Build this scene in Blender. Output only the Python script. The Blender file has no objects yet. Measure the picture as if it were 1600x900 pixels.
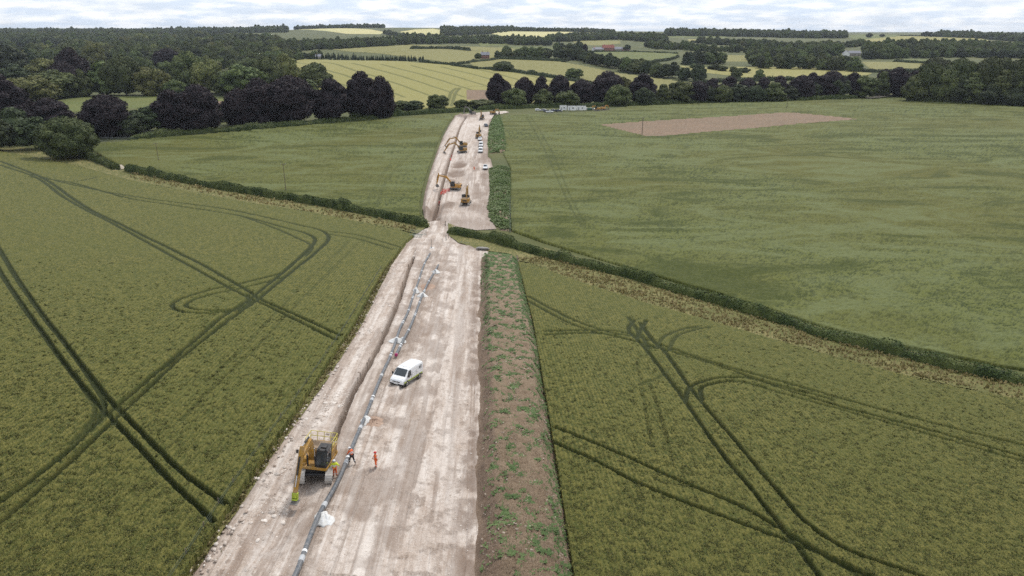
import bpy, bmesh, math, random
import numpy as np
from mathutils import Vector, Matrix

SC = bpy.context.scene
COL = SC.collection
R = math.radians
PI = math.pi
rnd = random.Random(7)
NP = np.random.default_rng(11)

# ------------------------------------------------------------------ camera, world, sun, exposure
CAM_H = 51.4
PITCH = R(19.9)
FPX = 1110.0
cam_data = bpy.data.cameras.new('camera')
cam_data.sensor_width = 36.0
cam_data.lens = FPX / 1600 * 36
cam_data.clip_start = 0.5
cam_data.clip_end = 40000
cam = bpy.data.objects.new('camera', cam_data)
cam.location = (0, 0, CAM_H)
cam.rotation_euler = (R(90) - PITCH, 0, 0)
COL.objects.link(cam)
SC.camera = cam

SUN_EL, SUN_AZ = 52.0, 24.0      # azimuth measured from +Y (ahead) towards +X (right)
world = bpy.data.worlds.new('World')
SC.world = world
world.use_nodes = True
wt = world.node_tree
wt.nodes.clear()
def wn(t, **k):
    n = wt.nodes.new(t)
    for a, b in k.items(): setattr(n, a, b)
    return n
w_out = wn('ShaderNodeOutputWorld'); w_bg = wn('ShaderNodeBackground')
w_sky = wn('ShaderNodeTexSky'); w_sky.sky_type = 'NISHITA'; w_sky.sun_disc = False
w_sky.sun_elevation = R(SUN_EL); w_sky.sun_rotation = R(SUN_AZ)
w_sky.altitude = 100; w_sky.air_density = 1.0; w_sky.dust_density = 1.5; w_sky.ozone_density = 1.5
w_tc = wn('ShaderNodeTexCoord')
w_sep = wn('ShaderNodeSeparateXYZ'); wt.links.new(w_tc.outputs['Generated'], w_sep.inputs[0])
# project the view direction on a cloud layer: (x, y) / (z + 0.06)
w_add = wn('ShaderNodeMath', operation='ADD'); w_add.inputs[1].default_value = 0.16
w_abs = wn('ShaderNodeMath', operation='ABSOLUTE')
wt.links.new(w_sep.outputs[2], w_abs.inputs[0]); wt.links.new(w_abs.outputs[0], w_add.inputs[0])
w_dx = wn('ShaderNodeMath', operation='DIVIDE'); w_dy = wn('ShaderNodeMath', operation='DIVIDE')
wt.links.new(w_sep.outputs[0], w_dx.inputs[0]); wt.links.new(w_add.outputs[0], w_dx.inputs[1])
wt.links.new(w_sep.outputs[1], w_dy.inputs[0]); wt.links.new(w_add.outputs[0], w_dy.inputs[1])
w_cmb = wn('ShaderNodeCombineXYZ')
wt.links.new(w_dx.outputs[0], w_cmb.inputs[0]); wt.links.new(w_dy.outputs[0], w_cmb.inputs[1])
w_n = wn('ShaderNodeTexNoise'); w_n.inputs['Scale'].default_value = 1.6; w_n.inputs['Distortion'].default_value = 0.6; w_n.inputs['Detail'].default_value = 8
w_n.inputs['Roughness'].default_value = 0.62
wt.links.new(w_cmb.outputs[0], w_n.inputs['Vector'])
w_r = wn('ShaderNodeValToRGB')
w_r.color_ramp.elements[0].position = 0.36; w_r.color_ramp.elements[0].color = (0.88, 0.88, 0.88, 1)
w_r.color_ramp.elements[1].position = 0.56; w_r.color_ramp.elements[1].color = (1, 1, 1, 1)
wt.links.new(w_n.outputs['Fac'], w_r.inputs['Fac'])
w_n2 = wn('ShaderNodeTexNoise'); w_n2.inputs['Scale'].default_value = 3.2; w_n2.inputs['Detail'].default_value = 9
w_n2.inputs['Roughness'].default_value = 0.6
wt.links.new(w_cmb.outputs[0], w_n2.inputs['Vector'])
w_r2 = wn('ShaderNodeValToRGB')
w_r2.color_ramp.elements[0].position = 0.42; w_r2.color_ramp.elements[0].color = (8.8, 10.0, 11.7, 1)
w_r2.color_ramp.elements[1].position = 0.60; w_r2.color_ramp.elements[1].color = (13.2, 13.3, 13.4, 1)
wt.links.new(w_n2.outputs['Fac'], w_r2.inputs['Fac'])
w_mix = wn('ShaderNodeMix', data_type='RGBA')
wt.links.new(w_r.outputs['Color'], w_mix.inputs['Factor'])
wt.links.new(w_sky.outputs['Color'], w_mix.inputs['A']); wt.links.new(w_r2.outputs['Color'], w_mix.inputs['B'])
wt.links.new(w_mix.outputs['Result'], w_bg.inputs['Color'])
w_bg.inputs['Strength'].default_value = 0.085
wt.links.new(w_bg.outputs[0], w_out.inputs[0])

sun_data = bpy.data.lights.new('sun', 'SUN')
sun_data.energy = 2.4; sun_data.angle = R(7); sun_data.color = (1.0, 0.95, 0.88)
sun = bpy.data.objects.new('sun', sun_data); COL.objects.link(sun)
sd = Vector((math.sin(R(SUN_AZ)) * math.cos(R(SUN_EL)), math.cos(R(SUN_AZ)) * math.cos(R(SUN_EL)), math.sin(R(SUN_EL))))
sun.rotation_euler = sd.to_track_quat('Z', 'Y').to_euler()
sun.location = (0, 0, 120)

SC.view_settings.view_transform = 'Standard'
SC.view_settings.look = 'None'
SC.view_settings.exposure = 0.10
SC.view_settings.gamma = 1.0
SC.view_settings.use_curve_mapping = False
try:
    SC.cycles.use_adaptive_sampling = True
    SC.cycles.adaptive_threshold = 0.01
    SC.cycles.max_bounces = 5
    SC.cycles.diffuse_bounces = 3
    SC.cycles.volume_bounces = 0
    SC.cycles.transparent_max_bounces = 6
    SC.cycles.use_denoising = False
    SC.cycles.volume_step_rate = 10
except Exception:
    pass

# ------------------------------------------------------------------ tagging helpers
def tag(o, label=None, cat=None, group=None, kind=None):
    if label: o['label'] = label
    if cat: o['category'] = cat
    if group: o['group'] = group
    if kind: o['kind'] = kind
    return o
def empty(name, loc=(0, 0, 0), rz=0.0):
    o = bpy.data.objects.new(name, None); COL.objects.link(o)
    o.location = loc; o.rotation_euler = (0, 0, rz)
    o.empty_display_size = 0.5
    return o
def copy_tree(o, parent=None):
    c = o.copy(); COL.objects.link(c); c.parent = parent
    for ch in list(o.children): copy_tree(ch, c)
    return c

# ------------------------------------------------------------------ numpy noise
def _hash(ix, iy, seed):
    h = (ix.astype(np.int64) * 374761393 + iy.astype(np.int64) * 668265263 + seed * 1274126177) & 0xffffffff
    h = ((h ^ (h >> 13)) * 1274126177) & 0xffffffff
    h = h ^ (h >> 16)
    return (h & 0xffff) / 65535.0
def vnoise(x, y, seed=0):
    ix = np.floor(x); iy = np.floor(y); fx = x - ix; fy = y - iy
    fx = fx * fx * (3 - 2 * fx); fy = fy * fy * (3 - 2 * fy)
    a = _hash(ix, iy, seed); b = _hash(ix + 1, iy, seed); c = _hash(ix, iy + 1, seed); d = _hash(ix + 1, iy + 1, seed)
    return (a * (1 - fx) + b * fx) * (1 - fy) + (c * (1 - fx) + d * fx) * fy * 1.0
def fbm(x, y, seed=0, oct=4, gain=0.5):
    s = 0; a = 1; t = 0
    for i in range(oct):
        s = s + a * vnoise(x * 2 ** i + 17.3 * i, y * 2 ** i - 9.1 * i, seed + i); t += a; a *= gain
    return s / t          # 0..1
def sstep(a, b, x):
    t = np.clip((x - a) / (b - a), 0, 1); return t * t * (3 - 2 * t)

# ------------------------------------------------------------------ terrain
LANE = np.array([(-2600, 2100), (-900, 780), (-400, 445), (-226, 318), (-143, 263), (-60, 214), (-22, 188), (15.3, 162), (48.4, 130), (80.6, 100), (135, 45), (420, -220), (1200, -900)], float)
def lane_dist(x, y):
    best = np.full(x.shape, 1e9); sgn = np.ones(x.shape)
    for a, b in zip(LANE[:-1], LANE[1:]):
        d = b - a; L = d @ d
        t = np.clip(((x - a[0]) * d[0] + (y - a[1]) * d[1]) / L, 0, 1)
        px = x - a[0] - t * d[0]; py = y - a[1] - t * d[1]
        q = np.hypot(px, py); cr = d[0] * py - d[1] * px
        m = q < best - 1e-9
        best = np.where(m, q, best); sgn = np.where(m, np.where(cr < 0, 1.0, -1.0), sgn)
    return best * sgn
_cols = np.array([-300, 0, 300, 620, 850, 1100, 1350, 1600, 1900], float)
_tc = (_cols - 800) / FPX * 0.94
_tab = {
 -300: [(480, 0), (700, 0), (1000, 3), (1500, 10), (2000, 22), (3000, 42), (4500, 48), (7000, 48), (9500, 95), (13000, 90)],
 0:    [(480, 0), (700, 0), (1000, 3), (1500, 10), (2000, 20), (3000, 41), (4500, 46), (7000, 46), (9500, 85), (13000, 80)],
 300:  [(480, 0), (700, 0), (1000, 4), (1500, 12), (2000, 22), (3000, 42), (4500, 46), (7000, 46), (9500, 80), (13000, 80)],
 620:  [(480, 0), (560, 0.5), (700, 6), (900, 16), (950, 16.6), (1080, 12), (1200, 17), (1600, 27), (1900, 24), (2500, 43), (3300, 72), (4000, 62), (7000, 40), (13000, 40)],
 850:  [(480, 0), (600, -3), (800, 7.5), (1000, 16), (1100, 15.5), (1250, 18), (1600, 26), (2200, 36), (3000, 52), (4000, 54), (7000, 40), (13000, 40)],
 1100: [(480, 0), (600, -2.5), (800, 4), (1000, 11), (1300, 18), (1700, 26), (2300, 35), (3000, 44), (4500, 46), (7000, 40), (13000, 40)],
 1350: [(480, 0), (600, 0), (800, 3.5), (1000, 9), (1300, 16), (1700, 23), (2300, 31), (3000, 37), (4500, 38), (7000, 34), (13000, 34)],
 1600: [(480, 0), (600, 0), (800, 4), (1000, 9), (1300, 15), (1700, 22), (2300, 30), (3000, 37), (4500, 38), (7000, 34), (13000, 34)],
 1900: [(480, 0), (600, 0), (800, 4), (1000, 9), (1300, 15), (1700, 22), (2300, 30), (3000, 37), (4500, 38), (7000, 34), (13000, 34)],
}
_ld = np.linspace(math.log(300), math.log(14000), 420)
_tt = np.linspace(_tc[0], _tc[-1], 90)
_G = np.array([np.interp(_ld, [math.log(a) for a, b in _tab[int(c)]], [b for a, b in _tab[int(c)]]) for c in _cols])
_G = np.array([[np.interp(t, _tc, _G[:, j]) for j in range(len(_ld))] for t in _tt])
for _ in range(3):
    k = 7; p = np.pad(_G, ((0, 0), (k // 2, k // 2)), mode='edge')
    _G = sum(p[:, i:i + _G.shape[1]] for i in range(k)) / k
    k = 7; p = np.pad(_G, ((k // 2, k // 2), (0, 0)), mode='edge')
    _G = sum(p[i:i + _G.shape[0], :] for i in range(k)) / k
def terrain(x, y):
    x = np.asarray(x, float); y = np.asarray(y, float)
    D = lane_dist(x, y)
    zn = 0.147 * 0.5 * (D + np.sqrt(D * D + 64)) - 0.35
    zn = np.where(zn > 24, 24 + 12 * (1 - np.exp(-(zn - 24) / 12)), zn)
    dd = np.maximum(y, 1.0); t = np.clip(x / dd, _tt[0], _tt[-1] - 1e-6)
    l = np.clip(np.log(dd), _ld[0], _ld[-1] - 1e-6)
    fi = (t - _tt[0]) / (_tt[1] - _tt[0]); fj = (l - _ld[0]) / (_ld[1] - _ld[0])
    i = np.clip(fi.astype(int), 0, len(_tt) - 2); j = np.clip(fj.astype(int), 0, len(_ld) - 2)
    fi = fi - i; fj = fj - j
    zf = (_G[i, j] * (1 - fi) + _G[i + 1, j] * fi) * (1 - fj) + (_G[i, j + 1] * (1 - fi) + _G[i + 1, j + 1] * fi) * fj
    w = sstep(180, 420, y)
    und = (fbm(x / 60, y / 60, 5, 2) - 0.5) * 1.2 * w * sstep(0, 40, np.abs(D))
    return np.maximum(zn, 0 * zn) * (1 - sstep(300, 700, y) * (D < 30)) * 1.0 + zf * w + und
def tz(x, y):
    return float(terrain(np.array([x]), np.array([y]))[0])
_cp, _sp = math.cos(PITCH), math.sin(PITCH)
_ys = np.concatenate([np.linspace(12, 600, 900), np.geomspace(601, 12500, 1400)])
def at(px, py, zoff=0.0):
    """the ground point seen at a pixel of the 1600 x 900 picture"""
    u = (px - 800) / FPX; v = (py - 450) / FPX
    dy = _cp - v * _sp; dz = -_sp - v * _cp
    xs = u / dy * _ys; zs = CAM_H + dz / dy * _ys
    g = terrain(xs, _ys) + zoff
    f = zs - g
    k = np.nonzero(f < 0)[0]
    if len(k) == 0: i = int(np.argmin(f)); i = max(i, 1)
    else: i = max(int(k[0]), 1)
    a, b = f[i - 1], f[i]
    w = 0 if abs(a - b) < 1e-9 else min(max(a / (a - b), 0), 1)
    Y = _ys[i - 1] + (_ys[i] - _ys[i - 1]) * w
    X = u / dy * Y
    return (X, Y, tz(X, Y))
def spline(pts, n=6):
    P = [np.array(p[:2], float) for p in pts]
    P = [2 * P[0] - P[1]] + P + [2 * P[-1] - P[-2]]
    out = []
    for i in range(1, len(P) - 2):
        for k in range(n):
            t = k / n
            out.append(0.5 * ((2 * P[i]) + (-P[i - 1] + P[i + 1]) * t + (2 * P[i - 1] - 5 * P[i] + 4 * P[i + 1] - P[i + 2]) * t * t + (-P[i - 1] + 3 * P[i] - 3 * P[i + 1] + P[i + 2]) * t ** 3))
    out.append(P[-2])
    return np.array(out)
def wpoly(pix, zoff=0.0):
    return np.array([at(a, b, zoff)[:2] for a, b in pix])
def wline(pix, n=6, zoff=0.0):
    return spline(wpoly(pix, zoff), n)
def line_dist(x, y, line, maxd=3.0):
    """distance and arc parameter (0..1) to a polyline"""
    best = np.full(x.shape, 1e6); par = np.zeros(x.shape); side = np.zeros(x.shape)
    seg = np.hypot(*(line[1:] - line[:-1]).T); tot = seg.sum(); acc = 0
    for a, b, L in zip(line[:-1], line[1:], seg):
        lo = np.minimum(a, b) - maxd; hi = np.maximum(a, b) + maxd
        m = (x > lo[0]) & (x < hi[0]) & (y > lo[1]) & (y < hi[1])
        if m.any() and L > 1e-9:
            xx = x[m] - a[0]; yy = y[m] - a[1]; d = (b - a) / L
            s = np.clip(xx * d[0] + yy * d[1], 0, L)
            q = np.hypot(xx - s * d[0], yy - s * d[1])
            cur = best[m]; k = q < cur
            cur[k] = q[k]; best[m] = cur
            pp = par[m]; pp[k] = ((acc + s) / tot)[k]; par[m] = pp
            ss = side[m]; ss[k] = np.sign(d[0] * yy - d[1] * xx)[k]; side[m] = ss
        acc += L
    return best, par, side
def inside(x, y, poly):
    r = np.zeros(x.shape, bool); n = len(poly)
    for i in range(n):
        x1, y1 = poly[i]; x2, y2 = poly[(i + 1) % n]
        if y1 == y2: continue
        c = ((y1 > y) != (y2 > y)) & (x < (x2 - x1) * (y - y1) / (y2 - y1) + x1)
        r ^= c
    return r

# ------------------------------------------------------------------ mesh helpers
def np_mesh(name, verts, faces, mat, smooth=True, attrs=None, parent=None, kind=None):
    me = bpy.data.meshes.new(name)
    nv = len(verts); nf = len(faces); w = faces.shape[1]
    me.vertices.add(nv); me.vertices.foreach_set('co', np.ascontiguousarray(verts, dtype=np.float32).ravel())
    me.loops.add(nf * w); me.loops.foreach_set('vertex_index', np.ascontiguousarray(faces, dtype=np.int32).ravel())
    me.polygons.add(nf)
    me.polygons.foreach_set('loop_start', np.arange(0, nf * w, w, dtype=np.int32))
    me.polygons.foreach_set('use_smooth', np.full(nf, smooth, dtype=bool))
    me.update(calc_edges=True)
    for k, v in (attrs or {}).items():
        dom = 'POINT' if len(v) == nv else 'FACE'
        a = me.attributes.new(k, 'FLOAT', dom); a.data.foreach_set('value', np.ascontiguousarray(v, dtype=np.float32))
    me.materials.append(mat)
    o = bpy.data.objects.new(name, me); COL.objects.link(o)
    if parent: o.parent = parent
    if kind: o['kind'] = kind
    return o
def polar_patch(name, poly, mat, zfun, dens=1.0, edge_drop=0.0, attrs_fun=None, kind='structure', max_dd=12.0, snap=True):
    """ground-following sheet filling a world polygon; grid spacing grows with distance from the hill-top"""
    x0, y0 = poly.min(0); x1, y1 = poly.max(0)
    y0 = max(y0, 14.0)
    ds = [y0]
    while ds[-1] < y1:
        d = ds[-1]; H = max(51.4 - 16.0 * max(0, 1 - d / 180), 22)
        zc = d * _cp + H * _sp
        ds.append(d + min(zc * zc / (710.0 * H) / dens, max_dd, 0.03 * d))
    ds = np.array(ds)
    tlo = (poly[:, 0] / np.maximum(poly[:, 1], 14)).min(); thi = (poly[:, 0] / np.maximum(poly[:, 1], 14)).max()
    tlo = max(tlo, -1.15); thi = min(thi, 1.15)
    ts = np.arange(tlo, thi + 0.0015, 1.0 / 710 / dens)
    T, D = np.meshgrid(ts, ds)
    X = T * D; Y = D.copy()
    ins = inside(X, Y, poly)
    quad = ins[:-1, :-1] | ins[1:, :-1] | ins[:-1, 1:] | ins[1:, 1:]
    ii, jj = np.nonzero(quad)
    W = len(ts)
    f = np.stack([ii * W + jj, ii * W + jj + 1, (ii + 1) * W + jj + 1, (ii + 1) * W + jj], 1)
    used = np.unique(f); remap = np.zeros(X.size, np.int64); remap[used] = np.arange(len(used))
    f = remap[f]
    x = X.ravel()[used]; y = Y.ravel()[used]; inn = ins.ravel()[used]
    if snap:   # pull the outer ring of vertices onto the boundary line so the edge is clean
        o = np.nonzero(~inn)[0]
        bx = x[o].copy(); by = y[o].copy(); best = np.full(len(o), 1e9)
        for a, b in zip(poly, np.roll(poly, -1, 0)):
            d = b - a; L = d @ d
            if L < 1e-9: continue
            s = np.clip(((x[o] - a[0]) * d[0] + (y[o] - a[1]) * d[1]) / L, 0, 1)
            qx = a[0] + s * d[0]; qy = a[1] + s * d[1]; q = np.hypot(x[o] - qx, y[o] - qy)
            k = q < best; best[k] = q[k]; bx[k] = qx[k]; by[k] = qy[k]
        x[o] = bx; y[o] = by
    z = zfun(x, y)
    if edge_drop: z = np.where(inn, z, np.minimum(z, terrain(x, y) + edge_drop))
    at_ = attrs_fun(x, y) if attrs_fun else None
    return np_mesh(name, np.stack([x, y, z], 1), f, mat, True, at_, kind=kind)
def ribbon(name, line, width, mat, zoff=0.05, n_across=4, kind='structure', wob=0.0, zadd=None):
    line = np.asarray(line, float)
    tan = np.gradient(line, axis=0); tan /= np.linalg.norm(tan, axis=1)[:, None] + 1e-9
    nor = np.stack([-tan[:, 1], tan[:, 0]], 1)
    us = np.linspace(-0.5, 0.5, n_across + 1)
    W = np.full(len(line), width) if np.isscalar(width) else np.asarray(width)
    if wob:
        W = W * (1 + wob * (fbm(np.arange(len(line)) * 0.37, np.zeros(len(line)), 3) - 0.5) * 2)
    P = line[:, None, :] + nor[:, None, :] * (us[None, :, None] * W[:, None, None])
    X, Y = P[..., 0], P[..., 1]
    Z = terrain(X, Y) + zoff
    if zadd is not None: Z = Z + zadd(us)[None, :]
    n, m = X.shape
    i, j = np.meshgrid(np.arange(n - 1), np.arange(m - 1), indexing='ij'); i = i.ravel(); j = j.ravel()
    f = np.stack([i * m + j, i * m + j + 1, (i + 1) * m + j + 1, (i + 1) * m + j], 1)
    return np_mesh(name, np.stack([X.ravel(), Y.ravel(), Z.ravel()], 1), f, mat, True, None, kind=kind)

class MB:
    """collects simple shapes into one mesh"""
    def __init__(self): self.v = []; self.f = []; self.m = []; self.mats = []; self.cur = 0
    def mat(self, m):
        if m not in self.mats: self.mats.append(m)
        self.cur = self.mats.index(m); return self
    def add(self, vs, fs):
        b = len(self.v); self.v += [tuple(v) for v in vs]
        for f in fs: self.f.append([b + i for i in f]); self.m.append(self.cur)
        return self
    def box(self, c, s, rot=None, bev=0.0, taper=(1, 1)):
        hx, hy, hz = s[0] / 2, s[1] / 2, s[2] / 2
        M = rot if rot is not None else Matrix.Identity(3)
        if bev <= 0:
            vs = []
            for z, tx, ty in ((-hz, 1, 1), (hz, taper[0], taper[1])):
                for x, y in ((-hx, -hy), (hx, -hy), (hx, hy), (-hx, hy)):
                    vs.append(Vector(c) + M @ Vector((x * tx, y * ty, z)))
            self.add(vs, [(3, 2, 1, 0), (4, 5, 6, 7), (0, 1, 5, 4), (1, 2, 6, 5), (2, 3, 7, 6), (3, 0, 4, 7)])
        else:
            b = min(bev, hx * .9, hy * .9, hz * .9)
            rings = []
            for z, ins in ((-hz, b), (-hz + b, 0), (hz - b, 0), (hz, b)):
                tx, ty = (taper if z > 0 else (1, 1))
                r = []
                X, Y = (hx - ins) * tx, (hy - ins) * ty; bb = b * .6
                for x, y in ((-X + bb, -Y), (X - bb, -Y), (X, -Y + bb), (X, Y - bb), (X - bb, Y), (-X + bb, Y), (-X, Y - bb), (-X, -Y + bb)):
                    r.append(Vector(c) + M @ Vector((x, y, z)))
                rings.append(r)
            vs = [v for r in rings for v in r]
            fs = [tuple(range(7, -1, -1)), tuple(range(24, 32))]
            for k in range(3):
                for i in range(8):
                    a = k * 8 + i; d = k * 8 + (i + 1) % 8
                    fs.append((a, d, d + 8, a + 8))
            self.add(vs, fs)
        return self
    def tube(self, pts, r, n=8, cap=True):
        pts = [Vector(p) for p in pts]; k = len(pts)
        rr = r if isinstance(r, (list, tuple)) else [r] * k
        vs = []; up = None
        for i, p in enumerate(pts):
            t = (pts[min(i + 1, k - 1)] - pts[max(i - 1, 0)]).normalized()
            if up is None:
                up = Vector((0, 0, 1)) if abs(t.z) < 0.9 else Vector((0, 1, 0))
            a = t.cross(up).normalized(); b = a.cross(t).normalized(); up = b
            for j in range(n):
                w = 2 * PI * j / n
                vs.append(p + (a * math.cos(w) + b * math.sin(w)) * rr[i])
        fs = []
        for i in range(k - 1):
            for j in range(n):
                a = i * n + j; b = i * n + (j + 1) % n
                fs.append((a, b, b + n, a + n))
        if cap: fs.append(tuple(range(n - 1, -1, -1))); fs.append(tuple(range((k - 1) * n, k * n)))
        return self.add(vs, fs)
    def prism(self, prof, axis, lo, hi):
        """prof: list of 2-D points; axis 'x': (y,z) profile extruded in x; 'y': (x,z); 'z': (x,y)"""
        n = len(prof); vs = []
        for t in (lo, hi):
            for a, b in prof:
                vs.append({'x': (t, a, b), 'y': (a, t, b), 'z': (a, b, t)}[axis])
        fs = [tuple(range(n - 1, -1, -1)), tuple(range(n, 2 * n))]
        for i in range(n): fs.append((i, (i + 1) % n, (i + 1) % n + n, i + n))
        return self.add(vs, fs)
    def loft(self, rings, closed=True, cap=True):
        n = len(rings[0]); vs = [v for r in rings for v in r]; fs = []
        for k in range(len(rings) - 1):
            for i in range(n if closed else n - 1):
                a = k * n + i; b = k * n + (i + 1) % n
                fs.append((a, b, b + n, a + n))
        if cap: fs.append(tuple(range(n - 1, -1, -1))); fs.append(tuple(range((len(rings) - 1) * n, len(rings) * n)))
        return self.add(vs, fs)
    def build(self, name, mat=None, parent=None, smooth=False, loc=None):
        me = bpy.data.meshes.new(name)
        me.from_pydata(self.v, [], self.f); 
        for m in (self.mats or [mat]): me.materials.append(m)
        if self.mats:
            me.polygons.foreach_set('material_index', self.m)
        if smooth: me.polygons.foreach_set('use_smooth', [True] * len(me.polygons))
        bm = bmesh.new(); bm.from_mesh(me); bmesh.ops.recalc_face_normals(bm, faces=bm.faces); bm.to_mesh(me); bm.free()
        o = bpy.data.objects.new(name, me); COL.objects.link(o)
        if parent: o.parent = parent
        if loc: o.location = loc
        return o

# ------------------------------------------------------------------ materials
def _mat(name):
    m = bpy.data.materials.new(name); m.use_nodes = True
    nt = m.node_tree; nt.nodes.clear()
    out = nt.nodes.new('ShaderNodeOutputMaterial'); b = nt.nodes.new('ShaderNodeBsdfPrincipled')
    nt.links.new(b.outputs[0], out.inputs[0])
    b.inputs['Roughness'].default_value = 0.9
    b.inputs['Specular IOR Level'].default_value = 0.25
    return m, nt, b
def c4(c): return (c[0], c[1], c[2], 1)
class NB:
    """small node helper"""
    def __init__(self, nt): self.nt = nt
    def n(self, t, **k):
        x = self.nt.nodes.new(t)
        for a, b in k.items(): setattr(x, a, b)
        return x
    def l(self, a, b): self.nt.links.new(a, b)
    def pos(self, scale=(1, 1, 1), rot=(0, 0, 0), obj=True):
        tc = self.n('ShaderNodeTexCoord'); mp = self.n('ShaderNodeMapping')
        mp.inputs['Scale'].default_value = scale; mp.inputs['Rotation'].default_value = rot
        self.l(tc.outputs['Object'], mp.inputs['Vector']); return mp.outputs[0]
    def noise(self, vec, scale, detail=4, rough=0.5, dist=0.0):
        x = self.n('ShaderNodeTexNoise'); x.inputs['Scale'].default_value = scale; x.inputs['Detail'].default_value = detail
        x.inputs['Roughness'].default_value = rough; x.inputs['Distortion'].default_value = dist
        self.l(vec, x.inputs['Vector']); return x.outputs['Fac']
    def attr(self, name, typ='GEOMETRY'):
        x = self.n('ShaderNodeAttribute'); x.attribute_name = name; x.attribute_type = typ; return x.outputs['Fac']
    def rng(self, fac, a, b, c=0.0, d=1.0):
        x = self.n('ShaderNodeMapRange'); x.inputs['From Min'].default_value = a; x.inputs['From Max'].default_value = b
        x.inputs['To Min'].default_value = c; x.inputs['To Max'].default_value = d
        self.l(fac, x.inputs['Value']); return x.outputs['Result']
    def mix(self, fac, a, b, blend='MIX'):
        x = self.n('ShaderNodeMix', data_type='RGBA', blend_type=blend)
        if isinstance(fac, (int, float)): x.inputs['Factor'].default_value = fac
        else: self.l(fac, x.inputs['Factor'])
        for s, v in (('A', a), ('B', b)):
            if isinstance(v, tuple): x.inputs[s].default_value = c4(v)
            else: self.l(v, x.inputs[s])
        return x.outputs['Result']
    def math(self, op, a, b=None):
        x = self.n('ShaderNodeMath', operation=op)
        for i, v in enumerate((a, b)):
            if v is None: continue
            if isinstance(v, (int, float)): x.inputs[i].default_value = v
            else: self.l(v, x.inputs[i])
        return x.outputs[0]
    def bump(self, h, b, strength=0.5, dist=0.1):
        x = self.n('ShaderNodeBump'); x.inputs['Strength'].default_value = strength; x.inputs['Distance'].default_value = dist
        self.l(h, x.inputs['Height']); self.l(x.outputs[0], b.inputs['Normal'])
def simple(name, c, rough=0.6, metal=0.0, var=0.0, vscale=3.0, c2=None, spec=0.4, bump=0.0, dirt=None, dscale=2.0):
    m, nt, b = _mat(name); N = NB(nt)
    b.inputs['Roughness'].default_value = rough; b.inputs['Metallic'].default_value = metal; b.inputs['Specular IOR Level'].default_value = spec
    p = N.pos(); f = N.noise(p, vscale, 5, 0.6)
    c2 = c2 or tuple(x * (1 - 0.35) for x in c)
    col = N.mix(N.rng(f, 0.35, 0.7), c, c2) if (var or c2) else c
    if var and not dirt:
        col = N.mix(var, c, col)
    if dirt:
        g = N.noise(p, dscale, 6, 0.7)
        col = N.mix(N.math('MULTIPLY', N.rng(g, 0.42, 0.68), dirt[1]), N.mix(var or 0.3, c, col), dirt[0])
    N.l(col, b.inputs['Base Color'])
    if bump: N.bump(N.noise(p, vscale * 6, 5, 0.7), b, bump, 0.02)
    return m

# crops: 'trk' = crushed wheel track (0..1), 'hh' = how far a tuft stands up (0..1)
def crop_mat(name, head, leaf, trackc, big=0.02, bigc=None, streak=None, fine=3.0, track_mix=0.85, patchamt=0.5, fineamt=1.0, lo=0.38, hi=0.72, rows=0.0):
    m, nt, b = _mat(name); N = NB(nt)
    p = N.pos()
    f1 = N.noise(p, fine, 3, 0.7)
    hh = N.attr('hh')
    k = N.math('ADD', N.math('MULTIPLY', f1, 0.6 * fineamt), N.math('MULTIPLY', hh, 0.5))
    if rows:      # drill rows
        wv = N.n('ShaderNodeTexWave', wave_type='BANDS', bands_direction='X'); wv.inputs['Scale'].default_value = rows; wv.inputs['Distortion'].default_value = 1.6
        wv.inputs['Detail'].default_value = 3; wv.inputs['Detail Scale'].default_value = 1.5
        N.l(N.pos(rot=(0, 0, -0.05)), wv.inputs['Vector'])
        k = N.math('ADD', N.math('MULTIPLY', k, 0.80), N.math('MULTIPLY', wv.outputs['Fac'], 0.13))
    col = N.mix(N.rng(k, lo, hi), leaf, head)
    f2 = N.noise(p, big, 4, 0.6, 0.5)
    bc = bigc or tuple(x * 0.75 for x in head)
    col = N.mix(N.math('MULTIPLY', N.rng(f2, 0.4, 0.65), patchamt), col, bc)
    if streak:
        sp = N.pos(scale=streak[0], rot=(0, 0, streak[1]))
        f3 = N.noise(sp, 1.0, 5, 0.65, streak[4] if len(streak) > 4 else 0.3)
        col = N.mix(N.math('MULTIPLY', N.rng(f3, 0.45, 0.68), streak[3]), col, streak[2])
    if name == 'green_barley_crop':
        sw = N.noise(N.pos(scale=(0.55, 1.3, 1), rot=(0, 0, 0.12)), 0.030, 6, 0.62, 2.2)
        br = N.noise(N.pos(scale=(0.5, 1.6, 1), rot=(0, 0, 0.2)), 1.1, 5, 0.75, 0.5)
        col = N.mix(N.math('MULTIPLY', N.rng(sw, .50, .60), N.rng(br, .38, .58, .15, .95)), col, (0.122, 0.140, 0.054))
        col = N.mix(N.math('MULTIPLY', N.rng(sw, .47, .38), N.rng(br, .62, .40, .45, .95)), col, (0.040, 0.052, 0.007))
    col = N.mix(N.math('MULTIPLY', N.attr('trk'), track_mix), col, trackc)
    N.l(col, b.inputs['Base Color']); b.inputs['Roughness'].default_value = 0.85; b.inputs['Specular IOR Level'].default_value = 0.15
    N.bump(N.math('ADD', f1, N.noise(p, fine * 3.1, 3, 0.6)), b, 0.6, 0.25)
    return m
M = {}
M['wheat'] = crop_mat('wheat_crop', (0.180, 0.160, 0.044), (0.057, 0.068, 0.017), (0.024, 0.032, 0.012), big=0.035, bigc=(0.096, 0.104, 0.026), fine=3.1, patchamt=0.4, lo=.38, hi=.72, rows=0.70)
M['barley'] = crop_mat('green_barley_crop', (0.104, 0.116, 0.028), (0.030, 0.042, 0.008), (0.046, 0.056, 0.013), big=0.011, bigc=(0.092, 0.088, 0.014), fine=0.65, lo=.40, hi=.62,
                       streak=((0.11, 0.30, 0.3), 0.15, (0.125, 0.132, 0.050), 0.35, 1.0), patchamt=0.8)
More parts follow.
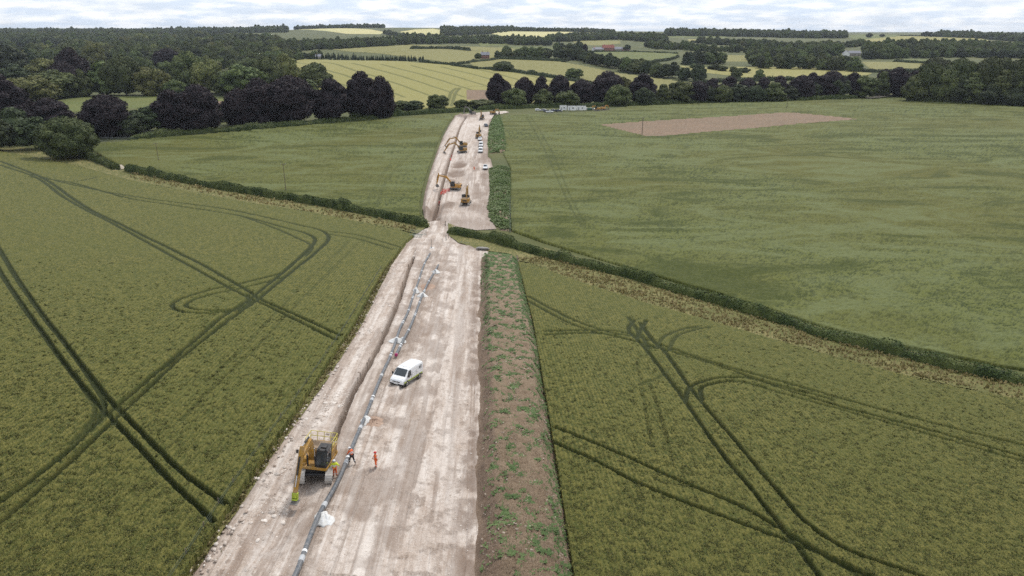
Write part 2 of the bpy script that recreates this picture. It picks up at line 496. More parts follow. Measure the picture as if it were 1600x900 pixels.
M['pale_wheat'] = crop_mat('pale_wheat_crop', (0.285, 0.255, 0.095), (0.21, 0.195, 0.062), (0.085, 0.09, 0.026), big=0.008, bigc=(0.235, 0.22, 0.07), fine=0.35, patchamt=0.5)
M['olive_field'] = crop_mat('olive_wheat_crop', (0.225, 0.205, 0.078), (0.165, 0.155, 0.05), (0.06, 0.07, 0.02), big=0.006, bigc=(0.19, 0.18, 0.062), fine=0.3, patchamt=0.5)
M['sunlit_field'] = crop_mat('sunlit_pale_crop', (0.52, 0.46, 0.22), (0.42, 0.37, 0.17), (0.3, 0.28, 0.1), big=0.004, bigc=(0.42, 0.42, 0.20), fine=0.1, patchamt=0.6)  # far hill fields: sunlight put into the pale yellow crop colour
M['pasture'] = crop_mat('pasture', (0.125, 0.145, 0.045), (0.085, 0.105, 0.03), (0.10, 0.12, 0.03), big=0.03, bigc=(0.15, 0.15, 0.05), fine=0.8, patchamt=0.6)
M['tilled'] = crop_mat('tilled_soil', (0.245, 0.168, 0.112), (0.19, 0.13, 0.088), (0.2, 0.17, 0.12), big=0.05, bigc=(0.165, 0.13, 0.085), fine=1.2,
                       streak=((0.03, 0.9, 0.3), 0.06, (0.15, 0.105, 0.07), 0.5))
M['rough_grass'] = crop_mat('rough_grass', (0.23, 0.195, 0.082), (0.10, 0.105, 0.034), (0.1, 0.1, 0.03), big=0.12, bigc=(0.10, 0.105, 0.032), fine=1.6, patchamt=0.7)

def ground_mat():
    m, nt, b = _mat('meadow_ground'); N = NB(nt); p = N.pos()
    f = N.noise(p, 0.02, 6, 0.6); g = N.noise(p, 1.2, 5, 0.7)
    col = N.mix(N.rng(f, 0.38, 0.62), (0.055, 0.070, 0.020), (0.095, 0.100, 0.030))
    col = N.mix(N.math('MULTIPLY', N.rng(g, 0.45, 0.7), 0.5), col, (0.12, 0.105, 0.045))
    N.l(col, b.inputs['Base Color']); N.bump(g, b, 0.5, 0.2)
    return m
M['ground'] = ground_mat()
def chalk_mat(name, base=(0.535, 0.455, 0.395), tan=(0.375, 0.292, 0.232), brown=(0.145, 0.094, 0.066), pale=(0.68, 0.62, 0.565)):
    # 'soil': brown earth, 'pale': compacted white chalk, 'rut': rubbed wheel lines
    m, nt, b = _mat(name); N = NB(nt)
    p = N.pos(); ps = N.pos(scale=(1.1, 0.045, 1), rot=(0, 0, -0.035))
    s1 = N.noise(ps, 1.0, 6, 0.68, 0.4); s2 = N.noise(ps, 3.2, 4, 0.7, 0.2)
    n1 = N.noise(p, 0.22, 6, 0.65, 0.5); n2 = N.noise(p, 2.2, 6, 0.75); n3 = N.noise(p, 9.0, 3, 0.7)
    col = N.mix(N.rng(n1, 0.35, 0.68), base, tan)
    col = N.mix(N.math('MULTIPLY', N.rng(s1, 0.47, 0.62), 0.62), col, pale)
    col = N.mix(N.math('MULTIPLY', N.rng(s2, 0.50, 0.66), 0.60), col, (0.30, 0.23, 0.185))
    col = N.mix(N.math('MULTIPLY', N.rng(s1, 0.42, 0.32), 0.40), col, (0.29, 0.21, 0.16))
    col = N.mix(N.math('MULTIPLY', N.rng(n2, 0.48, 0.62), 0.60), col, (0.28, 0.22, 0.175))
    col = N.mix(N.math('MULTIPLY', N.rng(n3, 0.54, 0.66), 0.65), col, (0.62, 0.57, 0.52))
    col = N.mix(N.math('MULTIPLY', N.attr('pale'), N.rng(n2, 0.25, 0.65, 0.95, 0.45)), col, pale)
    col = N.mix(N.math('MULTIPLY', N.attr('soil'), N.rng(n2, 0.25, 0.7, 1.0, 0.75)), col, brown)
    N.l(col, b.inputs['Base Color']); b.inputs['Roughness'].default_value = 0.95
    N.bump(N.math('ADD', N.math('MULTIPLY', n2, 1.0), N.math('ADD', N.math('MULTIPLY', n3, 0.35), N.math('MULTIPLY', s2, 0.6))), b, 0.8, 0.16)
    return m
M['chalk'] = chalk_mat('chalk_ground')
M['track'] = simple('chalk_track', (0.42, 0.36, 0.29), 0.95, var=1.0, vscale=0.8, c2=(0.27, 0.23, 0.15))
# ------------------------------------------------------------------ outlines on the ground
STRIP1 = wpoly([(215, 1010), (300, 900), (372, 795), (440, 690), (500, 600), (558, 508), (606, 415), (634, 376), (655, 362), (672, 354), (668, 347), (690, 344), (703, 352),
                (703, 368), (718, 380), (742, 388), (765, 394), (785, 398), (800, 500), (815, 650), (835, 900), (845, 1010)])
STRIP2 = wpoly([(664, 347), (660, 325), (664, 300), (672, 270), (682, 240), (693, 212), (702, 195), (711, 182), (728, 178), (745, 176.5), (790, 173.5), (796, 175.5), (772, 180), (768, 186),
                (765, 200), (764, 225), (762, 240), (767, 250), (770, 262), (766, 280), (766, 300), (764, 325), (768, 345), (776, 358), (740, 360), (715, 357), (700, 352), (685, 349)])
BUND1 = [(755, 1010), (750, 900), (755, 700), (754, 560), (752, 470), (752, 410), (757, 396), (775, 391), (797, 393), (806, 404), (822, 460), (838, 520), (856, 610), (876, 730), (903, 900), (925, 1010)]
BUND1 = wpoly(BUND1)
B1L = wline([(735, 1010), (736, 900), (741, 700), (745, 560), (747, 470), (750, 400)]); B1R = wline([(922, 1010), (900, 900), (873, 730), (853, 610), (834, 500), (806, 393)])
# ------------------------------------------------------------------ the ground, one sheet to the horizon
def build_ground():
    ang_in = np.arctan(np.linspace(-1.0, 1.0, 560))
    ang_out = np.linspace(ang_in[-1], 2 * PI + ang_in[0], 80)[1:-1]
    ang = np.concatenate([ang_in, ang_out])
    rr = np.concatenate([[0.5], np.geomspace(6, 26, 10), np.geomspace(28, 12200, 520)])
    A, Q = np.meshgrid(ang, rr)
    Yc = np.cos(A); front = (np.abs(((A + PI) % (2 * PI)) - PI) <= ang_in[-1] + 1e-6)
    Rr = np.where(front, Q / np.maximum(Yc, 0.3), Q)
    X = Rr * np.sin(A); Y = Rr * Yc
    Z = terrain(X, Y) - 0.06
    for poly in (STRIP1, STRIP2):
        lo = poly.min(0) - 2; hi = poly.max(0) + 2
        m = (X > lo[0]) & (X < hi[0]) & (Y > lo[1]) & (Y < hi[1])
        x = X[m]; y = Y[m]; ins = inside(x, y, poly)
        d, _, _ = line_dist(x, y, np.vstack([poly, poly[:1]]), 3.0)
        z = Z[m]; z = np.where(ins & (d > 0.9), z - 3.2, z); Z[m] = z
    n, w = X.shape
    i, j = np.meshgrid(np.arange(n - 1), np.arange(w), indexing='ij'); i = i.ravel(); j = j.ravel(); j2 = (j + 1) % w
    f = np.stack([i * w + j, i * w + j2, (i + 1) * w + j2, (i + 1) * w + j], 1)
    np_mesh('ground', np.stack([X.ravel(), Y.ravel(), Z.ravel()], 1), f[:, ::-1], M['ground'], kind='structure')
build_ground()

# ------------------------------------------------------------------ crops with their tramlines
def crop(name, pix, mat, h, tracks=(), dens=1.0, jit=0.12, tw=0.32, edge=True, poly=None, max_dd=12.0, depth=0.85, patch=0.10, holes=(), top=False):
    poly = wpoly(pix) if poly is None else poly
    lines = [(wline(t[0], 5, h * 0.8), t[1] if len(t) > 1 else 1.0) for t in tracks]
    store = {}
    hp = [wpoly(q) for q in holes]
    if top: poly = wpoly(pix, h * .9)
    def trk(x, y):
        T = np.zeros(x.shape)
        for ln, s in lines:
            d, par, _ = line_dist(x, y, ln, 3.0)
            wob = 1 + 0.5 * (fbm(x * 1.3, y * 1.3, 31, 2) - 0.5)
            w = tw * wob * (0.75 + 0.25 * s) * (1 + np.maximum(0, y - 60) / 120)
            T = np.maximum(T, s * (1 - sstep(w * 0.6, w * 1.5, d)))
        return T * np.clip(.72 + .70 * fbm(x * 1.8, y * 1.8, 131, 2), 0, 1)
    def zf(x, y):
        T = trk(x, y); store['t'] = T
        r = NP.random(x.shape)
        cl = fbm(x * 2.3, y * 2.3, 9, 3)
        hh = np.clip(0.5 * r + cl * 0.9 - 0.2, 0, 1)
        store['h'] = hh * (1 - 0.6 * T)
        fade = np.clip(1.0 - (y - 60) / 400, 0.25, 1)
        tp = h * (1 - depth * T * (1 - .5 * sstep(60, 130, y))) + (hh - 0.5) * 2 * jit * fade + (fbm(x / 7, y / 7, 14, 3) - 0.5) * patch * 2
        for q in hp: tp = np.where(inside(x, y, q), 0.0, tp)
        return terrain(x, y) + tp
    return polar_patch(name, poly, mat, zf, dens, -0.05, lambda x, y: {'trk': store['t'], 'hh': store['h']}, max_dd=max_dd)

LT = [  # wheel tracks of the left wheat field
 ([(-60, 290), (0, 392), (50, 470), (110, 548), (150, 600), (185, 640), (225, 680), (285, 738), (352, 788)],),
 ([(-60, 322), (0, 425), (60, 512), (110, 580), (150, 628), (175, 655), (215, 697), (270, 755), (334, 816)],),
 ([(0, 252), (66, 278), (131, 322), (219, 366), (306, 409), (385, 453), (407, 468), (481, 501), (532, 525)],),
 ([(0, 258), (57, 278), (105, 312), (197, 361), (284, 409), (372, 457), (420, 479), (525, 532)], 0.9),
 ([(48, 272), (114, 289), (188, 304), (262, 315), (332, 324), (394, 335), (459, 350), (503, 361), (513, 374), (494, 394), (455, 425), (407, 464), (350, 506), (284, 558), (240, 600), (180, 655), (110, 722), (0, 818)],),
 ([(45, 277), (109, 285), (197, 309), (272, 321), (372, 337), (438, 354), (481, 366), (492, 377), (475, 396), (438, 429), (394, 464), (345, 497), (300, 535), (220, 605), (160, 655), (80, 727), (0, 786)],),
 ([(372, 336), (430, 357), (470, 375), (487, 386), (478, 400)], 0.8),
 ([(455, 415), (438, 427), (381, 442), (328, 453), (280, 468), (269, 479), (289, 488), (332, 489), (381, 482), (402, 468)],),
 ([(440, 434), (385, 449), (330, 460), (297, 471), (291, 479), (315, 485), (359, 484), (388, 475), (387, 460)], 0.9),
 ([(118, 558), (146, 600), (162, 628), (158, 648), (130, 682), (90, 722)], 0.9),
 ([(105, 575), (135, 615), (148, 638), (140, 662), (110, 695)], 0.6),
 ([(512, 366), (560, 374), (612, 390)], 0.85), ([(505, 361), (560, 368), (630, 388)], 0.8),
 ([(560, 380), (500, 440), (440, 500), (400, 545), (340, 600), (280, 660)], 0.22), ([(545, 378), (480, 440), (425, 495), (380, 545), (320, 600)], 0.22),
 ([(100, 285), (130, 282), (150, 276), (120, 276)], 0.5),
]
LEFT_WHEAT = [(-30, 236), (0, 236), (40, 242), (90, 252), (150, 266), (200, 280), (260, 292), (330, 305), (400, 318), (480, 330), (560, 346), (620, 358), (648, 366), (634, 377), (620, 396), (600, 420),
              (553, 506), (490, 600), (428, 690), (352, 800), (284, 900), (205, 1010), (-180, 1010), (-180, 600), (-140, 300)]
crop('wheat_field', LEFT_WHEAT, M['wheat'], 0.72, LT, dens=1.2, tw=0.235, top=True)
RT = [
 ([(1007, 543), (1060, 612), (1119, 697), (1193, 788), (1231, 836), (1279, 900), (1330, 975)],),
 ([(1000, 505), (1018, 530), (1040, 552), (1087, 617), (1151, 692), (1215, 767), (1263, 820), (1332, 863), (1428, 897), (1560, 950)],),
 ([(985, 520), (1007, 543)], 1.0),
 ([(852, 524), (927, 521), (985, 532), (1060, 553), (1120, 572), (1167, 588), (1300, 632), (1460, 675), (1600, 715), (1750, 757)], 1.0),
 ([(850, 518), (920, 517), (980, 521), (1043, 543), (1140, 575), (1247, 604), (1407, 649), (1600, 697), (1750, 735)], 0.95),
 ([(1071, 625), (1078, 605), (1108, 594), (1151, 590), (1193, 596), (1300, 625)], 0.95),
 ([(1098, 625), (1095, 608), (1115, 600), (1150, 597), (1195, 605)], 0.95),
 ([(1160, 597), (1300, 637), (1460, 682), (1600, 722), (1700, 750)], 0.7),
 ([(865, 668), (953, 703), (1044, 745), (1161, 793), (1225, 831), (1332, 895), (1420, 950)], 0.95),
 ([(865, 692), (927, 719), (1007, 761), (1119, 804), (1215, 840), (1300, 873), (1400, 920)], 0.9),
 ([(1240, 838), (1290, 868), (1345, 900), (1420, 945)], 0.8),
 ([(825, 463), (884, 495), (948, 519), (1000, 528)], 0.85), ([(825, 471), (880, 501), (935, 522)], 0.85),
 ([(991, 500), (982, 512), (985, 522)], 0.9), ([(1010, 501), (1000, 516), (995, 530)], 0.9), ([(982, 496), (1000, 522), (1015, 545)], 0.8),
 ([(1023, 545), (1040, 525), (1070, 514), (1090, 511)], 0.65), ([(1045, 550), (1055, 528), (1085, 516), (1110, 512)], 0.65),
 ([(1002, 600), (1030, 590), (1045, 575)], 0.4),
 ([(995, 560), (1008, 640), (1020, 700)], 0.2), ([(1015, 600), (1035, 660), (1050, 720)], 0.2),
 ([(1150, 540), (1200, 548), (1250, 550)], 0.25),
]
RIGHT_WHEAT = [(808, 408), (830, 412), (900, 438), (1000, 470), (1100, 498), (1200, 527), (1300, 556), (1400, 583), (1500, 606), (1600, 626), (1750, 665), (1780, 1010), (918, 1010),
               (897, 900), (871, 730), (851, 610), (832, 500)]
crop('wheat_field', RIGHT_WHEAT, M['wheat'], 0.72, RT, dens=1.2, tw=0.245, top=True)
FAR_LEFT = [(148, 238), (136, 231), (150, 226), (220, 218), (300, 212), (400, 203), (500, 194), (615, 184), (700, 178), (722, 177), (706, 184), (697, 198), (688, 214), (678, 240), (668, 268), (660, 296),
            (656, 318), (656, 338), (630, 342), (560, 332), (500, 318), (400, 303), (300, 285), (230, 272), (195, 262), (165, 248)]
crop('barley_field', FAR_LEFT, M['barley'], 0.5, [([(590, 320), (600, 290), (620, 262), (650, 235)], 0.25), ([(575, 315), (590, 285), (608, 258)], 0.2)], dens=1.0, jit=0.1, patch=0.2)
TILL = [(936, 195), (1000, 190), (1100, 184), (1235, 175.5), (1290, 180.5), (1345, 186.5), (1250, 194), (1150, 203), (1040, 212.5), (1008, 213)]
TILL2 = [(729, 141), (764, 141), (766, 157), (729, 157)]
FAR_RIGHT = [(800, 362), (798, 340), (797, 262), (786, 240), (780, 195), (776, 183), (800, 180), (835, 178.5), (870, 178.5), (915, 175.5), (950, 174.5), (965, 169), (1000, 165.5), (1100, 161), (1200, 158.5), (1300, 156), (1400, 153), (1420, 154), (1500, 158),
             (1600, 165), (1700, 172), (1760, 560), (1700, 600), (1600, 580), (1500, 562), (1400, 540), (1300, 515), (1200, 485), (1100, 455), (1000, 425), (900, 395), (850, 380)]
crop('barley_field', FAR_RIGHT, M['barley'], 0.5, [([(822, 182), (838, 210), (858, 250), (880, 300), (908, 355)], 0.55), ([(829, 182), (848, 212), (866, 245), (888, 300), (915, 352)], 0.5),
     ([(908, 355), (920, 345), (935, 340)], 0.3), ([(797, 262), (800, 300), (803, 362)], 0.3),
     ([(1590, 420), (1400, 390), (1250, 380), (1100, 360)], 0.18), ([(1590, 262), (1400, 292), (1200, 300), (1000, 330)], 0.15)], dens=1.0, jit=0.13, patch=0.35, holes=[TILL], tw=.13)
# tilled patch in the far barley, and its dark furrow border
def sheet(name, pix, mat, off, jit=0.0, dens=1.0):
    def zf(x, y):
        return terrain(x, y) + off + (NP.random(x.shape) - 0.5) * jit
    return polar_patch(name, wpoly(pix), mat, zf, dens, 0, lambda x, y: {'trk': np.zeros(x.shape), 'hh': NP.random(x.shape)})
sheet('tilled_soil', TILL, M['tilled'], 0.16, 0.10)
# far fields
A_TR = [([(455 + k * 47, 95 + k * 1.9), (505 + k * 47, 108 + k * 1.7), (548 + k * 47, 121 + k * 1.5), (590 + k * 47, 136 + k * .9), (632 + k * 47, 152)], 0.75) for k in range(-2, 8)]
A_TR += [([(712, 138), (704, 146), (698, 166)], 0.9), ([(718, 138), (711, 147), (705, 166)], 0.9), ([(712, 138), (740, 135), (765, 136)], 0.5)]
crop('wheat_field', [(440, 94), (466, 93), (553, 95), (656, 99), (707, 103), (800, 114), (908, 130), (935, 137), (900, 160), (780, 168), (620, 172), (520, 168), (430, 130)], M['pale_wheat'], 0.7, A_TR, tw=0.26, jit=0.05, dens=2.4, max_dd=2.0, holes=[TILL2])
crop('wheat_field', [(730, 97), (780, 92), (859, 94), (911, 103), (964, 114), (1084, 130), (1075, 140), (1000, 142), (932, 133), (870, 121), (801, 111), (742, 106)], M['olive_field'], 0.7, jit=0.05)
crop('wheat_field', [(515, 77), (560, 75), (617, 71.5), (640, 70), (700, 72), (800, 75), (812, 82), (800, 91), (742, 91), (735, 96), (702, 101), (656, 92), (599, 84), (540, 80)], M['olive_field'], 0.7,
     [([(600, 82), (680, 78), (760, 80)], 0.3)], jit=0.05, tw=1.5)
crop('barley_field', [(466, 43.5), (490, 42), (528, 43), (579, 46), (600, 50), (594, 53.5), (543, 53), (510, 48.5)], M['sunlit_field'], 0.7, jit=0.05, max_dd=30)  # sunlit hill, brightness painted into its colour, like the next two
crop('barley_field', [(625, 49.5), (650, 46), (676, 45), (690, 47), (700, 54.5), (645, 58)], M['sunlit_field'], 0.7, jit=0.05, max_dd=30)
crop('barley_field', [(760, 51), (800, 49), (885, 50), (948, 53), (940, 58), (898, 62), (840, 60), (790, 57)], M['sunlit_field'], 0.7, jit=0.05, max_dd=30)
for nm, mt, pix in [
    ('meadow_field', 'pasture', [(880, 86), (898, 82), (979, 80), (1060, 84), (1058, 88), (1042, 94), (1000, 98), (961, 98), (900, 90)]),
    ('meadow_field', 'pasture', [(998, 66.5), (1090, 72), (1153, 75), (1150, 79), (1090, 77), (1010, 72)]),
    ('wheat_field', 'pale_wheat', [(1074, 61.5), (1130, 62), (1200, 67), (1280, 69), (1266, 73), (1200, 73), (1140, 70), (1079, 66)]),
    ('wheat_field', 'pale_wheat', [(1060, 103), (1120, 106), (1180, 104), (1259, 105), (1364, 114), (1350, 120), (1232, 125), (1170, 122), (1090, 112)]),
    ('wheat_field', 'olive_field', [(1346, 96), (1400, 97), (1445, 99), (1445, 111), (1364, 112)]),
    ('meadow_field', 'pasture', [(1400, 93), (1482, 93), (1480, 97), (1440, 99), (1410, 97)]),
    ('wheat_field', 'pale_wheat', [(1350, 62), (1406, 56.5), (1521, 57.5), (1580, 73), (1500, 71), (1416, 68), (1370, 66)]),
    ('barley_field', 'pasture', [(1324, 56), (1340, 54), (1403, 54.5), (1400, 58), (1350, 62), (1330, 60)]),
    ('meadow_field', 'pasture', [(25, 172), (60, 164), (97, 155), (143, 150), (250, 149), (360, 152), (366, 178), (250, 172), (190, 168), (100, 176), (40, 180)]),
    ('meadow_field', 'olive_field', [(20, 77), (40, 75.5), (82, 75.5), (84, 81), (30, 84)]),
    ('wheat_field', 'olive_field', [(895, 65), (930, 63), (969, 64), (970, 68), (937, 71), (900, 70)]),
    ('meadow_field', 'pasture', [(780, 72), (860, 74), (880, 78), (860, 84), (780, 82)]),
    ('wheat_field', 'olive_field', [(1128, 86), (1168, 87), (1175, 96), (1130, 96)]),
    ('meadow_field', 'pasture', [(1030, 55), (1090, 54), (1140, 56), (1135, 59), (1050, 59)]),
    ('meadow_field', 'pasture', [(745, 66), (790, 64), (800, 70), (750, 72)])]:
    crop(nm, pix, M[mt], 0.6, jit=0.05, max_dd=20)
sheet('tilled_soil', TILL2, M['tilled'], 0.3, 0.05)
sheet('tilled_soil', [(338, 160), (356, 160), (356, 172), (338, 174)], M['tilled'], 0.95, 0.05)
# rough verge between the near wheat and the hedges
def verge(pix, off=0.16):
    # rough margin of uncut grass
    def zf(x, y):
        return terrain(x, y) + off + (NP.random(x.shape) - 0.5) * 0.12 * np.clip(150 / y, 0.5, 1) + (fbm(x / 2.5, y / 2.5, 77, 3) - 0.5) * 0.5
    return polar_patch('verge', wpoly(pix), M['rough_grass'], zf, 1.0, 0, lambda x, y: {'trk': np.zeros(x.shape), 'hh': NP.random(x.shape)})
verge([(-40, 224), (0, 226), (60, 234), (130, 244), (190, 258), (260, 272), (400, 300), (520, 322), (620, 342), (672, 350), (668, 353), (652, 366), (620, 359), (560, 347), (480, 331), (400, 319), (330, 306),
       (260, 293), (200, 281), (150, 267), (90, 253), (40, 243), (0, 237), (-40, 236)])
verge([(700, 350), (760, 366), (850, 388), (1000, 430), (1200, 490), (1400, 545), (1600, 588), (1750, 620), (1760, 668), (1600, 628), (1400, 585), (1200, 529), (1000, 472), (900, 440), (830, 413),
       (806, 406), (798, 397), (762, 393), (740, 388), (716, 380), (701, 368)])
# verge strip along the wire fence, left of the working strip
verge([(205, 1010), (284, 900), (352, 800), (428, 690), (490, 600), (553, 506), (600, 420), (622, 392), (636, 376), (638, 378), (612, 415), (566, 508), (508, 600), (443, 690), (374, 795), (302, 900), (222, 1010)], 0.12)
# thin farm track along the far edge of the left barley
ribbon('farm_track', wline([(150, 229), (190, 223), (260, 217), (330, 211.5), (420, 203), (520, 194), (620, 185.5), (720, 178)], 8), 2.4, M['track'], 0.25, wob=0.3)
ribbon('farm_track', wline([(1355, 154), (1400, 149), (1430, 149)], 8), 6, M['track'], 0.5)
ribbon('lane', wline([(186, 266), (192, 260), (200, 254)], 8), 3, M['track'], 0.35)

# ------------------------------------------------------------------ the chalk working strip
TR1 = wline([(646, 402), (637, 425), (626, 459), (612, 495), (595, 533), (575, 572), (552, 612), (534, 655), (518, 692)])
TR1b = wline([(505, 712), (480, 760), (462, 790), (440, 826), (420, 850)])
PIPE1 = wline([(452, 915), (466, 888), (497, 807), (528, 750), (553, 692), (570, 652), (584, 616), (600, 578), (608, 561), (617, 537), (625.5, 512), (637, 488), (645.5, 463), (654, 439), (663, 412), (672, 396)], 6, .45)
PIPE2 = wline([(619, 554), (624.5, 543), (632, 528), (641, 510), (651, 485.5), (658, 465.5), (667, 445.5), (675.5, 430), (685, 414)], 6, .5)
CAB = 1
def gauss(d, w): return np.exp(-(d / w) ** 2)
def strip1_fun():
    store = {}
    ledge = wline([(215, 1010), (300, 900), (372, 795), (440, 690), (500, 600), (558, 508), (606, 415), (634, 376)])
    ruts = [(wline([(600 + k, 900), (655 + k * .7, 700), (690 + k * .4, 560), (705 + k * .25, 470), (700 + k * .1, 410), (688, 372)]), w, dep) for k, w, dep in
            ((-70, .35, .05), (-35, .3, .05), (0, .35, .07), (45, .3, .05), (95, .35, .06), (120, .3, .05))]
    pal = [wline([(560, 900), (640, 700), (700, 480), (728, 430), (715, 400), (690, 375), (680, 352)]), wline([(700, 900), (705, 700), (712, 560), (720, 460), (722, 420), (700, 385)])]
    pits = [((590, 655), 1.6, 1.8, .12), ((640, 520), 3.2, 10, .1), ((672, 447), 2.5, 12, .1), ((560, 800), 2, 2, .03)]
    pitw = [(at(*p)[:2], a, b, h) for p, a, b, h in pits]
    bund_edge = wline([(728, 1010), (730, 900), (737, 700), (742, 560), (745, 470), (748, 410)])
    def zf(x, y):
        z = terrain(x, y)
        soil = np.zeros(x.shape); pale = np.zeros(x.shape)
        fine = (fbm(x * 1.6, y * 1.1, 21, 4) - 0.5)
        rough = fbm(x / 4, y / 9, 22, 3)
        streak = fbm(x * 1.4 + y * 0.05, y * 0.04, 23, 4) - 0.5
        xs_ = x + 0.040 * (y - 38)
        st_a = fbm(xs_ * 2.3, y * 0.014, 101, 3); st_b = fbm(xs_ * 0.9, y * 0.010, 103, 3)
        soil = np.maximum(soil, 0.50 * sstep(.56, .68, st_a) * sstep(.35, .6, fbm(x * .4, y * .12, 105, 3)))
        soil = np.maximum(soil, 0.38 * sstep(.56, .70, st_b)); pale = np.maximum(pale, .7 * sstep(.44, .32, st_a) * sstep(.3, .55, fbm(x * .4, y * .1, 106, 3)))
        z = z + streak * 0.16 + fine * 0.05 - .05 * sstep(.56, .66, st_a)
        dT, pT, sT = line_dist(x, y, TR1, 9.0); dTb, pTb, sTb = line_dist(x, y, TR1b, 9.0); dL, pL, sL = line_dist(x, y, ledge, 9.0)
        left_all = np.where(dT < dTb, sT, sTb) > 0
        dm = np.minimum(dT, dTb)
        # spoil ridge between field edge and trench
        lump = np.clip((fbm(x * 0.55, y * 0.4, 25, 4) - 0.25) * 1.7, 0, 1.4)
        u = dL / (dL + dm + 1e-3)
        ridge = np.where(left_all, np.sin(np.clip((u - 0.08) / 0.62, 0, 1) * PI) ** 1.2, 0) * 1.25 * sstep(0.2, 1.2, dm)
        ridge = ridge * sstep(30, 55, y) * (1 - sstep(150, 168, y))
        z = z + ridge * (0.35 + lump * 1.0) + ridge * fine * 0.55
        crumb = np.where(left_all, 1, 0) * (NP.random(x.shape) - 0.5) * 0.10 * np.clip(70 / y, .3, 1)
        z = z + crumb * sstep(.1, .5, ridge)
        soil = np.maximum(soil, np.where(left_all, 0.55 * sstep(0.42, 0.66, fbm(x * .5, y * .35, 26, 4)), 0))
        pale = np.maximum(pale, np.where(left_all, 0.45 * sstep(1.9, 1.2, dm) * sstep(.5, .9, dm), 0))
        # brown rim of the field edge
        soil = np.maximum(soil, 0.6 * (1 - sstep(0.1, 0.9, dL + (rough - .5) * 1.2)))
        # trench
        wv = 0.30 + (fbm(x * .9, y * .7, 27, 3) - 0.5) * 0.20
        tmask = (1 - sstep(wv * 0.92, wv * 1.22, dT)) * (1 - sstep(153, 156, y)) * sstep(60.0, 61.5, y)
        z = z - 2.0 * tmask
        soil = np.maximum(soil, tmask * (0.75 + 0.25 * rough))
        soil = np.maximum(soil, 0.35 * (1 - sstep(.5, 1.1, dT)) * rough * 1.5)
        # part-filled trench in front of the digger
        gm = (1 - sstep(0.15, 1.5, dTb + (rough - .5) * .8)) * sstep(40, 44, y)
        z = z - 0.38 * gm + 0.16 * gauss(dTb - 1.9, .55) * np.clip(lump, 0, 1) * (sTb < 0)
        soil = np.maximum(soil, 0.5 * gm * sstep(.35, .6, fbm(x, y * .6, 28, 3)))
        soil = np.maximum(soil, 0.3 * gauss(dTb - 1.2, 1.2) * sstep(.4, .65, fbm(x * .6, y * .4, 29, 3)))
        # small ledge of spoil right of the trench
        z = z + 0.14 * gauss(dT - 1.3, .45) * (sT < 0) * np.clip(lump, 0, 1.2)
        for ln, w, dep in ruts:
            d, _, _ = line_dist(x, y, ln, 2.5)
            g = gauss(d, w); z = z - dep * g + dep * .6 * gauss(d - w * 1.8, w * .7)
        for ln in pal:
            d, _, _ = line_dist(x, y, ln, 5)
            pale = np.maximum(pale, 0.75 * gauss(d, 1.5) * sstep(.3, .6, fbm(x * .7, y * .08, 33, 3)))
        cl_ = fbm(x * 1.3, y * 1.1, 141, 3); z = z + .10 * sstep(.6, .75, cl_) * (NP.random(x.shape)); soil = np.maximum(soil, .35 * sstep(.6, .72, cl_))
        dB, _, _ = line_dist(x, y, bund_edge, 6)
        soil = np.maximum(soil, 0.75 * gauss(np.maximum(dB - 0.2, 0), 1.15) * sstep(.3, .62, fbm(x * .8, y * .5, 35, 4)))
        z = z + 0.15 * gauss(dB, .5) * lump
        for (c, a, b, h) in pitw:
            q = np.hypot((x - c[0]) / a, (y - c[1]) / b) + (fbm(x * .8, y * .5, 36, 3) - .5) * 1.0
            mm = 1 - sstep(.5, 1.05, q)
            soil = np.maximum(soil, 0.62 * mm); z = z - h * mm
        j = sstep(172, 184, y)
        soil = np.maximum(soil, 0.5 * sstep(.5, .7, fbm(x * .4, y * .25, 37, 3)) * sstep(150, 165, y))
        rightpit = sstep(-13, -10, x) * sstep(160, 168, y) * (1 - sstep(174, 180, y))
        soil = np.maximum(soil, rightpit * .7); z = z + .35 * rightpit * lump
        store['s'] = np.clip(soil, 0, 1); store['p'] = np.clip(pale, 0, 1)
        return z + 0.02
    return zf, store
zf, st1 = strip1_fun()
STRIP1_Z = zf
polar_patch('bare_ground', STRIP1, M['chalk'], zf, 1.35, 0, lambda x, y: {'soil': st1['s'], 'pale': st1['p']}, max_dd=1.0)

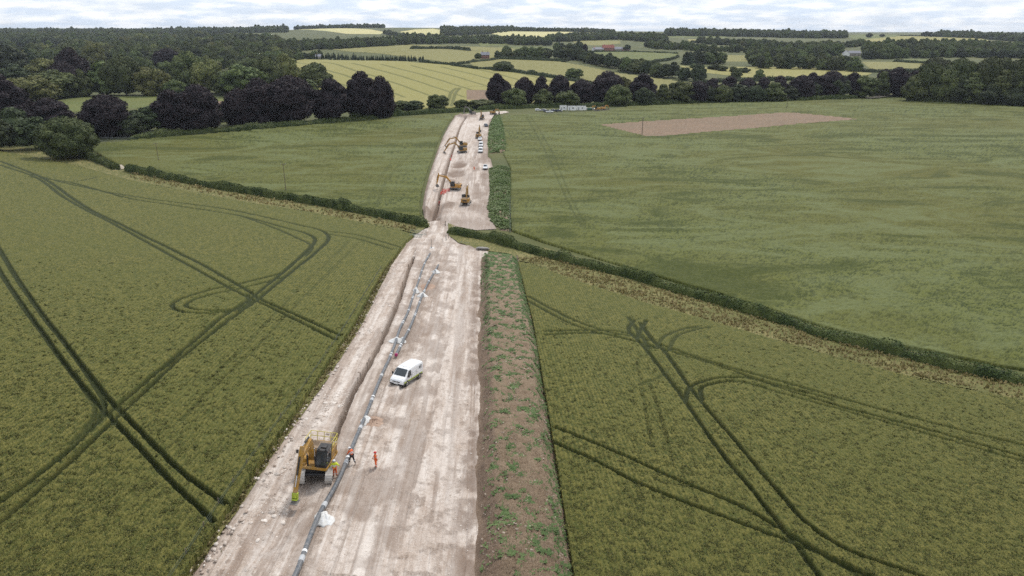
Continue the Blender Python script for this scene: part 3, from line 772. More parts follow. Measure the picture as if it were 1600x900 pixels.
TR2 = wline([(673, 352), (678, 338), (684, 318), (688, 300), (694, 278), (702, 250), (710, 226), (716, 205), (722, 192), (727, 185)])
def strip2_fun():
    store = {}
    ledge = wline([(664, 347), (660, 325), (664, 300), (672, 270), (682, 240), (693, 212), (702, 195), (711, 182)])
    redge = wline([(768, 186), (765, 200), (764, 225), (762, 240), (767, 250), (770, 262), (766, 280), (766, 300), (764, 325), (768, 345), (776, 358)])
    heaps = [((718, 256), 4.6, 13, -.6, 1.0), ((714, 270), 5.4, 11, -.6, .95), ((747, 330), 6, 16, .1, .7), ((758, 276), 2.6, 12, .2, .8), ((702, 322), 3.5, 7, 1.0, .9), ((695, 338), 5, 7, .7, .85), ((667, 332), 2.5, 6, .9, .9), ((720, 340), 9, 9, .35, .15),
             ((735, 288), 5, 7, .55, 0.0), ((758, 245), 3, 16, -.2, .8), ((757, 310), 3.5, 16, .1, .55), ((728, 183), 9, 10, 1.6, .75), ((706, 284), 3, 5, .5, .7), ((757, 222), 2.5, 14, .2, .7), ((740, 300), 7, 14, 0, .3), ((675, 345), 4, 5, -.2, .9), ((762, 178.5), 9, 20, .3, .3)]
    hw = [(at(*p)[:2], a, b, h, s) for p, a, b, h, s in heaps]
    def zf(x, y):
        z = terrain(x, y); fine = fbm(x * .9, y * .5, 41, 4) - .5; rough = fbm(x / 5, y / 9, 42, 4)
        lump = np.clip((fbm(x * 0.4, y * 0.22, 45, 4) - 0.25) * 1.8, 0, 1.4)
        dT, pT, sT = line_dist(x, y, TR2, 12); dL, _, _ = line_dist(x, y, ledge, 14); dR, _, _ = line_dist(x, y, redge, 10)
        left = sT > 0
        u = dL / (dL + dT + 1e-3)
        ridge = np.where(left, np.sin(np.clip((u - .05) / .6, 0, 1) * PI), 0) * 1.0 * sstep(1.4, 3, dT) * (1 - sstep(440, 475, y))
        z = z + ridge * (.4 + .8 * lump) + fine * .12
        soil = np.where(left, .22 * sstep(.5, .7, rough), 0.0); pale = np.where(left, .25, 0.35) * sstep(.3, .6, rough)
        soil = np.maximum(soil, .85 * (1 - sstep(.2, 1.3, dL + (rough - .5))))
        soil = np.maximum(soil, .7 * (1 - sstep(.2, 2.2, dR + (rough - .5) * 2)))
        tm = (1 - sstep(.40, .62, dT)) * sstep(198, 206, y) * (1 - sstep(452, 462, y))
        z = z - 2.2 * tm; soil = np.maximum(soil, tm * .9)
        wide = (1 - sstep(1.2, 2.6, dT)) * (1 - sstep(214, 226, y)); z = z - .7 * wide; soil = np.maximum(soil, .85 * wide)
        for c, a, b, h, s in hw:
            q = np.hypot((x - c[0]) / a, (y - c[1]) / b) + (fbm(x * .35, y * .2, 46, 3) - .5) * .7
            mm = 1 - sstep(.35, 1.05, q)
            z = z + h * mm * (1 if h < 0 else (.6 + .5 * lump)) * sstep(.8, 1.6, dT)
            soil = np.where(s > soil, np.maximum(soil, s * mm * (.75 + .25 * np.clip(rough * 1.6, 0, 1))), soil * (1 - mm) + s * mm)
        rt = sstep(-22, -12, x + (y - 250) * .035) * (y < 420)
        soil = np.maximum(soil, .62 * rt * sstep(.40, .58, fbm(x * .5, y * .09, 111, 4)) * (1 - .5 * sstep(300, 420, y)))
        soil = np.maximum(soil, .45 * sstep(.5, .66, fbm(x * 1.6 + y * .05, y * .03, 112, 3)) * (1 - sstep(280, 420, y)))
        fronty = 1 - sstep(196, 206, y)
        soil = np.maximum(soil, .5 * fronty * sstep(.42, .6, rough))
        j = (NP.random(x.shape) - .5) * .12
        store['s'] = np.clip(soil, 0, 1); store['p'] = np.clip(pale * (1 - soil), 0, 1)
        return z + 0.06 + j * sstep(.1, .4, soil + ridge)
    return zf, store
zf2, st2 = strip2_fun()
STRIP2_Z = zf2
polar_patch('bare_ground', STRIP2, M['chalk'], zf2, 1.5, 0, lambda x, y: {'soil': st2['s'], 'pale': st2['p']}, max_dd=1.2)

# ------------------------------------------------------------------ topsoil banks beside the strip
def soil_bank_mat():
    m, nt, b = _mat('bank_topsoil'); N = NB(nt); p = N.pos()
    n1 = N.noise(p, 0.5, 6, .65, .4); n2 = N.noise(p, 4.0, 5, .75); n3 = N.noise(p, 14.0, 3, .7)
    col = N.mix(N.rng(n1, .35, .65), (0.270, 0.200, 0.135), (0.195, 0.138, 0.090))
    col = N.mix(N.math('MULTIPLY', N.rng(n2, .5, .7), .6), col, (0.145, 0.10, 0.07))
    col = N.mix(N.math('MULTIPLY', N.rng(n3, .6, .72), .8), col, (0.46, 0.40, 0.33))
    col = N.mix(N.attr('side'), col, N.mix(N.rng(n2, .4, .7), (0.170, 0.115, 0.078), (0.27, 0.20, 0.15)))  # flank: pinkish chalky soil, darkened to paint in its shaded slope
    N.l(col, b.inputs['Base Color']); b.inputs['Roughness'].default_value = .97
    N.bump(N.math('ADD', n2, N.math('MULTIPLY', n3, .5)), b, .9, .16)
    return m
M['bank'] = soil_bank_mat()
def bank_height(x, y):
    dl, _, sl = line_dist(x, y, B1L, 12); dr, _, sr = line_dist(x, y, B1R, 12)
    l = np.where(sl > 0, 0, dl) ; r = np.where(sr < 0, 0, dr)
    wob = (fbm(x / 2, y / 4, 51, 4) - .5) * 1.5
    h = 2.1 * sstep(0, 2.3, l + wob * .8) * sstep(0, 1.9, r + wob * .5) * (1 - sstep(150, 159, y))
    return h
st3 = {}
def bank_z(x, y):
    h = bank_height(x, y)
    z = terrain(x, y) - .05 + h + (fbm(x * 1.2, y, 52, 4) - .5) * .55 * np.clip(h, .1, 1) + (NP.random(x.shape) - .5) * .16 * np.clip(h, 0, 1)
    dl, _, _ = line_dist(x, y, B1L, 12)
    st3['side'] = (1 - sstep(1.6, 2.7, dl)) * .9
    return z
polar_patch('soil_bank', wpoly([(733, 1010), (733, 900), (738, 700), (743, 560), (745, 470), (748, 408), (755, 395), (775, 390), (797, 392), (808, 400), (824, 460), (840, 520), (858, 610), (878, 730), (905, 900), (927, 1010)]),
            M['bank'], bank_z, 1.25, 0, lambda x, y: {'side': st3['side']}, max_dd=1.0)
# dark strip laid along the right foot of the bank
ribbon('edge_strip', B1R, 0.40, simple('dark_brown', (0.07, 0.05, 0.035), 0.97, var=1.0, vscale=2, c2=(0.13, 0.1, 0.07)), 0.10, wob=.5)

# ------------------------------------------------------------------ standing wheat: clumps of ears over the near crop
def crop_ears():
    m, nt, b = _mat('wheat_ears'); N = NB(nt)
    oi = N.n('ShaderNodeObjectInfo')
    c = N.mix(N.attr('rnd'), (0.054, 0.068, 0.019), (0.180, 0.162, 0.050)); hs = N.n('ShaderNodeHueSaturation')
    N.l(N.rng(oi.outputs['Random'], 0, 1, .65, 1.3), hs.inputs['Value']); N.l(c, hs.inputs['Color']); N.l(hs.outputs[0], b.inputs['Base Color'])
    M['ears'] = m
crop_ears()
# ------------------------------------------------------------------ foliage
def leaf_mat(name, c1, c2, c3=None, tint=0.25, rough=0.75):
    m, nt, b = _mat(name); N = NB(nt)
    p = N.pos(); f = N.noise(p, 0.35, 4, .6); r = N.attr('rnd')
    oi = N.n('ShaderNodeObjectInfo')
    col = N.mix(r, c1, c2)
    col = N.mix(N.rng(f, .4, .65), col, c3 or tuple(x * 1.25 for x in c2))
    hsv = N.n('ShaderNodeHueSaturation')
    N.l(N.rng(oi.outputs['Random'], 0, 1, 0.5 - 0.025 * tint * 4, 0.5 + 0.006 * tint * 4), hsv.inputs['Hue'])
    N.l(N.rng(oi.outputs['Random'], 0, 1, 1 - tint, 1 + tint), hsv.inputs['Value'])
    N.l(col, hsv.inputs['Color']); N.l(hsv.outputs[0], b.inputs['Base Color'])
    b.inputs['Roughness'].default_value = rough; b.inputs['Specular IOR Level'].default_value = 0.2
    return m
M['leaf_oak'] = leaf_mat('oak_leaves', (0.024, 0.036, 0.012), (0.056, 0.072, 0.024), (0.068, 0.082, 0.027))
M['leaf_green'] = leaf_mat('green_leaves', (0.032, 0.050, 0.017), (0.082, 0.108, 0.034), (0.108, 0.132, 0.042))
M['leaf_olive'] = leaf_mat('olive_leaves', (0.055, 0.068, 0.020), (0.130, 0.145, 0.045), (0.16, 0.165, 0.055))
M['leaf_dark'] = leaf_mat('dark_leaves', (0.018, 0.028, 0.013), (0.042, 0.056, 0.024), (0.052, 0.067, 0.026))
M['leaf_beech'] = leaf_mat('copper_beech_leaves', (0.009, 0.006, 0.008), (0.023, 0.015, 0.018), (0.030, 0.020, 0.022), tint=.15)
M['leaf_conifer'] = leaf_mat('conifer_needles', (0.014, 0.026, 0.014), (0.030, 0.046, 0.020))
M['leaf_hedge'] = leaf_mat('hedge_leaves', (0.022, 0.036, 0.012), (0.068, 0.098, 0.026), (0.095, 0.115, 0.034), tint=.1)
M['leaf_weed'] = leaf_mat('weed_leaves', (0.045, 0.080, 0.026), (0.095, 0.150, 0.050), (0.12, 0.175, 0.065), tint=.1)
M['leaf_weed2'] = leaf_mat('dense_weed_leaves', (0.095, 0.15, 0.050), (0.19, 0.26, 0.095), (0.26, 0.31, 0.16), tint=.1)
M['leaf_dry'] = leaf_mat('dry_grass_blades', (0.30, 0.25, 0.11), (0.20, 0.185, 0.07), (0.34, 0.28, 0.13), tint=.1)
M['leaf_rough'] = leaf_mat('rough_grass_blades', (0.10, 0.105, 0.035), (0.24, 0.20, 0.09), (0.30, 0.25, 0.12), tint=.1)
M['bark'] = simple('bark', (0.12, 0.10, 0.075), .95, var=1.0, vscale=4, c2=(0.06, 0.05, 0.04), bump=.6)

_ico = {}
def ico(sub):
    if sub not in _ico:
        bm = bmesh.new(); bmesh.ops.create_icosphere(bm, subdivisions=sub, radius=1.0)
        _ico[sub] = (np.array([v.co[:] for v in bm.verts]), np.array([[v.index for v in f.verts] for f in bm.faces])); bm.free()
    return _ico[sub]
def leaf_quads(P, Nn, size, rng, jit=.55):
    """one bent leaf clump (a quad) at each point, facing roughly along Nn"""
    n = len(P)
    d = Nn + rng.normal(0, jit, (n, 3)); d /= np.linalg.norm(d, axis=1)[:, None] + 1e-9
    a = np.cross(d, rng.normal(0, 1, (n, 3))); a /= np.linalg.norm(a, axis=1)[:, None] + 1e-9
    b = np.cross(d, a)
    s = size * (0.6 + 0.8 * rng.random(n))[:, None] / 2
    asp = (0.6 + 0.5 * rng.random(n))[:, None]
    v = np.stack([P - a * s * 1.1, P - b * s * asp, P + a * s * 1.1 + d * s * .25, P + b * s * asp], 1).reshape(-1, 3)
    f = np.arange(n * 4).reshape(n, 4)
    return v, f
def mixed_mesh(name, tv, tf, qv, qf, mat, rng):
    """triangles (inner masses) plus quads (leaves) in one mesh with a per-face random value"""
    tq = np.concatenate([tf, tf[:, 2:3]], 1) if len(tf) else np.zeros((0, 4), int)
    me = bpy.data.meshes.new(name)
    V = np.concatenate([tv, qv]) if len(tf) else qv
    nt_, nq = len(tf), len(qf)
    loops = np.concatenate([tf.ravel(), (qf + len(tv) if len(tf) else qf).ravel()])
    me.vertices.add(len(V)); me.vertices.foreach_set('co', V.astype(np.float32).ravel())
    me.loops.add(len(loops)); me.loops.foreach_set('vertex_index', loops.astype(np.int32))
    me.polygons.add(nt_ + nq)
    me.polygons.foreach_set('loop_start', np.concatenate([np.arange(nt_) * 3, nt_ * 3 + np.arange(nq) * 4]).astype(np.int32))
    me.update(calc_edges=True)
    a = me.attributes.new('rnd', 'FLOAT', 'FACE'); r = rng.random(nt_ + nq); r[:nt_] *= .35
    a.data.foreach_set('value', r.astype(np.float32))
    me.materials.append(mat)
    return me
def crown_mesh(name, mat, w, h, z0, seed, nl=26, leaf=.8, n=2600, shape='dome', squash=1.0):
    """leafy crown: w wide, from z0 to h high; many lobes on a domed envelope, leaves on the lobes, gaps between them"""
    rng = np.random.default_rng(seed)
    Rr = w / 2; H = h - z0
    C = []; Q = []
    i = 0
    while len(C) < nl and i < 4000:
        i += 1
        u = rng.random(); a = rng.random() * 2 * PI
        if shape == 'dome': prof = math.sqrt(max(0, 1 - max(0, (u - .38) / .62) ** 2.2)) * (0.72 + .28 * min(1, u / .3))
        elif shape == 'round': prof = math.sqrt(max(0, 1 - (2 * u - 1) ** 2)) 
        elif shape == 'tall': prof = math.sqrt(max(0, 1 - max(0, (u - .3) / .7) ** 1.7)) * (0.8 + .2 * min(1, u / .3)) * .95
        else: prof = 1 - u
        r = Rr * (0.26 + .12 * rng.random()) * (1 if shape != 'cone' else (.9 - .6 * u))
        rad = max(0, Rr * prof - r * .75) * (0.86 + .2 * rng.random()) * (1 if rng.random() < .8 else rng.random())
        z = z0 + r * .7 + u * (H - r * 1.5)
        c = np.array([rad * math.cos(a), rad * math.sin(a), z])
        if all(np.linalg.norm(c - q) > .5 * r for q in C) or rng.random() < .12:
            C.append(c); Q.append(r)
    C = np.array(C); Q = np.array(Q)
    iv, jf = ico(2 if n > 1200 else 1)
    tv = []; tf = []; b = 0
    for c, r in zip(C, Q):
        v = iv * (r * .86) * (1 + rng.normal(0, .07, (len(iv), 1))); v = v * np.array([1, 1, .85]) + c
        tv.append(v); tf.append(jf + b); b += len(v)
    tv.append(np.array(iv) * np.array([Rr * .55, Rr * .55, H * .38]) + np.array([0, 0, z0 + H * .45])); tf.append(jf + b)
    tv = np.concatenate(tv); tf = np.concatenate(tf)
    k = rng.choice(len(C), n * 2, p=Q ** 2 / (Q ** 2).sum())
    d = rng.normal(0, 1, (n * 2, 3)); d[:, 2] += .25; d /= np.linalg.norm(d, axis=1)[:, None]
    rr = Q[k] * (0.90 + .20 * rng.random(n * 2))
    P = C[k] + d * rr[:, None] * np.array([1, 1, .88])
    dm = np.min(np.linalg.norm(P[:, None, :] - C[None], axis=2) / Q[None], axis=1)
    ok = dm > .82
    P = P[ok][:n]; d = d[ok][:n]
    qv, qf = leaf_quads(P, d, leaf, rng)
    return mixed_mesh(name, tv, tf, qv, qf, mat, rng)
def conifer_mesh(name, mat, w, h, seed, n=1500):
    rng = np.random.default_rng(seed)
    iv, jf = ico(1); tv = []; tf = []; b = 0
    for k in range(8):
        u = k / 8; r = w / 2 * (1 - u) * .8 + .2
        v = iv * np.array([r, r, h / 10]) + np.array([0, 0, h * (.12 + u * .8)]); tv.append(v); tf.append(jf + b); b += len(v)
    u = 1 - np.sqrt(rng.random(n)); a = rng.random(n) * 2 * PI
    rad = w / 2 * (1 - u) * (.7 + .4 * rng.random(n)) * (1 + .25 * np.sin(u * 40)) + .1
    P = np.stack([rad * np.cos(a), rad * np.sin(a), h * (.06 + .94 * u)], 1)
    d = np.stack([np.cos(a), np.sin(a), np.full(n, .6)], 1)
    qv, qf = leaf_quads(P, d, w * .13, rng)
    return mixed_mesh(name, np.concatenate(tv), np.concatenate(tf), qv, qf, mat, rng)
def trunk_mesh(h, r, limbs=5, seed=0):
    rg = random.Random(seed); b = MB()
    b.tube([(0, 0, -.6), (0, 0, h * .15), (rg.uniform(-.2, .2), rg.uniform(-.2, .2), h * .45), (0, 0, h * .75)], [r * 1.35, r, r * .75, r * .25], 8)
    for i in range(limbs):
        a = 2 * PI * i / limbs + rg.random(); z = h * rg.uniform(.22, .45); L = h * rg.uniform(.25, .38)
        b.tube([(0, 0, z), (math.cos(a) * L * .45, math.sin(a) * L * .45, z + L * .4), (math.cos(a) * L, math.sin(a) * L, z + L * .75)], [r * .5, r * .3, r * .1], 6)
    me = bpy.data.meshes.new('trunk'); me.from_pydata(b.v, [], b.f); me.materials.append(M['bark']); 
    me.polygons.foreach_set('use_smooth', [True] * len(me.polygons)); me.update()
    return me
PROTO = {}
def protos(kind, mat, specs):
    PROTO[kind] = []
    for i, (w, h, z0, shp, nl, n, leaf) in enumerate(specs):
        cm = crown_mesh(kind + '_crown', M[mat], w, h, z0, 100 + i * 7 + len(kind) * 31, nl, leaf, n, shp) if shp != 'cone' else conifer_mesh(kind + '_crown', M[mat], w, h, 50 + i, n)
        PROTO[kind].append((cm, trunk_mesh(h * .8, .035 * h * .6, 5, i), w, h))
protos('oak', 'leaf_oak', [(20, 18, .6, 'dome', 60, 11000, .6), (20, 15, 1.5, 'dome', 38, 6000, .8)])
protos('green', 'leaf_green', [(14, 16, .8, 'dome', 30, 3600, .85), (13, 17, .9, 'tall', 28, 3400, .85), (16, 15, .5, 'dome', 36, 4000, .85)])
protos('olive', 'leaf_olive', [(15, 15, .6, 'dome', 32, 3600, .8), (13, 14, .7, 'dome', 26, 3000, .8)])
protos('dark', 'leaf_dark', [(13, 14, .8, 'dome', 26, 3000, .8), (15, 13, .8, 'round', 28, 3200, .8), (11, 15, 1.2, 'tall', 22, 2600, .8)])
protos('beech', 'leaf_beech', [(18, 20, .3, 'tall', 50, 6600, .75), (16, 21, .4, 'tall', 46, 6200, .75), (19, 18, .2, 'dome', 50, 6600, .75)])
protos('conifer', 'leaf_conifer', [(6, 16, 0, 'cone', 0, 1500, .5), (7, 14, 0, 'cone', 0, 1500, .5)])
protos('bush', 'leaf_dark', [(6, 4, .0, 'dome', 16, 1500, .4), (7, 3.6, .0, 'dome', 18, 1600, .4)])
NAMES = {'oak': ('oak_tree', 'tree'), 'green': ('broadleaf_tree', 'tree'), 'olive': ('broadleaf_tree', 'tree'), 'dark': ('broadleaf_tree', 'tree'), 'beech': ('copper_beech_tree', 'tree'),
         'conifer': ('conifer_tree', 'tree'), 'bush': ('bush', 'bush')}
tree_count = 0
def place_tree(x, y, h, w, kind, label, group=None, k=None, rz=None):
    global tree_count
    tree_count += 1
    P = PROTO[kind]; cm, tm, pw, ph = P[(k if k is not None else rnd.randrange(len(P))) % len(P)]
    r = empty(NAMES[kind][0], (x, y, tz(x, y) - .15), rz if rz is not None else rnd.random() * 6.28)
    r.scale = (w / pw, w / pw, h / ph)
    tag(r, label, NAMES[kind][1], group)
    c = bpy.data.objects.new('crown' if kind != 'bush' else 'foliage', cm); COL.objects.link(c); c.parent = r
    if kind not in ('conifer', 'bush'):
        t = bpy.data.objects.new('trunk', tm); COL.objects.link(t); t.parent = r
    return r
def h_for(X, Y, z0, top_py):
    dep = PITCH + math.atan((top_py - 450) / FPX)
    return CAM_H - Y * math.tan(dep) - z0
def tree_px(px, base, top, wpx, kind, label, group=None, k=None):
    X, Y, Z = at(px, base)
    zc = Y * _cp + (CAM_H - Z) * _sp
    h = max(h_for(X, Y, Z, top), 2.0) * 1.05; w = wpx * zc / FPX * 1.22
    return place_tree(X, Y, h, w, kind, label, group, k)

# ---- hand placed trees round the near fields
T = tree_px
T(110, 247, 185, 70, 'oak', 'broad dark green spreading oak at the field corner by the near left hedge', k=0)
T(172, 213, 151, 66, 'beech', 'domed purple copper beech standing just behind the metal field gate', k=2)
T(82, 203, 154, 58, 'beech', 'purple copper beech rising behind the spreading oak, to its upper left', k=0)
T(8, 198, 118, 70, 'beech', 'tall copper beech cut off by the left edge, lowest at the left', k=1)
T(272, 204, 143, 52, 'beech', 'narrower left half of the copper beech pair left of the parkland gap', k=1)
T(312, 205, 133, 62, 'beech', 'taller right half of the copper beech pair left of the parkland gap', k=0)
T(378, 195, 141, 46, 'beech', 'low copper beech just right of the parkland gap', k=2)
T(408, 193, 124, 58, 'beech', 'second copper beech right of the parkland gap', k=0)
T(458, 191, 122, 70, 'beech', 'wide copper beech in the middle of the dark mass beside the barley', k=2)
T(520, 189, 126, 54, 'beech', 'copper beech with a pale trunk showing at its foot', k=1)
T(568, 186, 115, 50, 'beech', 'tallest copper beech of the mass left of the pale wheat hill', k=1)
T(597, 184, 120, 38, 'beech', 'rightmost copper beech of the mass left of the pale wheat hill', k=0)
T(28, 224, 171, 60, 'dark', 'dark bushy tree at the left edge beyond the wheat corner')
T(62, 233, 183, 52, 'dark', 'dark round tree tucked against the left side of the spreading oak')
T(-2, 236, 186, 46, 'dark', 'dark tree on the left picture edge above the rough verge')
T(232, 206, 167, 52, 'dark', 'dark green rounded tree between two purple beeches on the left', k=0)
T(205, 214, 180, 34, 'dark', 'small dark green tree at the right foot of the gateside beech', k=2)
T(345, 190, 170, 22, 'green', 'small green tree in the parkland gap between beech masses')
T(494, 137, 100, 42, 'green', 'lone round green tree on the left edge of the pale wheat hill', k=2)
T(472, 150, 122, 40, 'green', 'green tree showing above the copper beeches beside the pale wheat hill')
T(628, 172, 157, 28, 'green', 'left one of two low round trees right of the beech mass')
T(645, 172, 157, 30, 'dark', 'right one of two low round trees right of the beech mass')
T(684, 171, 147, 28, 'green', 'rounded green tree in the far hedge below the pale wheat hill', k=0)
T(722, 169, 156, 20, 'green', 'small round tree in the far hedge left of the brown tilled plot')
T(752, 169, 155, 36, 'green', 'low spreading tree below the brown tilled plot')
T(777, 164, 117, 30, 'beech', 'tall copper beech at the left end of the beech avenue', k=1)
T(788, 163, 126, 26, 'beech', 'shorter copper beech second from the left in the avenue', k=0)
T(819, 163, 121, 32, 'beech', 'copper beech between the two leftmost green avenue trees', k=0)
T(846, 163, 121, 28, 'beech', 'copper beech above the gap right of the second green avenue tree', k=1)
T(874, 162, 118, 32, 'beech', 'copper beech behind the white site cabins, with a peaked top', k=0)
T(909, 162, 126, 36, 'beech', 'low wide copper beech right of the white site cabins', k=2)
T(948, 162, 112, 48, 'beech', 'largest domed copper beech in the middle of the avenue', k=0)
T(1003, 161, 117, 38, 'beech', 'domed copper beech near the right end of the avenue', k=1)
T(803, 168, 137, 34, 'green', 'rounded green tree in front of the leftmost avenue beeches', k=0)
T(849, 167, 140, 28, 'green', 'rounded green tree behind the parked cars in the avenue', k=1)
T(886, 167, 141, 30, 'green', 'rounded green tree directly behind the tallest white cabin', k=0)
T(965, 165, 134, 34, 'green', 'green tree in front of the right flank of the largest beech', k=2)
T(1006, 164, 137, 26, 'dark', 'dark green tree in front of the avenue beech near its right end', k=0)
T(972, 160, 120, 26, 'olive', 'lighter green tree peeping out behind the largest avenue beech')
T(1035, 162, 133, 28, 'green', 'round green tree right of the avenue gap', k=1)
T(1063, 161, 126, 36, 'green', 'taller green tree second right of the avenue gap', k=0)
T(1090, 160, 128, 34, 'beech', 'copper beech right of the green pair beyond the avenue gap', k=2)
g = 'mixed trees in the far belt right of the avenue'
for px, b_, t_, w, k_ in [(1112, 158, 124, 30, 'beech'), (1138, 158, 121, 32, 'beech'), (1165, 157, 123, 32, 'beech'), (1190, 157, 122, 28, 'beech'), (1215, 156, 120, 30, 'beech')]:
    T(px, b_, t_, w, k_, 'low crowned copper beech in the far belt behind the thin wooden pole', 'low copper beeches behind the far right barley')
for px, b_, t_, w, k_ in [(1105, 160, 135, 28, 'dark'), (1128, 160, 134, 28, 'green'), (1152, 159, 131, 34, 'dark'), (1180, 159, 134, 30, 'dark'), (1208, 158, 130, 34, 'green'), (1232, 157, 134, 26, 'dark')]:
    T(px, b_, t_, w, k_, 'green tree in front of the low copper beeches beyond the far right barley', 'green trees in front of the far right beeches')
T(1250, 155, 119, 34, 'beech', 'domed copper beech left of the tallest one in the far right belt', k=2)
T(1266, 152, 115, 26, 'beech', 'slender copper beech beside the tallest one in the far right belt', k=1)
T(1294, 152, 111, 42, 'beech', 'tallest copper beech in the far right belt, with a broad top', k=0)
T(1330, 151, 115, 28, 'beech', 'copper beech just right of the broad tallest one in the far right belt', k=1)
T(1308, 153, 120, 28, 'dark', 'dark green tree in front of the tallest far right beech', k=0)
T(1268, 154, 128, 24, 'dark', 'dark green low tree between two far right beeches', k=2)
T(1350, 152, 118, 34, 'green', 'rounded lighter green tree left of the farm track opening', k=0)
T(1376, 150, 113, 24, 'green', 'pale green tree behind the farm track opening', k=1)
T(1400, 150, 106, 36, 'beech', 'copper beech right above the farm track opening', k=0)
T(1378, 148, 110, 24, 'beech', 'small copper beech behind the farm track opening', k=2)
T(1424, 150, 112, 26, 'beech', 'copper beech against the left side of the big right hand wood', k=1)
for px, b_, t_, w, k_ in [(1428, 158, 118, 34, 'green'), (1448, 157, 100, 44, 'oak'), (1470, 159, 112, 38, 'green'), (1492, 158, 94, 50, 'oak'), (1515, 161, 115, 42, 'green'), (1538, 160, 92, 50, 'oak'), (1562, 163, 112, 44, 'green'),
                          (1588, 163, 95, 52, 'oak'), (1612, 166, 110, 50, 'green'), (1455, 158, 128, 30, 'dark'), (1500, 161, 130, 34, 'dark'), (1545, 164, 134, 34, 'dark'), (1585, 166, 138, 34, 'dark')]:
    T(px, b_, t_, w, k_, 'dense tree crown at the front of the big wood on the right edge', 'trees at the front of the right hand wood')
# ---- parkland trees, second tier on the left
for a in [(51, 160, 118, 64, 'olive', 'broad pale olive tree at the left end of the small parkland meadow'), (88, 155, 109, 58, 'green', 'green domed tree behind the broad olive one by the parkland meadow'),
          (122, 150, 76, 46, 'beech', 'tall copper beech above the left end of the parkland meadow'), (108, 152, 98, 50, 'beech', 'lower copper beech leaning against the tall one above the parkland meadow'),
          (130, 152, 110, 28, 'green', 'narrow green tree in front of the tall parkland beech'), (168, 149, 98, 52, 'green', 'left half of the large green clump above the parkland meadow'),
          (198, 149, 89, 52, 'oak', 'right half of the large green clump above the parkland meadow'), (240, 150, 104, 44, 'olive', 'round olive topped tree right of the large parkland clump'),
          (275, 150, 126, 32, 'green', 'small round tree at the right end of the parkland meadow'), (70, 130, 93, 46, 'olive', 'flat topped pale tree left of the tall parkland beech'),
          (97, 128, 93, 40, 'olive', 'olive tree touching the tall parkland beech on its left'), (300, 140, 84, 48, 'green', 'round green tree above the copper beech pair'),
          (328, 146, 93, 42, 'olive', 'yellowish green tree right above the copper beech pair'), (384, 150, 101, 56, 'green', 'grey green tree above the low beech right of the parkland gap'),
          (352, 148, 112, 34, 'green', 'green tree filling the view above the parkland gap'), (265, 112, 76, 44, 'beech', 'dark copper beech far back above the parkland meadow'),
          (150, 104, 64, 26, 'olive', 'yellow green slender tree in the back wood on the left'), (50, 116, 76, 30, 'conifer', 'dark pointed conifer on the left near the small pale field'),
          (14, 122, 72, 52, 'dark', 'dark tree at the left edge below the small pale field'), (30, 138, 100, 40, 'dark', 'dark tree at the left edge above the low beech'),
          (420, 140, 92, 40, 'green', 'green tree in the wood edge left of the pale wheat hill'), (448, 128, 86, 34, 'olive', 'grey olive tree at the top left corner of the pale wheat hill')]:
    T(*a)
# loose rows behind, each row a group of look-alikes
def row(pix, n, hr, wr, kinds, label, group, jx=4.0, rows=1, depth=10.0):
    ln = spline(wpoly(pix), 8); seg = np.hypot(*(ln[1:] - ln[:-1]).T); cum = np.concatenate([[0], np.cumsum(seg)])
    for r_ in range(rows):
        for i in range(n):
            s = cum[-1] * (i + .5 + rnd.uniform(-.35, .35)) / n
            j = min(int(np.searchsorted(cum, s)), len(ln) - 1); t = (s - cum[j - 1]) / max(cum[j] - cum[j - 1], 1e-6)
            p = ln[j - 1] * (1 - t) + ln[j] * t
            place_tree(p[0] + rnd.uniform(-jx, jx), p[1] + rnd.uniform(-jx, jx) + depth * r_, rnd.uniform(*hr), rnd.uniform(*wr), rnd.choice(kinds), label, group)
row([(145, 128), (190, 118), (250, 116), (300, 112), (350, 112), (400, 112), (440, 108)], 15, (14, 19), (14, 19), ['green', 'green', 'dark', 'olive', 'oak'], 'woodland tree in the back wood behind the parkland', 'trees at the front of the left back wood', rows=2, depth=40)
row([(885, 91), (930, 101), (975, 111), (1030, 121), (1080, 127), (1108, 131)], 20, (11, 17), (13, 19), ['green', 'dark', 'dark', 'oak'], 'full crowned tree in the thick belt right of the olive wheat field', 'trees of the thick central belt', rows=2, depth=22)
row([(788, 91), (820, 91), (850, 92), (882, 93)], 7, (12, 18), (16, 22), ['dark', 'green', 'green'], 'rounded tree in the clump above the olive wheat field', 'trees of the clump above the olive wheat', rows=2, depth=24)
row([(868, 82), (890, 81), (916, 81)], 5, (12, 16), (14, 20), ['dark', 'green'], 'tree in the small clump left of the red roofed farm', 'trees left of the red roofed farm', rows=2, depth=30)
row([(1070, 101), (1100, 100), (1132, 99)], 8, (13, 18), (13, 18), ['dark', 'green', 'conifer'], 'tree in the dark clump behind the right end of the central belt', 'trees of the dark clump right of centre', rows=2, depth=22)
row([(1075, 106), (1120, 110), (1172, 116)], 8, (5, 8), (9, 13), ['dark', 'green'], 'low hedgerow tree between the two pale fields right of centre', 'low hedgerow trees right of centre')
row([(1185, 107), (1230, 108), (1280, 109), (1348, 113)], 13, (13, 19), (15, 21), ['green', 'dark', 'green', 'oak'], 'tree in the wood in front of the white farmhouse', 'trees in front of the white farmhouse', rows=2, depth=40)
T(787, 111, 96, 28, 'oak', 'lone spreading tree at the left end of the olive wheat field', k=1)
T(897, 123, 106, 23, 'green', 'lone round tree on the hedge line in the wheat', k=0)
T(1186, 126, 109, 14, 'green', 'small round tree at the left end of the pale right hand field')
T(1150, 124, 108, 16, 'green', 'isolated little tree right of the low hedgerow trees')
T(747, 92, 83, 9, 'green', 'small tree beside the lone cottage')
T(778, 92, 79, 11, 'dark', 'upright dark tree right of the lone cottage')
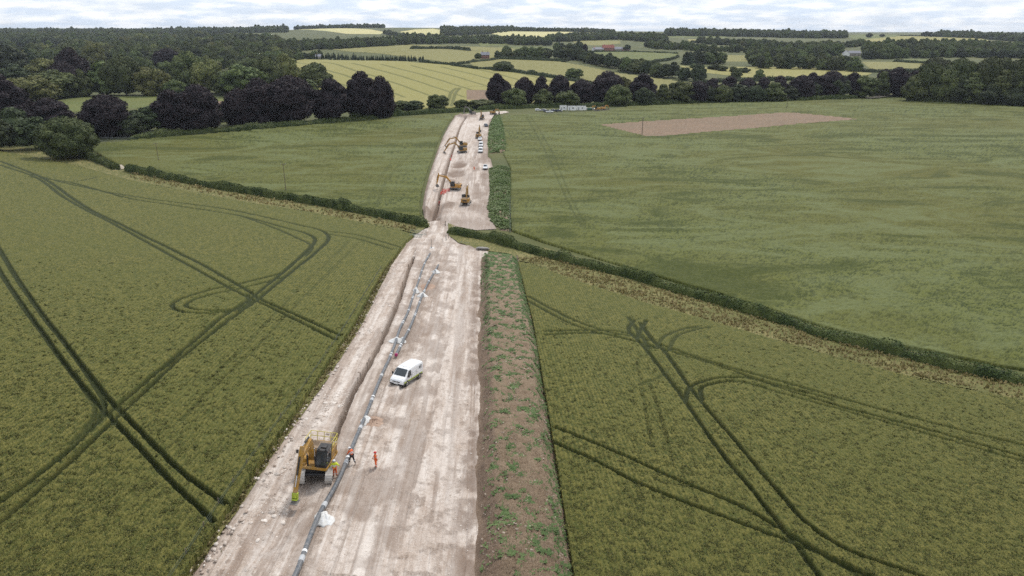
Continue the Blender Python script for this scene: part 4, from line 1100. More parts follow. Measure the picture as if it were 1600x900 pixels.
T(914, 82, 69, 7, 'beech', 'small purple tree left of the red roofed farm')
T(979, 80, 70, 12, 'dark', 'dark tree at the right end of the red roofed farm')
T(1472, 97, 93, 12, 'dark', 'round dark tree in the field gap above the right hand wood')
T(1446, 58, 49, 11, 'dark', 'tree on the right skyline, left of a pair'); T(1454, 58, 50, 9, 'dark', 'tree on the right skyline, right of a pair')
T(1358, 59, 52, 9, 'dark', 'lone skyline tree at the edge of the far right fields')
T(1378, 58, 53, 8, 'dark', 'second lone skyline tree at the edge of the far right fields')
print('individual trees', tree_count)

# ---- far woods: masses nobody could count
def gn_scatter(name, pts, scl, rot, idx, meshes_objs, label, cat):
    me = bpy.data.meshes.new(name); me.vertices.add(len(pts)); me.vertices.foreach_set('co', np.asarray(pts, np.float32).ravel())
    for nm, arr in (('scl', scl), ('rz', rot)):
        a = me.attributes.new(nm, 'FLOAT', 'POINT'); a.data.foreach_set('value', np.asarray(arr, np.float32))
    a = me.attributes.new('idx', 'INT', 'POINT'); a.data.foreach_set('value', np.asarray(idx, np.int32))
    o = bpy.data.objects.new(name, me); COL.objects.link(o)
    tag(o, label, cat, kind='stuff')
    ng = bpy.data.node_groups.new(name + '_nodes', 'GeometryNodeTree')
    ng.interface.new_socket('Geometry', in_out='INPUT', socket_type='NodeSocketGeometry'); ng.interface.new_socket('Geometry', in_out='OUTPUT', socket_type='NodeSocketGeometry')
    gi = ng.nodes.new('NodeGroupInput'); go = ng.nodes.new('NodeGroupOutput'); jn = ng.nodes.new('GeometryNodeJoinGeometry')
    def na(n, t):
        x = ng.nodes.new('GeometryNodeInputNamedAttribute'); x.data_type = t; x.inputs['Name'].default_value = n; return x.outputs['Attribute']
    s = na('scl', 'FLOAT'); r = na('rz', 'FLOAT'); ix = na('idx', 'INT')
    cx = ng.nodes.new('ShaderNodeCombineXYZ'); ng.links.new(r, cx.inputs[2])
    for k, ob in enumerate(meshes_objs):
        oi = ng.nodes.new('GeometryNodeObjectInfo'); oi.inputs['Object'].default_value = ob; oi.transform_space = 'ORIGINAL'
        cmp_ = ng.nodes.new('FunctionNodeCompare'); cmp_.data_type = 'INT'; cmp_.operation = 'EQUAL'
        ng.links.new(ix, cmp_.inputs[2]); cmp_.inputs[3].default_value = k
        ip = ng.nodes.new('GeometryNodeInstanceOnPoints')
        ng.links.new(gi.outputs[0], ip.inputs['Points']); ng.links.new(cmp_.outputs[0], ip.inputs['Selection']); ng.links.new(oi.outputs['Geometry'], ip.inputs['Instance'])
        ng.links.new(cx.outputs[0], ip.inputs['Rotation']); ng.links.new(s, ip.inputs['Scale'])
        ng.links.new(ip.outputs[0], jn.inputs[0])
    ng.links.new(jn.outputs[0], go.inputs[0])
    md = o.modifiers.new('scatter', 'NODES'); md.node_group = ng
    return o
_src = {}
for o in list(COL.objects):
    if o.name.startswith('crown') and o.data: _src.setdefault(o.data.name, o)
def src(kind, k):
    cm = PROTO[kind][k % len(PROTO[kind])][0]
    if cm.name not in _src:      # no individual of this kind yet: it stands inside the wood
        raise KeyError(cm.name)
    return _src[cm.name]
def wood(pix, spacing, sc, kinds, label, poly=None, maxn=4000, name='woodland', zo=0.0, clear=()):
    poly = wpoly(pix) if poly is None else poly
    lo = poly.min(0); hi = poly.max(0)
    gx = np.arange(lo[0], hi[0], spacing); gy = np.arange(lo[1], hi[1], spacing)
    X, Y = np.meshgrid(gx, gy); X = X + NP.uniform(-.45, .45, X.shape) * spacing; Y = Y + NP.uniform(-.45, .45, Y.shape) * spacing
    X = X.ravel(); Y = Y.ravel(); m = inside(X, Y, poly); X = X[m]; Y = Y[m]
    if len(X) > maxn: s = NP.choice(len(X), maxn, replace=False); X = X[s]; Y = Y[s]
    if len(X) == 0: print('empty wood', label); return
    Z = terrain(X, Y) - 1.0 + zo
    objs = [src(k, i) for k, i in kinds]
    gap = fbm(X / 45, Y / 45, 201, 3); k_ = (gap > .30) | (NP.random(len(X)) < .4); X = X[k_]; Y = Y[k_]; Z = Z[k_]; gap = gap[k_]
    n = len(X)
    gn_scatter(name, np.stack([X, Y, Z], 1), NP.uniform(sc[0], sc[1], n) * (.72 + .62 * fbm(X / 70, Y / 70, 202, 3)) * np.where(NP.random(n) > .93, 1.25, 1), NP.uniform(0, 6.28, n), NP.integers(0, len(objs), n), objs, label, 'woodland')
MIX = [('green', 0), ('green', 1), ('green', 2), ('dark', 0), ('dark', 1), ('oak', 1), ('olive', 0)]
DK = [('dark', 0), ('dark', 1), ('green', 0), ('green', 2), ('green', 1)]
def strip_poly(pix, depth):
    """a belt that follows a pixel line on the ground and reaches depth metres away behind it"""
    a = wpoly(pix); n = a / np.linalg.norm(a, axis=1)[:, None]
    return np.vstack([a, (a + n * depth)[::-1]])
wood([(-40, 98), (150, 96), (250, 100), (350, 104), (440, 100), (462, 92), (470, 84), (440, 80), (300, 84), (100, 84), (20, 92), (-40, 90)], 16, (.7, 1.5), MIX, 'broadleaf wood filling the left middle distance behind the parkland')
wood([(-60, 73), (100, 73), (200, 74), (300, 76), (420, 79), (440, 74), (420, 64), (200, 60), (-60, 58)], 20, (.8, 1.6), MIX, 'far wood across the left skyline', maxn=7000)
wood(None, 15, (.7, 1.05), DK, 'dark belt of trees left of the bright hill', poly=strip_poly([(425, 82), (470, 80), (535, 77), (600, 73), (645, 70)], 260))
wood(None, 18, (.8, 1.2), DK, 'far wood on the left horizon', poly=strip_poly([(-80, 52.5), (100, 52.5), (300, 52.5), (450, 51)], 700), maxn=3500)
wood(None, 7, (.35, .55), [('conifer', 0), ('conifer', 0)], 'dark conifer plantation at the top of the pale wheat hill', poly=strip_poly([(470, 93.5), (540, 94), (600, 95.5), (662, 98)], 60), name='conifer_plantation')
wood(None, 14, (.5, .75), DK, 'low wood edge below the conifer plantation', poly=strip_poly([(440, 97), (480, 93), (500, 92)], 60))
wood(None, 18, (.8, 1.2), DK, 'wood crowning the bright hill left of centre', poly=strip_poly([(460, 42.3), (500, 41.5), (540, 41.5), (580, 43), (600, 44)], 250))
wood(None, 15, (.45, .8), MIX, 'wood between the two bright fields', poly=strip_poly([(600, 54), (640, 60), (690, 60), (700, 55)], 150))
wood(None, 17, (.6, 1.0), MIX, 'sunlit wood on the central skyline', poly=strip_poly([(690, 56), (720, 56), (770, 53), (800, 49)], 700), maxn=1800)
wood(None, 15, (.6, .95), DK, 'tree belt across the valley below the bright hills', poly=strip_poly([(650, 70), (720, 68), (800, 70), (860, 72)], 300))
wood(None, 15, (.7, 1.0), DK, 'wood right of the red roofed farm', poly=strip_poly([(860, 66), (920, 64), (960, 62), (1010, 66), (1040, 68)], 350), maxn=2200)
wood(None, 16, (.5, .8), MIX, 'scattered woods on the central horizon', poly=strip_poly([(800, 48.5), (850, 49), (900, 50), (960, 52)], 400))
wood(None, 18, (.8, 1.15), DK, 'dark wood along the right skyline', poly=strip_poly([(1040, 57), (1100, 57), (1180, 58), (1260, 60), (1322, 60)], 700), maxn=3500)
wood(None, 15, (.55, .9), DK, 'woods between the fields on the far right slope', poly=strip_poly([(1010, 76), (1090, 80), (1200, 84), (1280, 88)], 90))
wood(None, 15, (.55, .85), MIX, 'hedgerow wood above the white farmhouse', poly=strip_poly([(1090, 68.5), (1150, 72), (1220, 76), (1320, 76), (1350, 72)], 160))
wood(None, 15, (.7, 1.1), DK, 'wood behind the white farmhouse', poly=strip_poly([(1170, 95), (1230, 94), (1290, 90), (1310, 88)], 220), maxn=1500)
wood(None, 14, (.8, 1.1), DK, 'dark wood across the right slope above the field gap', poly=strip_poly([(1350, 93), (1420, 91), (1500, 90), (1620, 92), (1680, 94)], 420), maxn=2600)
wood(None, 16, (.7, 1.1), DK, 'wood on the hill at the far right skyline', poly=strip_poly([(1460, 58), (1520, 60), (1600, 66), (1700, 70)], 500), maxn=2200)
wood(None, 12, (.9, 1.15), [('green', 0), ('green', 2), ('oak', 1), ('olive', 0), ('dark', 0)], 'depth of the big wood at the right edge', poly=strip_poly([(1450, 152), (1500, 154), (1560, 156), (1640, 160), (1760, 168)], 230))

# ---- hedges
def hedge(pix, h, w, leaf, dens, label, name='hedge', mat='leaf_hedge', seed=1, group=None, var=.3):
    rng = np.random.default_rng(seed)
    ln = spline(wpoly(pix), 10); tan = np.gradient(ln, axis=0); tan /= np.linalg.norm(tan, axis=1)[:, None] + 1e-9
    nor = np.stack([-tan[:, 1], tan[:, 0]], 1); seg = np.hypot(*(ln[1:] - ln[:-1]).T); cum = np.concatenate([[0], np.cumsum(seg)]); L = cum[-1]
    # inner body
    m = max(int(L / (w * .5)), 8); ss = np.linspace(0, L, m)
    cx = np.interp(ss, cum, ln[:, 0]); cy = np.interp(ss, cum, ln[:, 1]); nx = np.interp(ss, cum, nor[:, 0]); ny = np.interp(ss, cum, nor[:, 1])
    hv = h * (1 + var * 2.6 * (fbm(ss / (h * 3), ss * 0, seed, 3) - .5) + (vnoise(ss / (h * 4), ss * 0 + 3, seed + 5) > .86) * .4); wv = w * (1 + .5 * (fbm(ss / 4, ss * 0 + 5, seed, 2) - .5))
    endt = np.clip(np.minimum(ss, L - ss) / (w * .6), .25, 1); hv = hv * endt; wv = wv * endt
    zc = terrain(cx, cy)
    prof = [(-.5, 0.0), (-.52, .45), (-.40, .85), (-.12, 1.0), (.12, 1.0), (.40, .85), (.52, .45), (.5, 0.0)]
    V = []; 
    for a, b in prof: V.append(np.stack([cx + nx * a * wv * .9, cy + ny * a * wv * .9, zc - .2 + b * hv * .9], 1))
    V = np.stack(V, 1); k = len(prof)
    i, j = np.meshgrid(np.arange(m - 1), np.arange(k - 1), indexing='ij'); i = i.ravel(); j = j.ravel()
    q = np.stack([i * k + j, i * k + j + 1, (i + 1) * k + j + 1, (i + 1) * k + j], 1)
    n = int(L * (2 * h + w) * dens)
    s = rng.random(n) * L; u = rng.random(n) * PI
    px = np.cos(u) * .5; pz = np.sin(u) ** .6
    H = np.interp(s, ss, hv); Wd = np.interp(s, ss, wv); NX = np.interp(s, ss, nx); NY = np.interp(s, ss, ny)
    lump = .92 + .22 * fbm(s / 1.7, u * 1.6, seed + 9, 2)
    P = np.stack([np.interp(s, ss, cx) + NX * px * Wd * lump, np.interp(s, ss, cy) + NY * px * Wd * lump, np.interp(s, ss, zc) - .1 + pz * H * lump], 1)
    d = np.stack([NX * px * 2, NY * px * 2, pz], 1)
    qv, qf = leaf_quads(P, d, leaf, rng)
    body = V.reshape(-1, 3)
    tf = np.concatenate([q[:, [0, 1, 2]], q[:, [0, 2, 3]]])
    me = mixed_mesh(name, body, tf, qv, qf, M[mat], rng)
    o = bpy.data.objects.new(name, me); COL.objects.link(o); tag(o, label, 'hedge', group)
    return o
hedge([(196, 267), (240, 276), (300, 288), (350, 297), (400, 305), (450, 313), (500, 321), (560, 333), (620, 345), (668, 356)], 2.5, 2.3, .38, 11, 'long dark clipped hedge between the left wheat and the far left barley')
hedge([(128, 244), (150, 252), (186, 266)], 2.6, 3.2, .42, 10, 'short hedge running down from the spreading oak', seed=2)
hedge([(699, 364), (712, 366), (764, 376), (819, 392), (860, 404), (980, 434), (1060, 458), (1140, 481), (1220, 506), (1300, 531), (1380, 551), (1460, 571), (1540, 589), (1620, 606), (1760, 640)], 2.0, 2.1, .30, 16, 'long hedge running from the chalk gap down to the right edge', seed=3)
hedge([(545, 188), (620, 181), (700, 176), (740, 173.5)], 3.0, 3.5, .6, 5, 'far hedge along the top of the left barley field', seed=4)
hedge([(745, 172), (800, 169.5), (900, 167), (1000, 164), (1100, 160.5), (1230, 157.5), (1340, 153.5)], 3.0, 4, .6, 5, 'far hedge behind the site cabins and the right barley', seed=5)
hedge([(590, 186), (560, 188), (480, 195), (400, 202), (330, 207), (260, 212), (200, 219)], 2.6, 6, .6, 3, 'low scrubby hedge in the shade below the beech mass', seed=6)
hedge([(1418, 158), (1480, 160), (1540, 163), (1620, 168), (1760, 178)], 5.0, 5, .8, 3, 'tall dark hedge at the foot of the right hand wood', seed=7)
for i, (pix, h, lab) in enumerate([
    ([(704, 103), (742, 108), (806, 113), (869, 122), (932, 134)], 3.0, 'hedge between the pale wheat hill and the olive wheat field'),
    ([(656, 97), (704, 101), (760, 96), (790, 92)], 2.6, 'hedge below the field with the lone cottage'),
    ([(1084, 131), (1160, 127), (1250, 125), (1345, 121)], 3.2, 'hedge along the near side of the pale right hand field'),
    ([(640, 77), (700, 77), (735, 80)], 5.0, 'bushy strip across the upper olive field'),
    ([(1300, 106), (1365, 113), (1440, 112), (1450, 111)], 4.0, 'hedge in the field gap left of the right hand wood'),
    ([(1395, 97), (1440, 99.5), (1485, 97)], 3.5, 'dark hedge across the small field gap on the right'),
    ([(780, 93), (840, 95), (880, 97)], 4.0, 'hedge at the top of the olive wheat field'),
    ([(900, 80), (930, 81.5), (990, 81.5), (1060, 84)], 2.5, 'hedge in front of the red roofed farm'),
    ([(1180, 80), (1240, 84), (1300, 86)], 5.0, 'hedge on the slope left of the white farmhouse'),
    ([(1406, 56.5), (1460, 57), (1521, 57.5)], 3.5, 'skyline hedge above the far right field'),
    ([(960, 99), (1000, 99), (1042, 95), (1060, 89)], 3.0, 'hedge at the end of the farm meadow'),
    ([(880, 97), (900, 91), (890, 86)], 4.0, 'short hedge climbing beside the farm meadow'),
    ([(1079, 66.5), (1140, 71), (1200, 74), (1266, 74)], 5.0, 'hedgerow below the upper pale field on the right')]):
    hedge(pix, h, h * 1.3, 1.3, .8, lab, mat='leaf_dark', seed=20 + i)

# ---- weeds, dry grass, rubble
def tufts(name, P, mat, size, blades, label, cat, up=.7, spread=.5, seed=3, kind='stuff'):
    rng = np.random.default_rng(seed); n = len(P)
    P = np.repeat(P, blades, 0); s = np.repeat(size if not np.isscalar(size) else np.full(n, size), blades)
    a = rng.random(len(P)) * 2 * PI; lean = spread * (0.3 + rng.random(len(P)))
    d = np.stack([np.cos(a) * lean, np.sin(a) * lean, up * (.6 + .6 * rng.random(len(P)))], 1); 
    side = np.stack([-np.sin(a), np.cos(a), np.zeros(len(P))], 1)
    L = s * (0.6 + .7 * rng.random(len(P)))
    base = P + np.stack([np.cos(a), np.sin(a), np.zeros(len(P))], 1) * (s * .15)[:, None]
    w = (L * .28)[:, None]
    v = np.stack([base - side * w * .4, base + side * w * .4, base + d * L[:, None] * .6 + side * w, base + d * L[:, None] + np.array([0, 0, -.12]) * L[:, None], base + d * L[:, None] * .6 - side * w], 1).reshape(-1, 3)
    f = np.arange(len(P) * 5).reshape(-1, 5)
    o = np_mesh(name, v, f, mat, False, {'rnd': rng.random(len(P))})
    tag(o, label, cat, kind=kind)
    return o
def scatter(poly, n, keep, zf):
    lo = poly.min(0); hi = poly.max(0)
    x = NP.uniform(lo[0], hi[0], n); y = NP.uniform(lo[1], hi[1], n); m = inside(x, y, poly); x = x[m]; y = y[m]
    m = NP.random(len(x)) < keep(x, y); x = x[m]; y = y[m]
    return np.stack([x, y, zf(x, y)], 1)
def bank_keep(x, y):
    dl, _, sl = line_dist(x, y, B1L, 12); dr, _, sr = line_dist(x, y, B1R, 12)
    c = fbm(x * .95, y * .75, 61, 4) + .13; fine = fbm(x * 2.2, y * 2.0, 62, 2)
    dens = sstep(.50, .64, c + .26 * sstep(70, 130, y) + .03 + .07 * (1 - sstep(.8, 2.2, dr))) * sstep(.40, .60, fine + .06 * sstep(90, 140, y))
    top = (.12 + .88 * sstep(.9, 2.2, dl)) * (0.5 + .5 * sstep(.2, .8, dr))
    return np.clip(dens * top * (.55 + .45 * sstep(60, 140, y)), 0, 1)
Pw = scatter(BUND1, 110000, bank_keep, lambda x, y: terrain(x, y) + bank_height(x, y) * .97 - .02)
tufts('weeds', Pw, M['leaf_weed'], NP.uniform(.10, .27, len(Pw)) * (1 + .3 * sstep(100, 150, Pw[:, 1])), 9, 'bright green weeds sprouting on the topsoil bank', 'weeds', up=.35, spread=.9)
print('weeds', len(Pw))
# second bank, thickly overgrown
BK2 = [wpoly([(764, 196), (772, 182), (783, 181), (790, 200), (794, 238), (766, 240), (762, 226)]), wpoly([(767, 264), (778, 261), (797, 263), (799, 300), (800, 362), (782, 360), (768, 345), (762, 326), (765, 300)])]
def bank2_h(x, y, poly):
    d, _, _ = line_dist(x, y, np.vstack([poly, poly[:1]]), 8)
    return .9 * sstep(0, 2.6, np.minimum(d, 8)) * (inside(x, y, poly) | (d < .3)) + (fbm(x * .6, y * .4, 71, 3) - .5) * .6 * sstep(.2, 1.5, d)
for i, pl in enumerate(BK2):
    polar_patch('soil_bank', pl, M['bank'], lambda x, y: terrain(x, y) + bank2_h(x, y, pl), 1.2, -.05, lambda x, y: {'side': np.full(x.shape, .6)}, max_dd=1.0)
    pl_ = pl + NP.normal(0, .5, pl.shape); Pb = scatter(pl_, 16000, lambda x, y: .25 + .75 * sstep(.34, .5, fbm(x * .4, y * .22, 72, 3)), lambda x, y: terrain(x, y) + bank2_h(x, y, pl))
    tufts('weeds', Pb, M['leaf_weed2'], NP.uniform(.25, .65, len(Pb)), 8, ['tall rank weeds covering the far bank beside the parked vehicles', 'tall rank weeds covering the bank right of the big diggers'][i], 'weeds', up=.7, spread=.6, seed=8 + i)
# dry grass on the verge of the right hand hedge and the left one
VG = wpoly([(806, 405), (850, 402), (1000, 444), (1200, 502), (1400, 556), (1600, 600), (1650, 640), (1600, 627), (1400, 584), (1200, 528), (1000, 471), (900, 439), (830, 412)])
Pg = scatter(VG, 26000, lambda x, y: .35 + .65 * sstep(.4, .6, fbm(x * .3, y * .3, 81, 3)), lambda x, y: terrain(x, y) + .15)
tufts('dry_grass', Pg, M['leaf_dry'], NP.uniform(.2, .5, len(Pg)), 5, 'dry tawny grass on the verge beside the right hand hedge', 'grass', up=1.0, spread=.4, seed=12)
VL = wpoly([(205, 268), (330, 297), (460, 318), (560, 338), (650, 355), (650, 364), (560, 346), (460, 328), (330, 305), (205, 280)])
Pg = scatter(VL, 8000, lambda x, y: .3 + .7 * sstep(.4, .6, fbm(x * .2, y * .2, 82, 3)), lambda x, y: terrain(x, y) + .15)
tufts('dry_grass', Pg, M['leaf_dry'], NP.uniform(.4, .9, len(Pg)), 5, 'dry tawny grass on the verge below the left hand hedge', 'grass', up=1.0, spread=.4, seed=13)
VF = wpoly([(235, 1010), (284, 900), (352, 800), (428, 690), (490, 600), (553, 506), (600, 420), (622, 392), (634, 379), (612, 415), (564, 508), (506, 600), (441, 690), (372, 795), (300, 900), (250, 1010)])
Pg = scatter(VF, 22000, lambda x, y: .3 + .7 * sstep(.38, .58, fbm(x * .5, y * .5, 83, 3)), lambda x, y: terrain(x, y) + .08)
tufts('rough_grass', Pg, M['leaf_rough'], NP.uniform(.15, .38, len(Pg)), 4, 'straw and green rough grass along the wire fence', 'grass', up=.9, spread=.5, seed=14)
# chalk rubble
def rubble(name, P, sz, mat, label, seed=5):
    rng = np.random.default_rng(seed); iv, jf = ico(1); n = len(P)
    V = iv[None] * (1 + rng.normal(0, .16, (n, len(iv), 1))) * sz[:, None, None] * rng.uniform(.6, 1.25, (n, 1, 3)) * np.array([1, 1, .75])
    V = V + P[:, None, :]
    F = (jf[None] + (np.arange(n) * len(iv))[:, None, None]).reshape(-1, 3)
    o = np_mesh(name, V.reshape(-1, 3), F, mat, False, {'rnd': np.repeat(rng.random(n), len(jf))})
    tag(o, label, 'rubble', kind='stuff'); return o
def rub_mat():
    m, nt, b = _mat('chalk_lumps'); N = NB(nt)
    col = N.mix(N.attr('rnd'), (0.36, 0.28, 0.225), (0.66, 0.60, 0.54)); N.l(col, b.inputs['Base Color']); return m
M['rub'] = rub_mat()
SP = wpoly([(215, 1010), (300, 900), (372, 795), (440, 690), (500, 600), (558, 508), (606, 415), (640, 405), (626, 459), (612, 495), (595, 533), (575, 572), (552, 612), (534, 655), (505, 700), (470, 760), (425, 850), (380, 1010)])
def rub_keep(x, y): return .06 + .94 * sstep(.50, .72, fbm(x * .5, y * .35, 91, 4))
Pr = scatter(SP, 26000, rub_keep, STRIP1_Z)
rubble('chalk_rubble', Pr, NP.uniform(.03, .10, len(Pr)) * (1 + 1.6 * (NP.random(len(Pr)) > .95)), M['rub'], 'loose lumps of chalk on the spoil heap left of the trench')
SPR = wpoly([(735, 1010), (733, 900), (739, 700), (743, 560), (746, 470), (748, 400), (725, 420), (722, 560), (715, 700), (700, 900), (690, 1010)])
Pr2 = scatter(SPR, 5000, lambda x, y: .1 + .9 * sstep(.5, .7, fbm(x * .6, y * .4, 92, 4)), STRIP1_Z)
Pr3 = scatter(BUND1, 9000, lambda x, y: .15 + .85 * sstep(.45, .65, fbm(x * .7, y * .5, 93, 4)), lambda x, y: terrain(x, y) + bank_height(x, y) * .98)
def clod_mat():
    m, nt, b = _mat('soil_clods'); N = NB(nt); N.l(N.mix(N.attr('rnd'), (0.15, 0.11, 0.08), (0.42, 0.35, 0.28)), b.inputs['Base Color']); return m
rubble('soil_clods', Pr3, NP.uniform(.03, .12, len(Pr3)), clod_mat(), 'clods and stones on the topsoil bank', 7)
EDG = wpoly([(205, 1010), (292, 900), (366, 795), (434, 690), (494, 600), (552, 508), (600, 415), (612, 415), (570, 508), (512, 600), (456, 690), (392, 795), (325, 900), (245, 1010)])
Pr5 = scatter(STRIP1, 16000, lambda x, y: (.08 + .92 * sstep(.52, .66, fbm(x * .9, y * .25, 95, 3))) * (y < 120), STRIP1_Z)
rubble('chalk_rubble', Pr5, NP.uniform(.02, .06, len(Pr5)), M['rub'], 'small stones strewn over the running track', 9)
Pr4 = scatter(EDG, 2600, lambda x, y: sstep(.35, .6, fbm(x * .4, y * .3, 94, 3)), lambda x, y: terrain(x, y) + .1)
rubble('chalk_boulders', Pr4, NP.uniform(.05, .20, len(Pr4)), M['rub'], 'white chalk stones along the field edge of the strip', 8)
rubble('chalk_rubble', Pr2, NP.uniform(.03, .09, len(Pr2)), M['rub'], 'stones scattered at the foot of the topsoil bank', 6)
print('rubble', len(Pr), len(Pr2))

def ear_clump(name, seed, x, y, label):
    rng = np.random.default_rng(seed); V = []; F = []; r = []
    for i in range(16):
        a = rng.random() * 6.28; q = rng.random() ** .6 * .26; bx, by = q * math.cos(a), q * math.sin(a); L = rng.uniform(.02, .10); t = rng.random() * 6.28; w = rng.uniform(.025, .05)
        ll = rng.uniform(.10, .20); lx, ly = -math.sin(t) * ll, math.cos(t) * ll; c, s_ = math.cos(t) * w, math.sin(t) * w; b0 = len(V)
        V += [(bx - c, by - s_, -.03), (bx + c, by + s_, -.03), (bx + lx + c * 1.3, by + ly + s_ * 1.3, L), (bx + lx * 1.5, by + ly * 1.5, L - .02), (bx + lx - c * 1.3, by + ly - s_ * 1.3, L)]
        F.append(range(b0, b0 + 5)); r.append(rng.random() ** 1.3)
    me = bpy.data.meshes.new(name); me.from_pydata(V, [], [list(f) for f in F]); a = me.attributes.new('rnd', 'FLOAT', 'FACE'); a.data.foreach_set('value', r); me.materials.append(M['ears'])
    o = bpy.data.objects.new(name, me); COL.objects.link(o); o.location = (x, y, tz(x, y) + .72); tag(o, label, 'wheat', kind='stuff'); return o
CL = [ear_clump('wheat_ears', k, -38 - k * 2, 62 + k * 3, 'tuft of wheat ears standing in the left field') for k in range(3)]
def ears(poly, tracks, n, label):
    lo = poly.min(0); hi = poly.max(0); hi = np.minimum(hi, [200, 135]); lo = np.maximum(lo, [-150, 28])
    y = lo[1] + (hi[1] - lo[1]) * NP.random(n) ** 1.6; x = y * NP.uniform(-.9, .9, n)
    m = inside(x, y, poly) & (NP.random(len(x)) < 1 - sstep(60, 132, y)); x = x[m]; y = y[m]; lines = [(wline(t[0], 5, .58), t[1] if len(t) > 1 else 1) for t in tracks]
    bad = np.zeros(x.shape, bool)
    for ln, s in lines:
        if s < .35: continue
        d, _, _ = line_dist(x, y, ln, 1.0); bad |= d < .48
    x = x[~bad]; y = y[~bad]; k = len(x); print('ears', k)
    z = terrain(x, y) + .70 + (fbm(x / 7, y / 7, 14, 3) - 0.5) * .2
    gn_scatter('wheat_ears', np.stack([x, y, z], 1), NP.uniform(.35, .8, k), NP.uniform(0, 6.28, k), NP.integers(0, 3, k), CL, label, 'wheat')
ears(wpoly(LEFT_WHEAT, .65), LT, 60000, 'ripening wheat ears over the left field')
ears(wpoly(RIGHT_WHEAT, .65), RT, 60000, 'ripening wheat ears over the right field')
# ------------------------------------------------------------------ paints and surfaces of the machines
M['yellow'] = simple('digger_yellow_paint', (0.36, 0.185, 0.018), .5, var=.4, vscale=2, dirt=((0.30, .23, .16), .7), dscale=1.5)
M['orange_paint'] = simple('orange_paint', (0.48, 0.235, 0.03), .5, dirt=((0.36, .29, .21), .5), dscale=1.5)
M['black'] = simple('black_plastic', (0.018, 0.018, 0.020), .55, dirt=((0.12, .10, .085), .4))
M['steel'] = simple('grey_steel', (0.16, 0.155, 0.15), .55, .3, var=.5, dirt=((0.36, .31, .26), .6))
M['track_steel'] = simple('dusty_track_steel', (0.42, 0.39, 0.36), .8, .0, var=.5, vscale=5, dirt=((0.56, .51, .45), .7))
M['chrome'] = simple('chrome_rod', (0.6, 0.6, 0.62), .25, .9)
M['glass'] = simple('dark_window_glass', (0.040, 0.05, 0.057), .08, spec=.6)
M['white'] = simple('white_vehicle_paint', (0.78, 0.79, 0.80), .3, spec=.5, dirt=((0.55, .48, .42), .25), dscale=1.2)
M['whitecab'] = simple('white_cabin_panel', (0.84, 0.84, 0.83), .5)
M['blue_paint'] = simple('dark_blue_paint', (0.02, 0.03, 0.07), .3, spec=.5)
M['silver_paint'] = simple('silver_paint', (0.42, 0.43, 0.44), .35, .3)
M['tyre'] = simple('tyre_rubber', (0.03, 0.03, 0.03), .85, dirt=((0.30, .26, .22), .5))
M['rim'] = simple('wheel_rim', (0.38, 0.38, 0.39), .4, .5)
M['lime'] = simple('lime_yellow_stripe', (0.42, 0.50, 0.05), .5)
M['dkgreen'] = simple('dark_green_stripe', (0.05, 0.08, 0.03), .5)
M['lamp'] = simple('lamp_glass', (0.55, 0.56, 0.58), .15, spec=.7)
M['redlamp'] = simple('red_lamp_glass', (0.4, 0.02, 0.02), .2)
M['plate'] = simple('number_plate', (0.75, 0.75, 0.72), .5)
M['pipe'] = simple('grey_pipe', (0.085, 0.095, 0.108), .38, .1, spec=.5, dirt=((0.36, .33, .30), .45), dscale=3)
M['collar'] = simple('pipe_collar', (0.45, 0.46, 0.47), .5, var=.4)
M['magenta'] = simple('magenta_cap', (0.42, 0.04, 0.16), .5)
def bag_mat():
    m, nt, b = _mat('white_woven_bag'); N = NB(nt); p = N.pos(); f = N.noise(p, 4, 5, .7)
    N.l(N.mix(N.rng(f, .4, .7), (0.72, 0.72, 0.71), (0.55, 0.53, 0.49)), b.inputs['Base Color']); b.inputs['Roughness'].default_value = .8
    N.bump(f, b, .5, .08); return m
M['bag'] = bag_mat()
M['wood'] = simple('weathered_wood', (0.17, 0.135, 0.10), .9, var=1.0, vscale=6, c2=(0.10, 0.08, 0.06))
M['galv'] = simple('galvanised_metal', (0.36, 0.38, 0.38), .5, .4)
M['galv_green'] = simple('weathered_green_gate', (0.24, 0.31, 0.29), .6, .1)
M['orange'] = simple('orange_hi_vis', (0.85, 0.16, 0.04), .8)
M['barrier'] = simple('orange_red_barrier_plastic', (0.80, 0.10, 0.075), .6)
M['yellowviz'] = simple('yellow_hi_vis', (0.72, 0.80, 0.05), .8)
M['reflect'] = simple('reflective_tape', (0.75, 0.76, 0.76), .4)
M['dktrous'] = simple('dark_trousers', (0.04, 0.03, 0.03), .9)
M['skin'] = simple('skin', (0.48, 0.28, 0.19), .6)
M['hairm'] = simple('brown_hair', (0.05, 0.03, 0.02), .8)
M['helmet_w'] = simple('white_helmet', (0.8, 0.8, 0.8), .35)
M['helmet_r'] = simple('red_helmet', (0.55, 0.03, 0.03), .35)
M['boot'] = simple('boots', (0.10, 0.075, 0.06), .8, dirt=((0.5, .45, .4), .6))
M['bootw'] = simple('chalk_whitened_boots', (0.6, 0.56, 0.52), .9)
M['brick'] = simple('brick_wall', (0.28, 0.13, 0.10), .9, var=.5, vscale=.8, c2=(0.20, 0.12, 0.13))
M['redroof'] = simple('red_tile_roof', (0.30, 0.11, 0.085), .9, var=.5, vscale=.6, c2=(0.20, 0.09, 0.08))
M['greyroof'] = simple('grey_slate_roof', (0.24, 0.24, 0.27), .8, var=.4)
M['render'] = simple('white_render_wall', (0.72, 0.72, 0.70), .85, var=.3)
M['stone'] = simple('flint_stone_wall', (0.33, 0.30, 0.26), .9, var=.5)

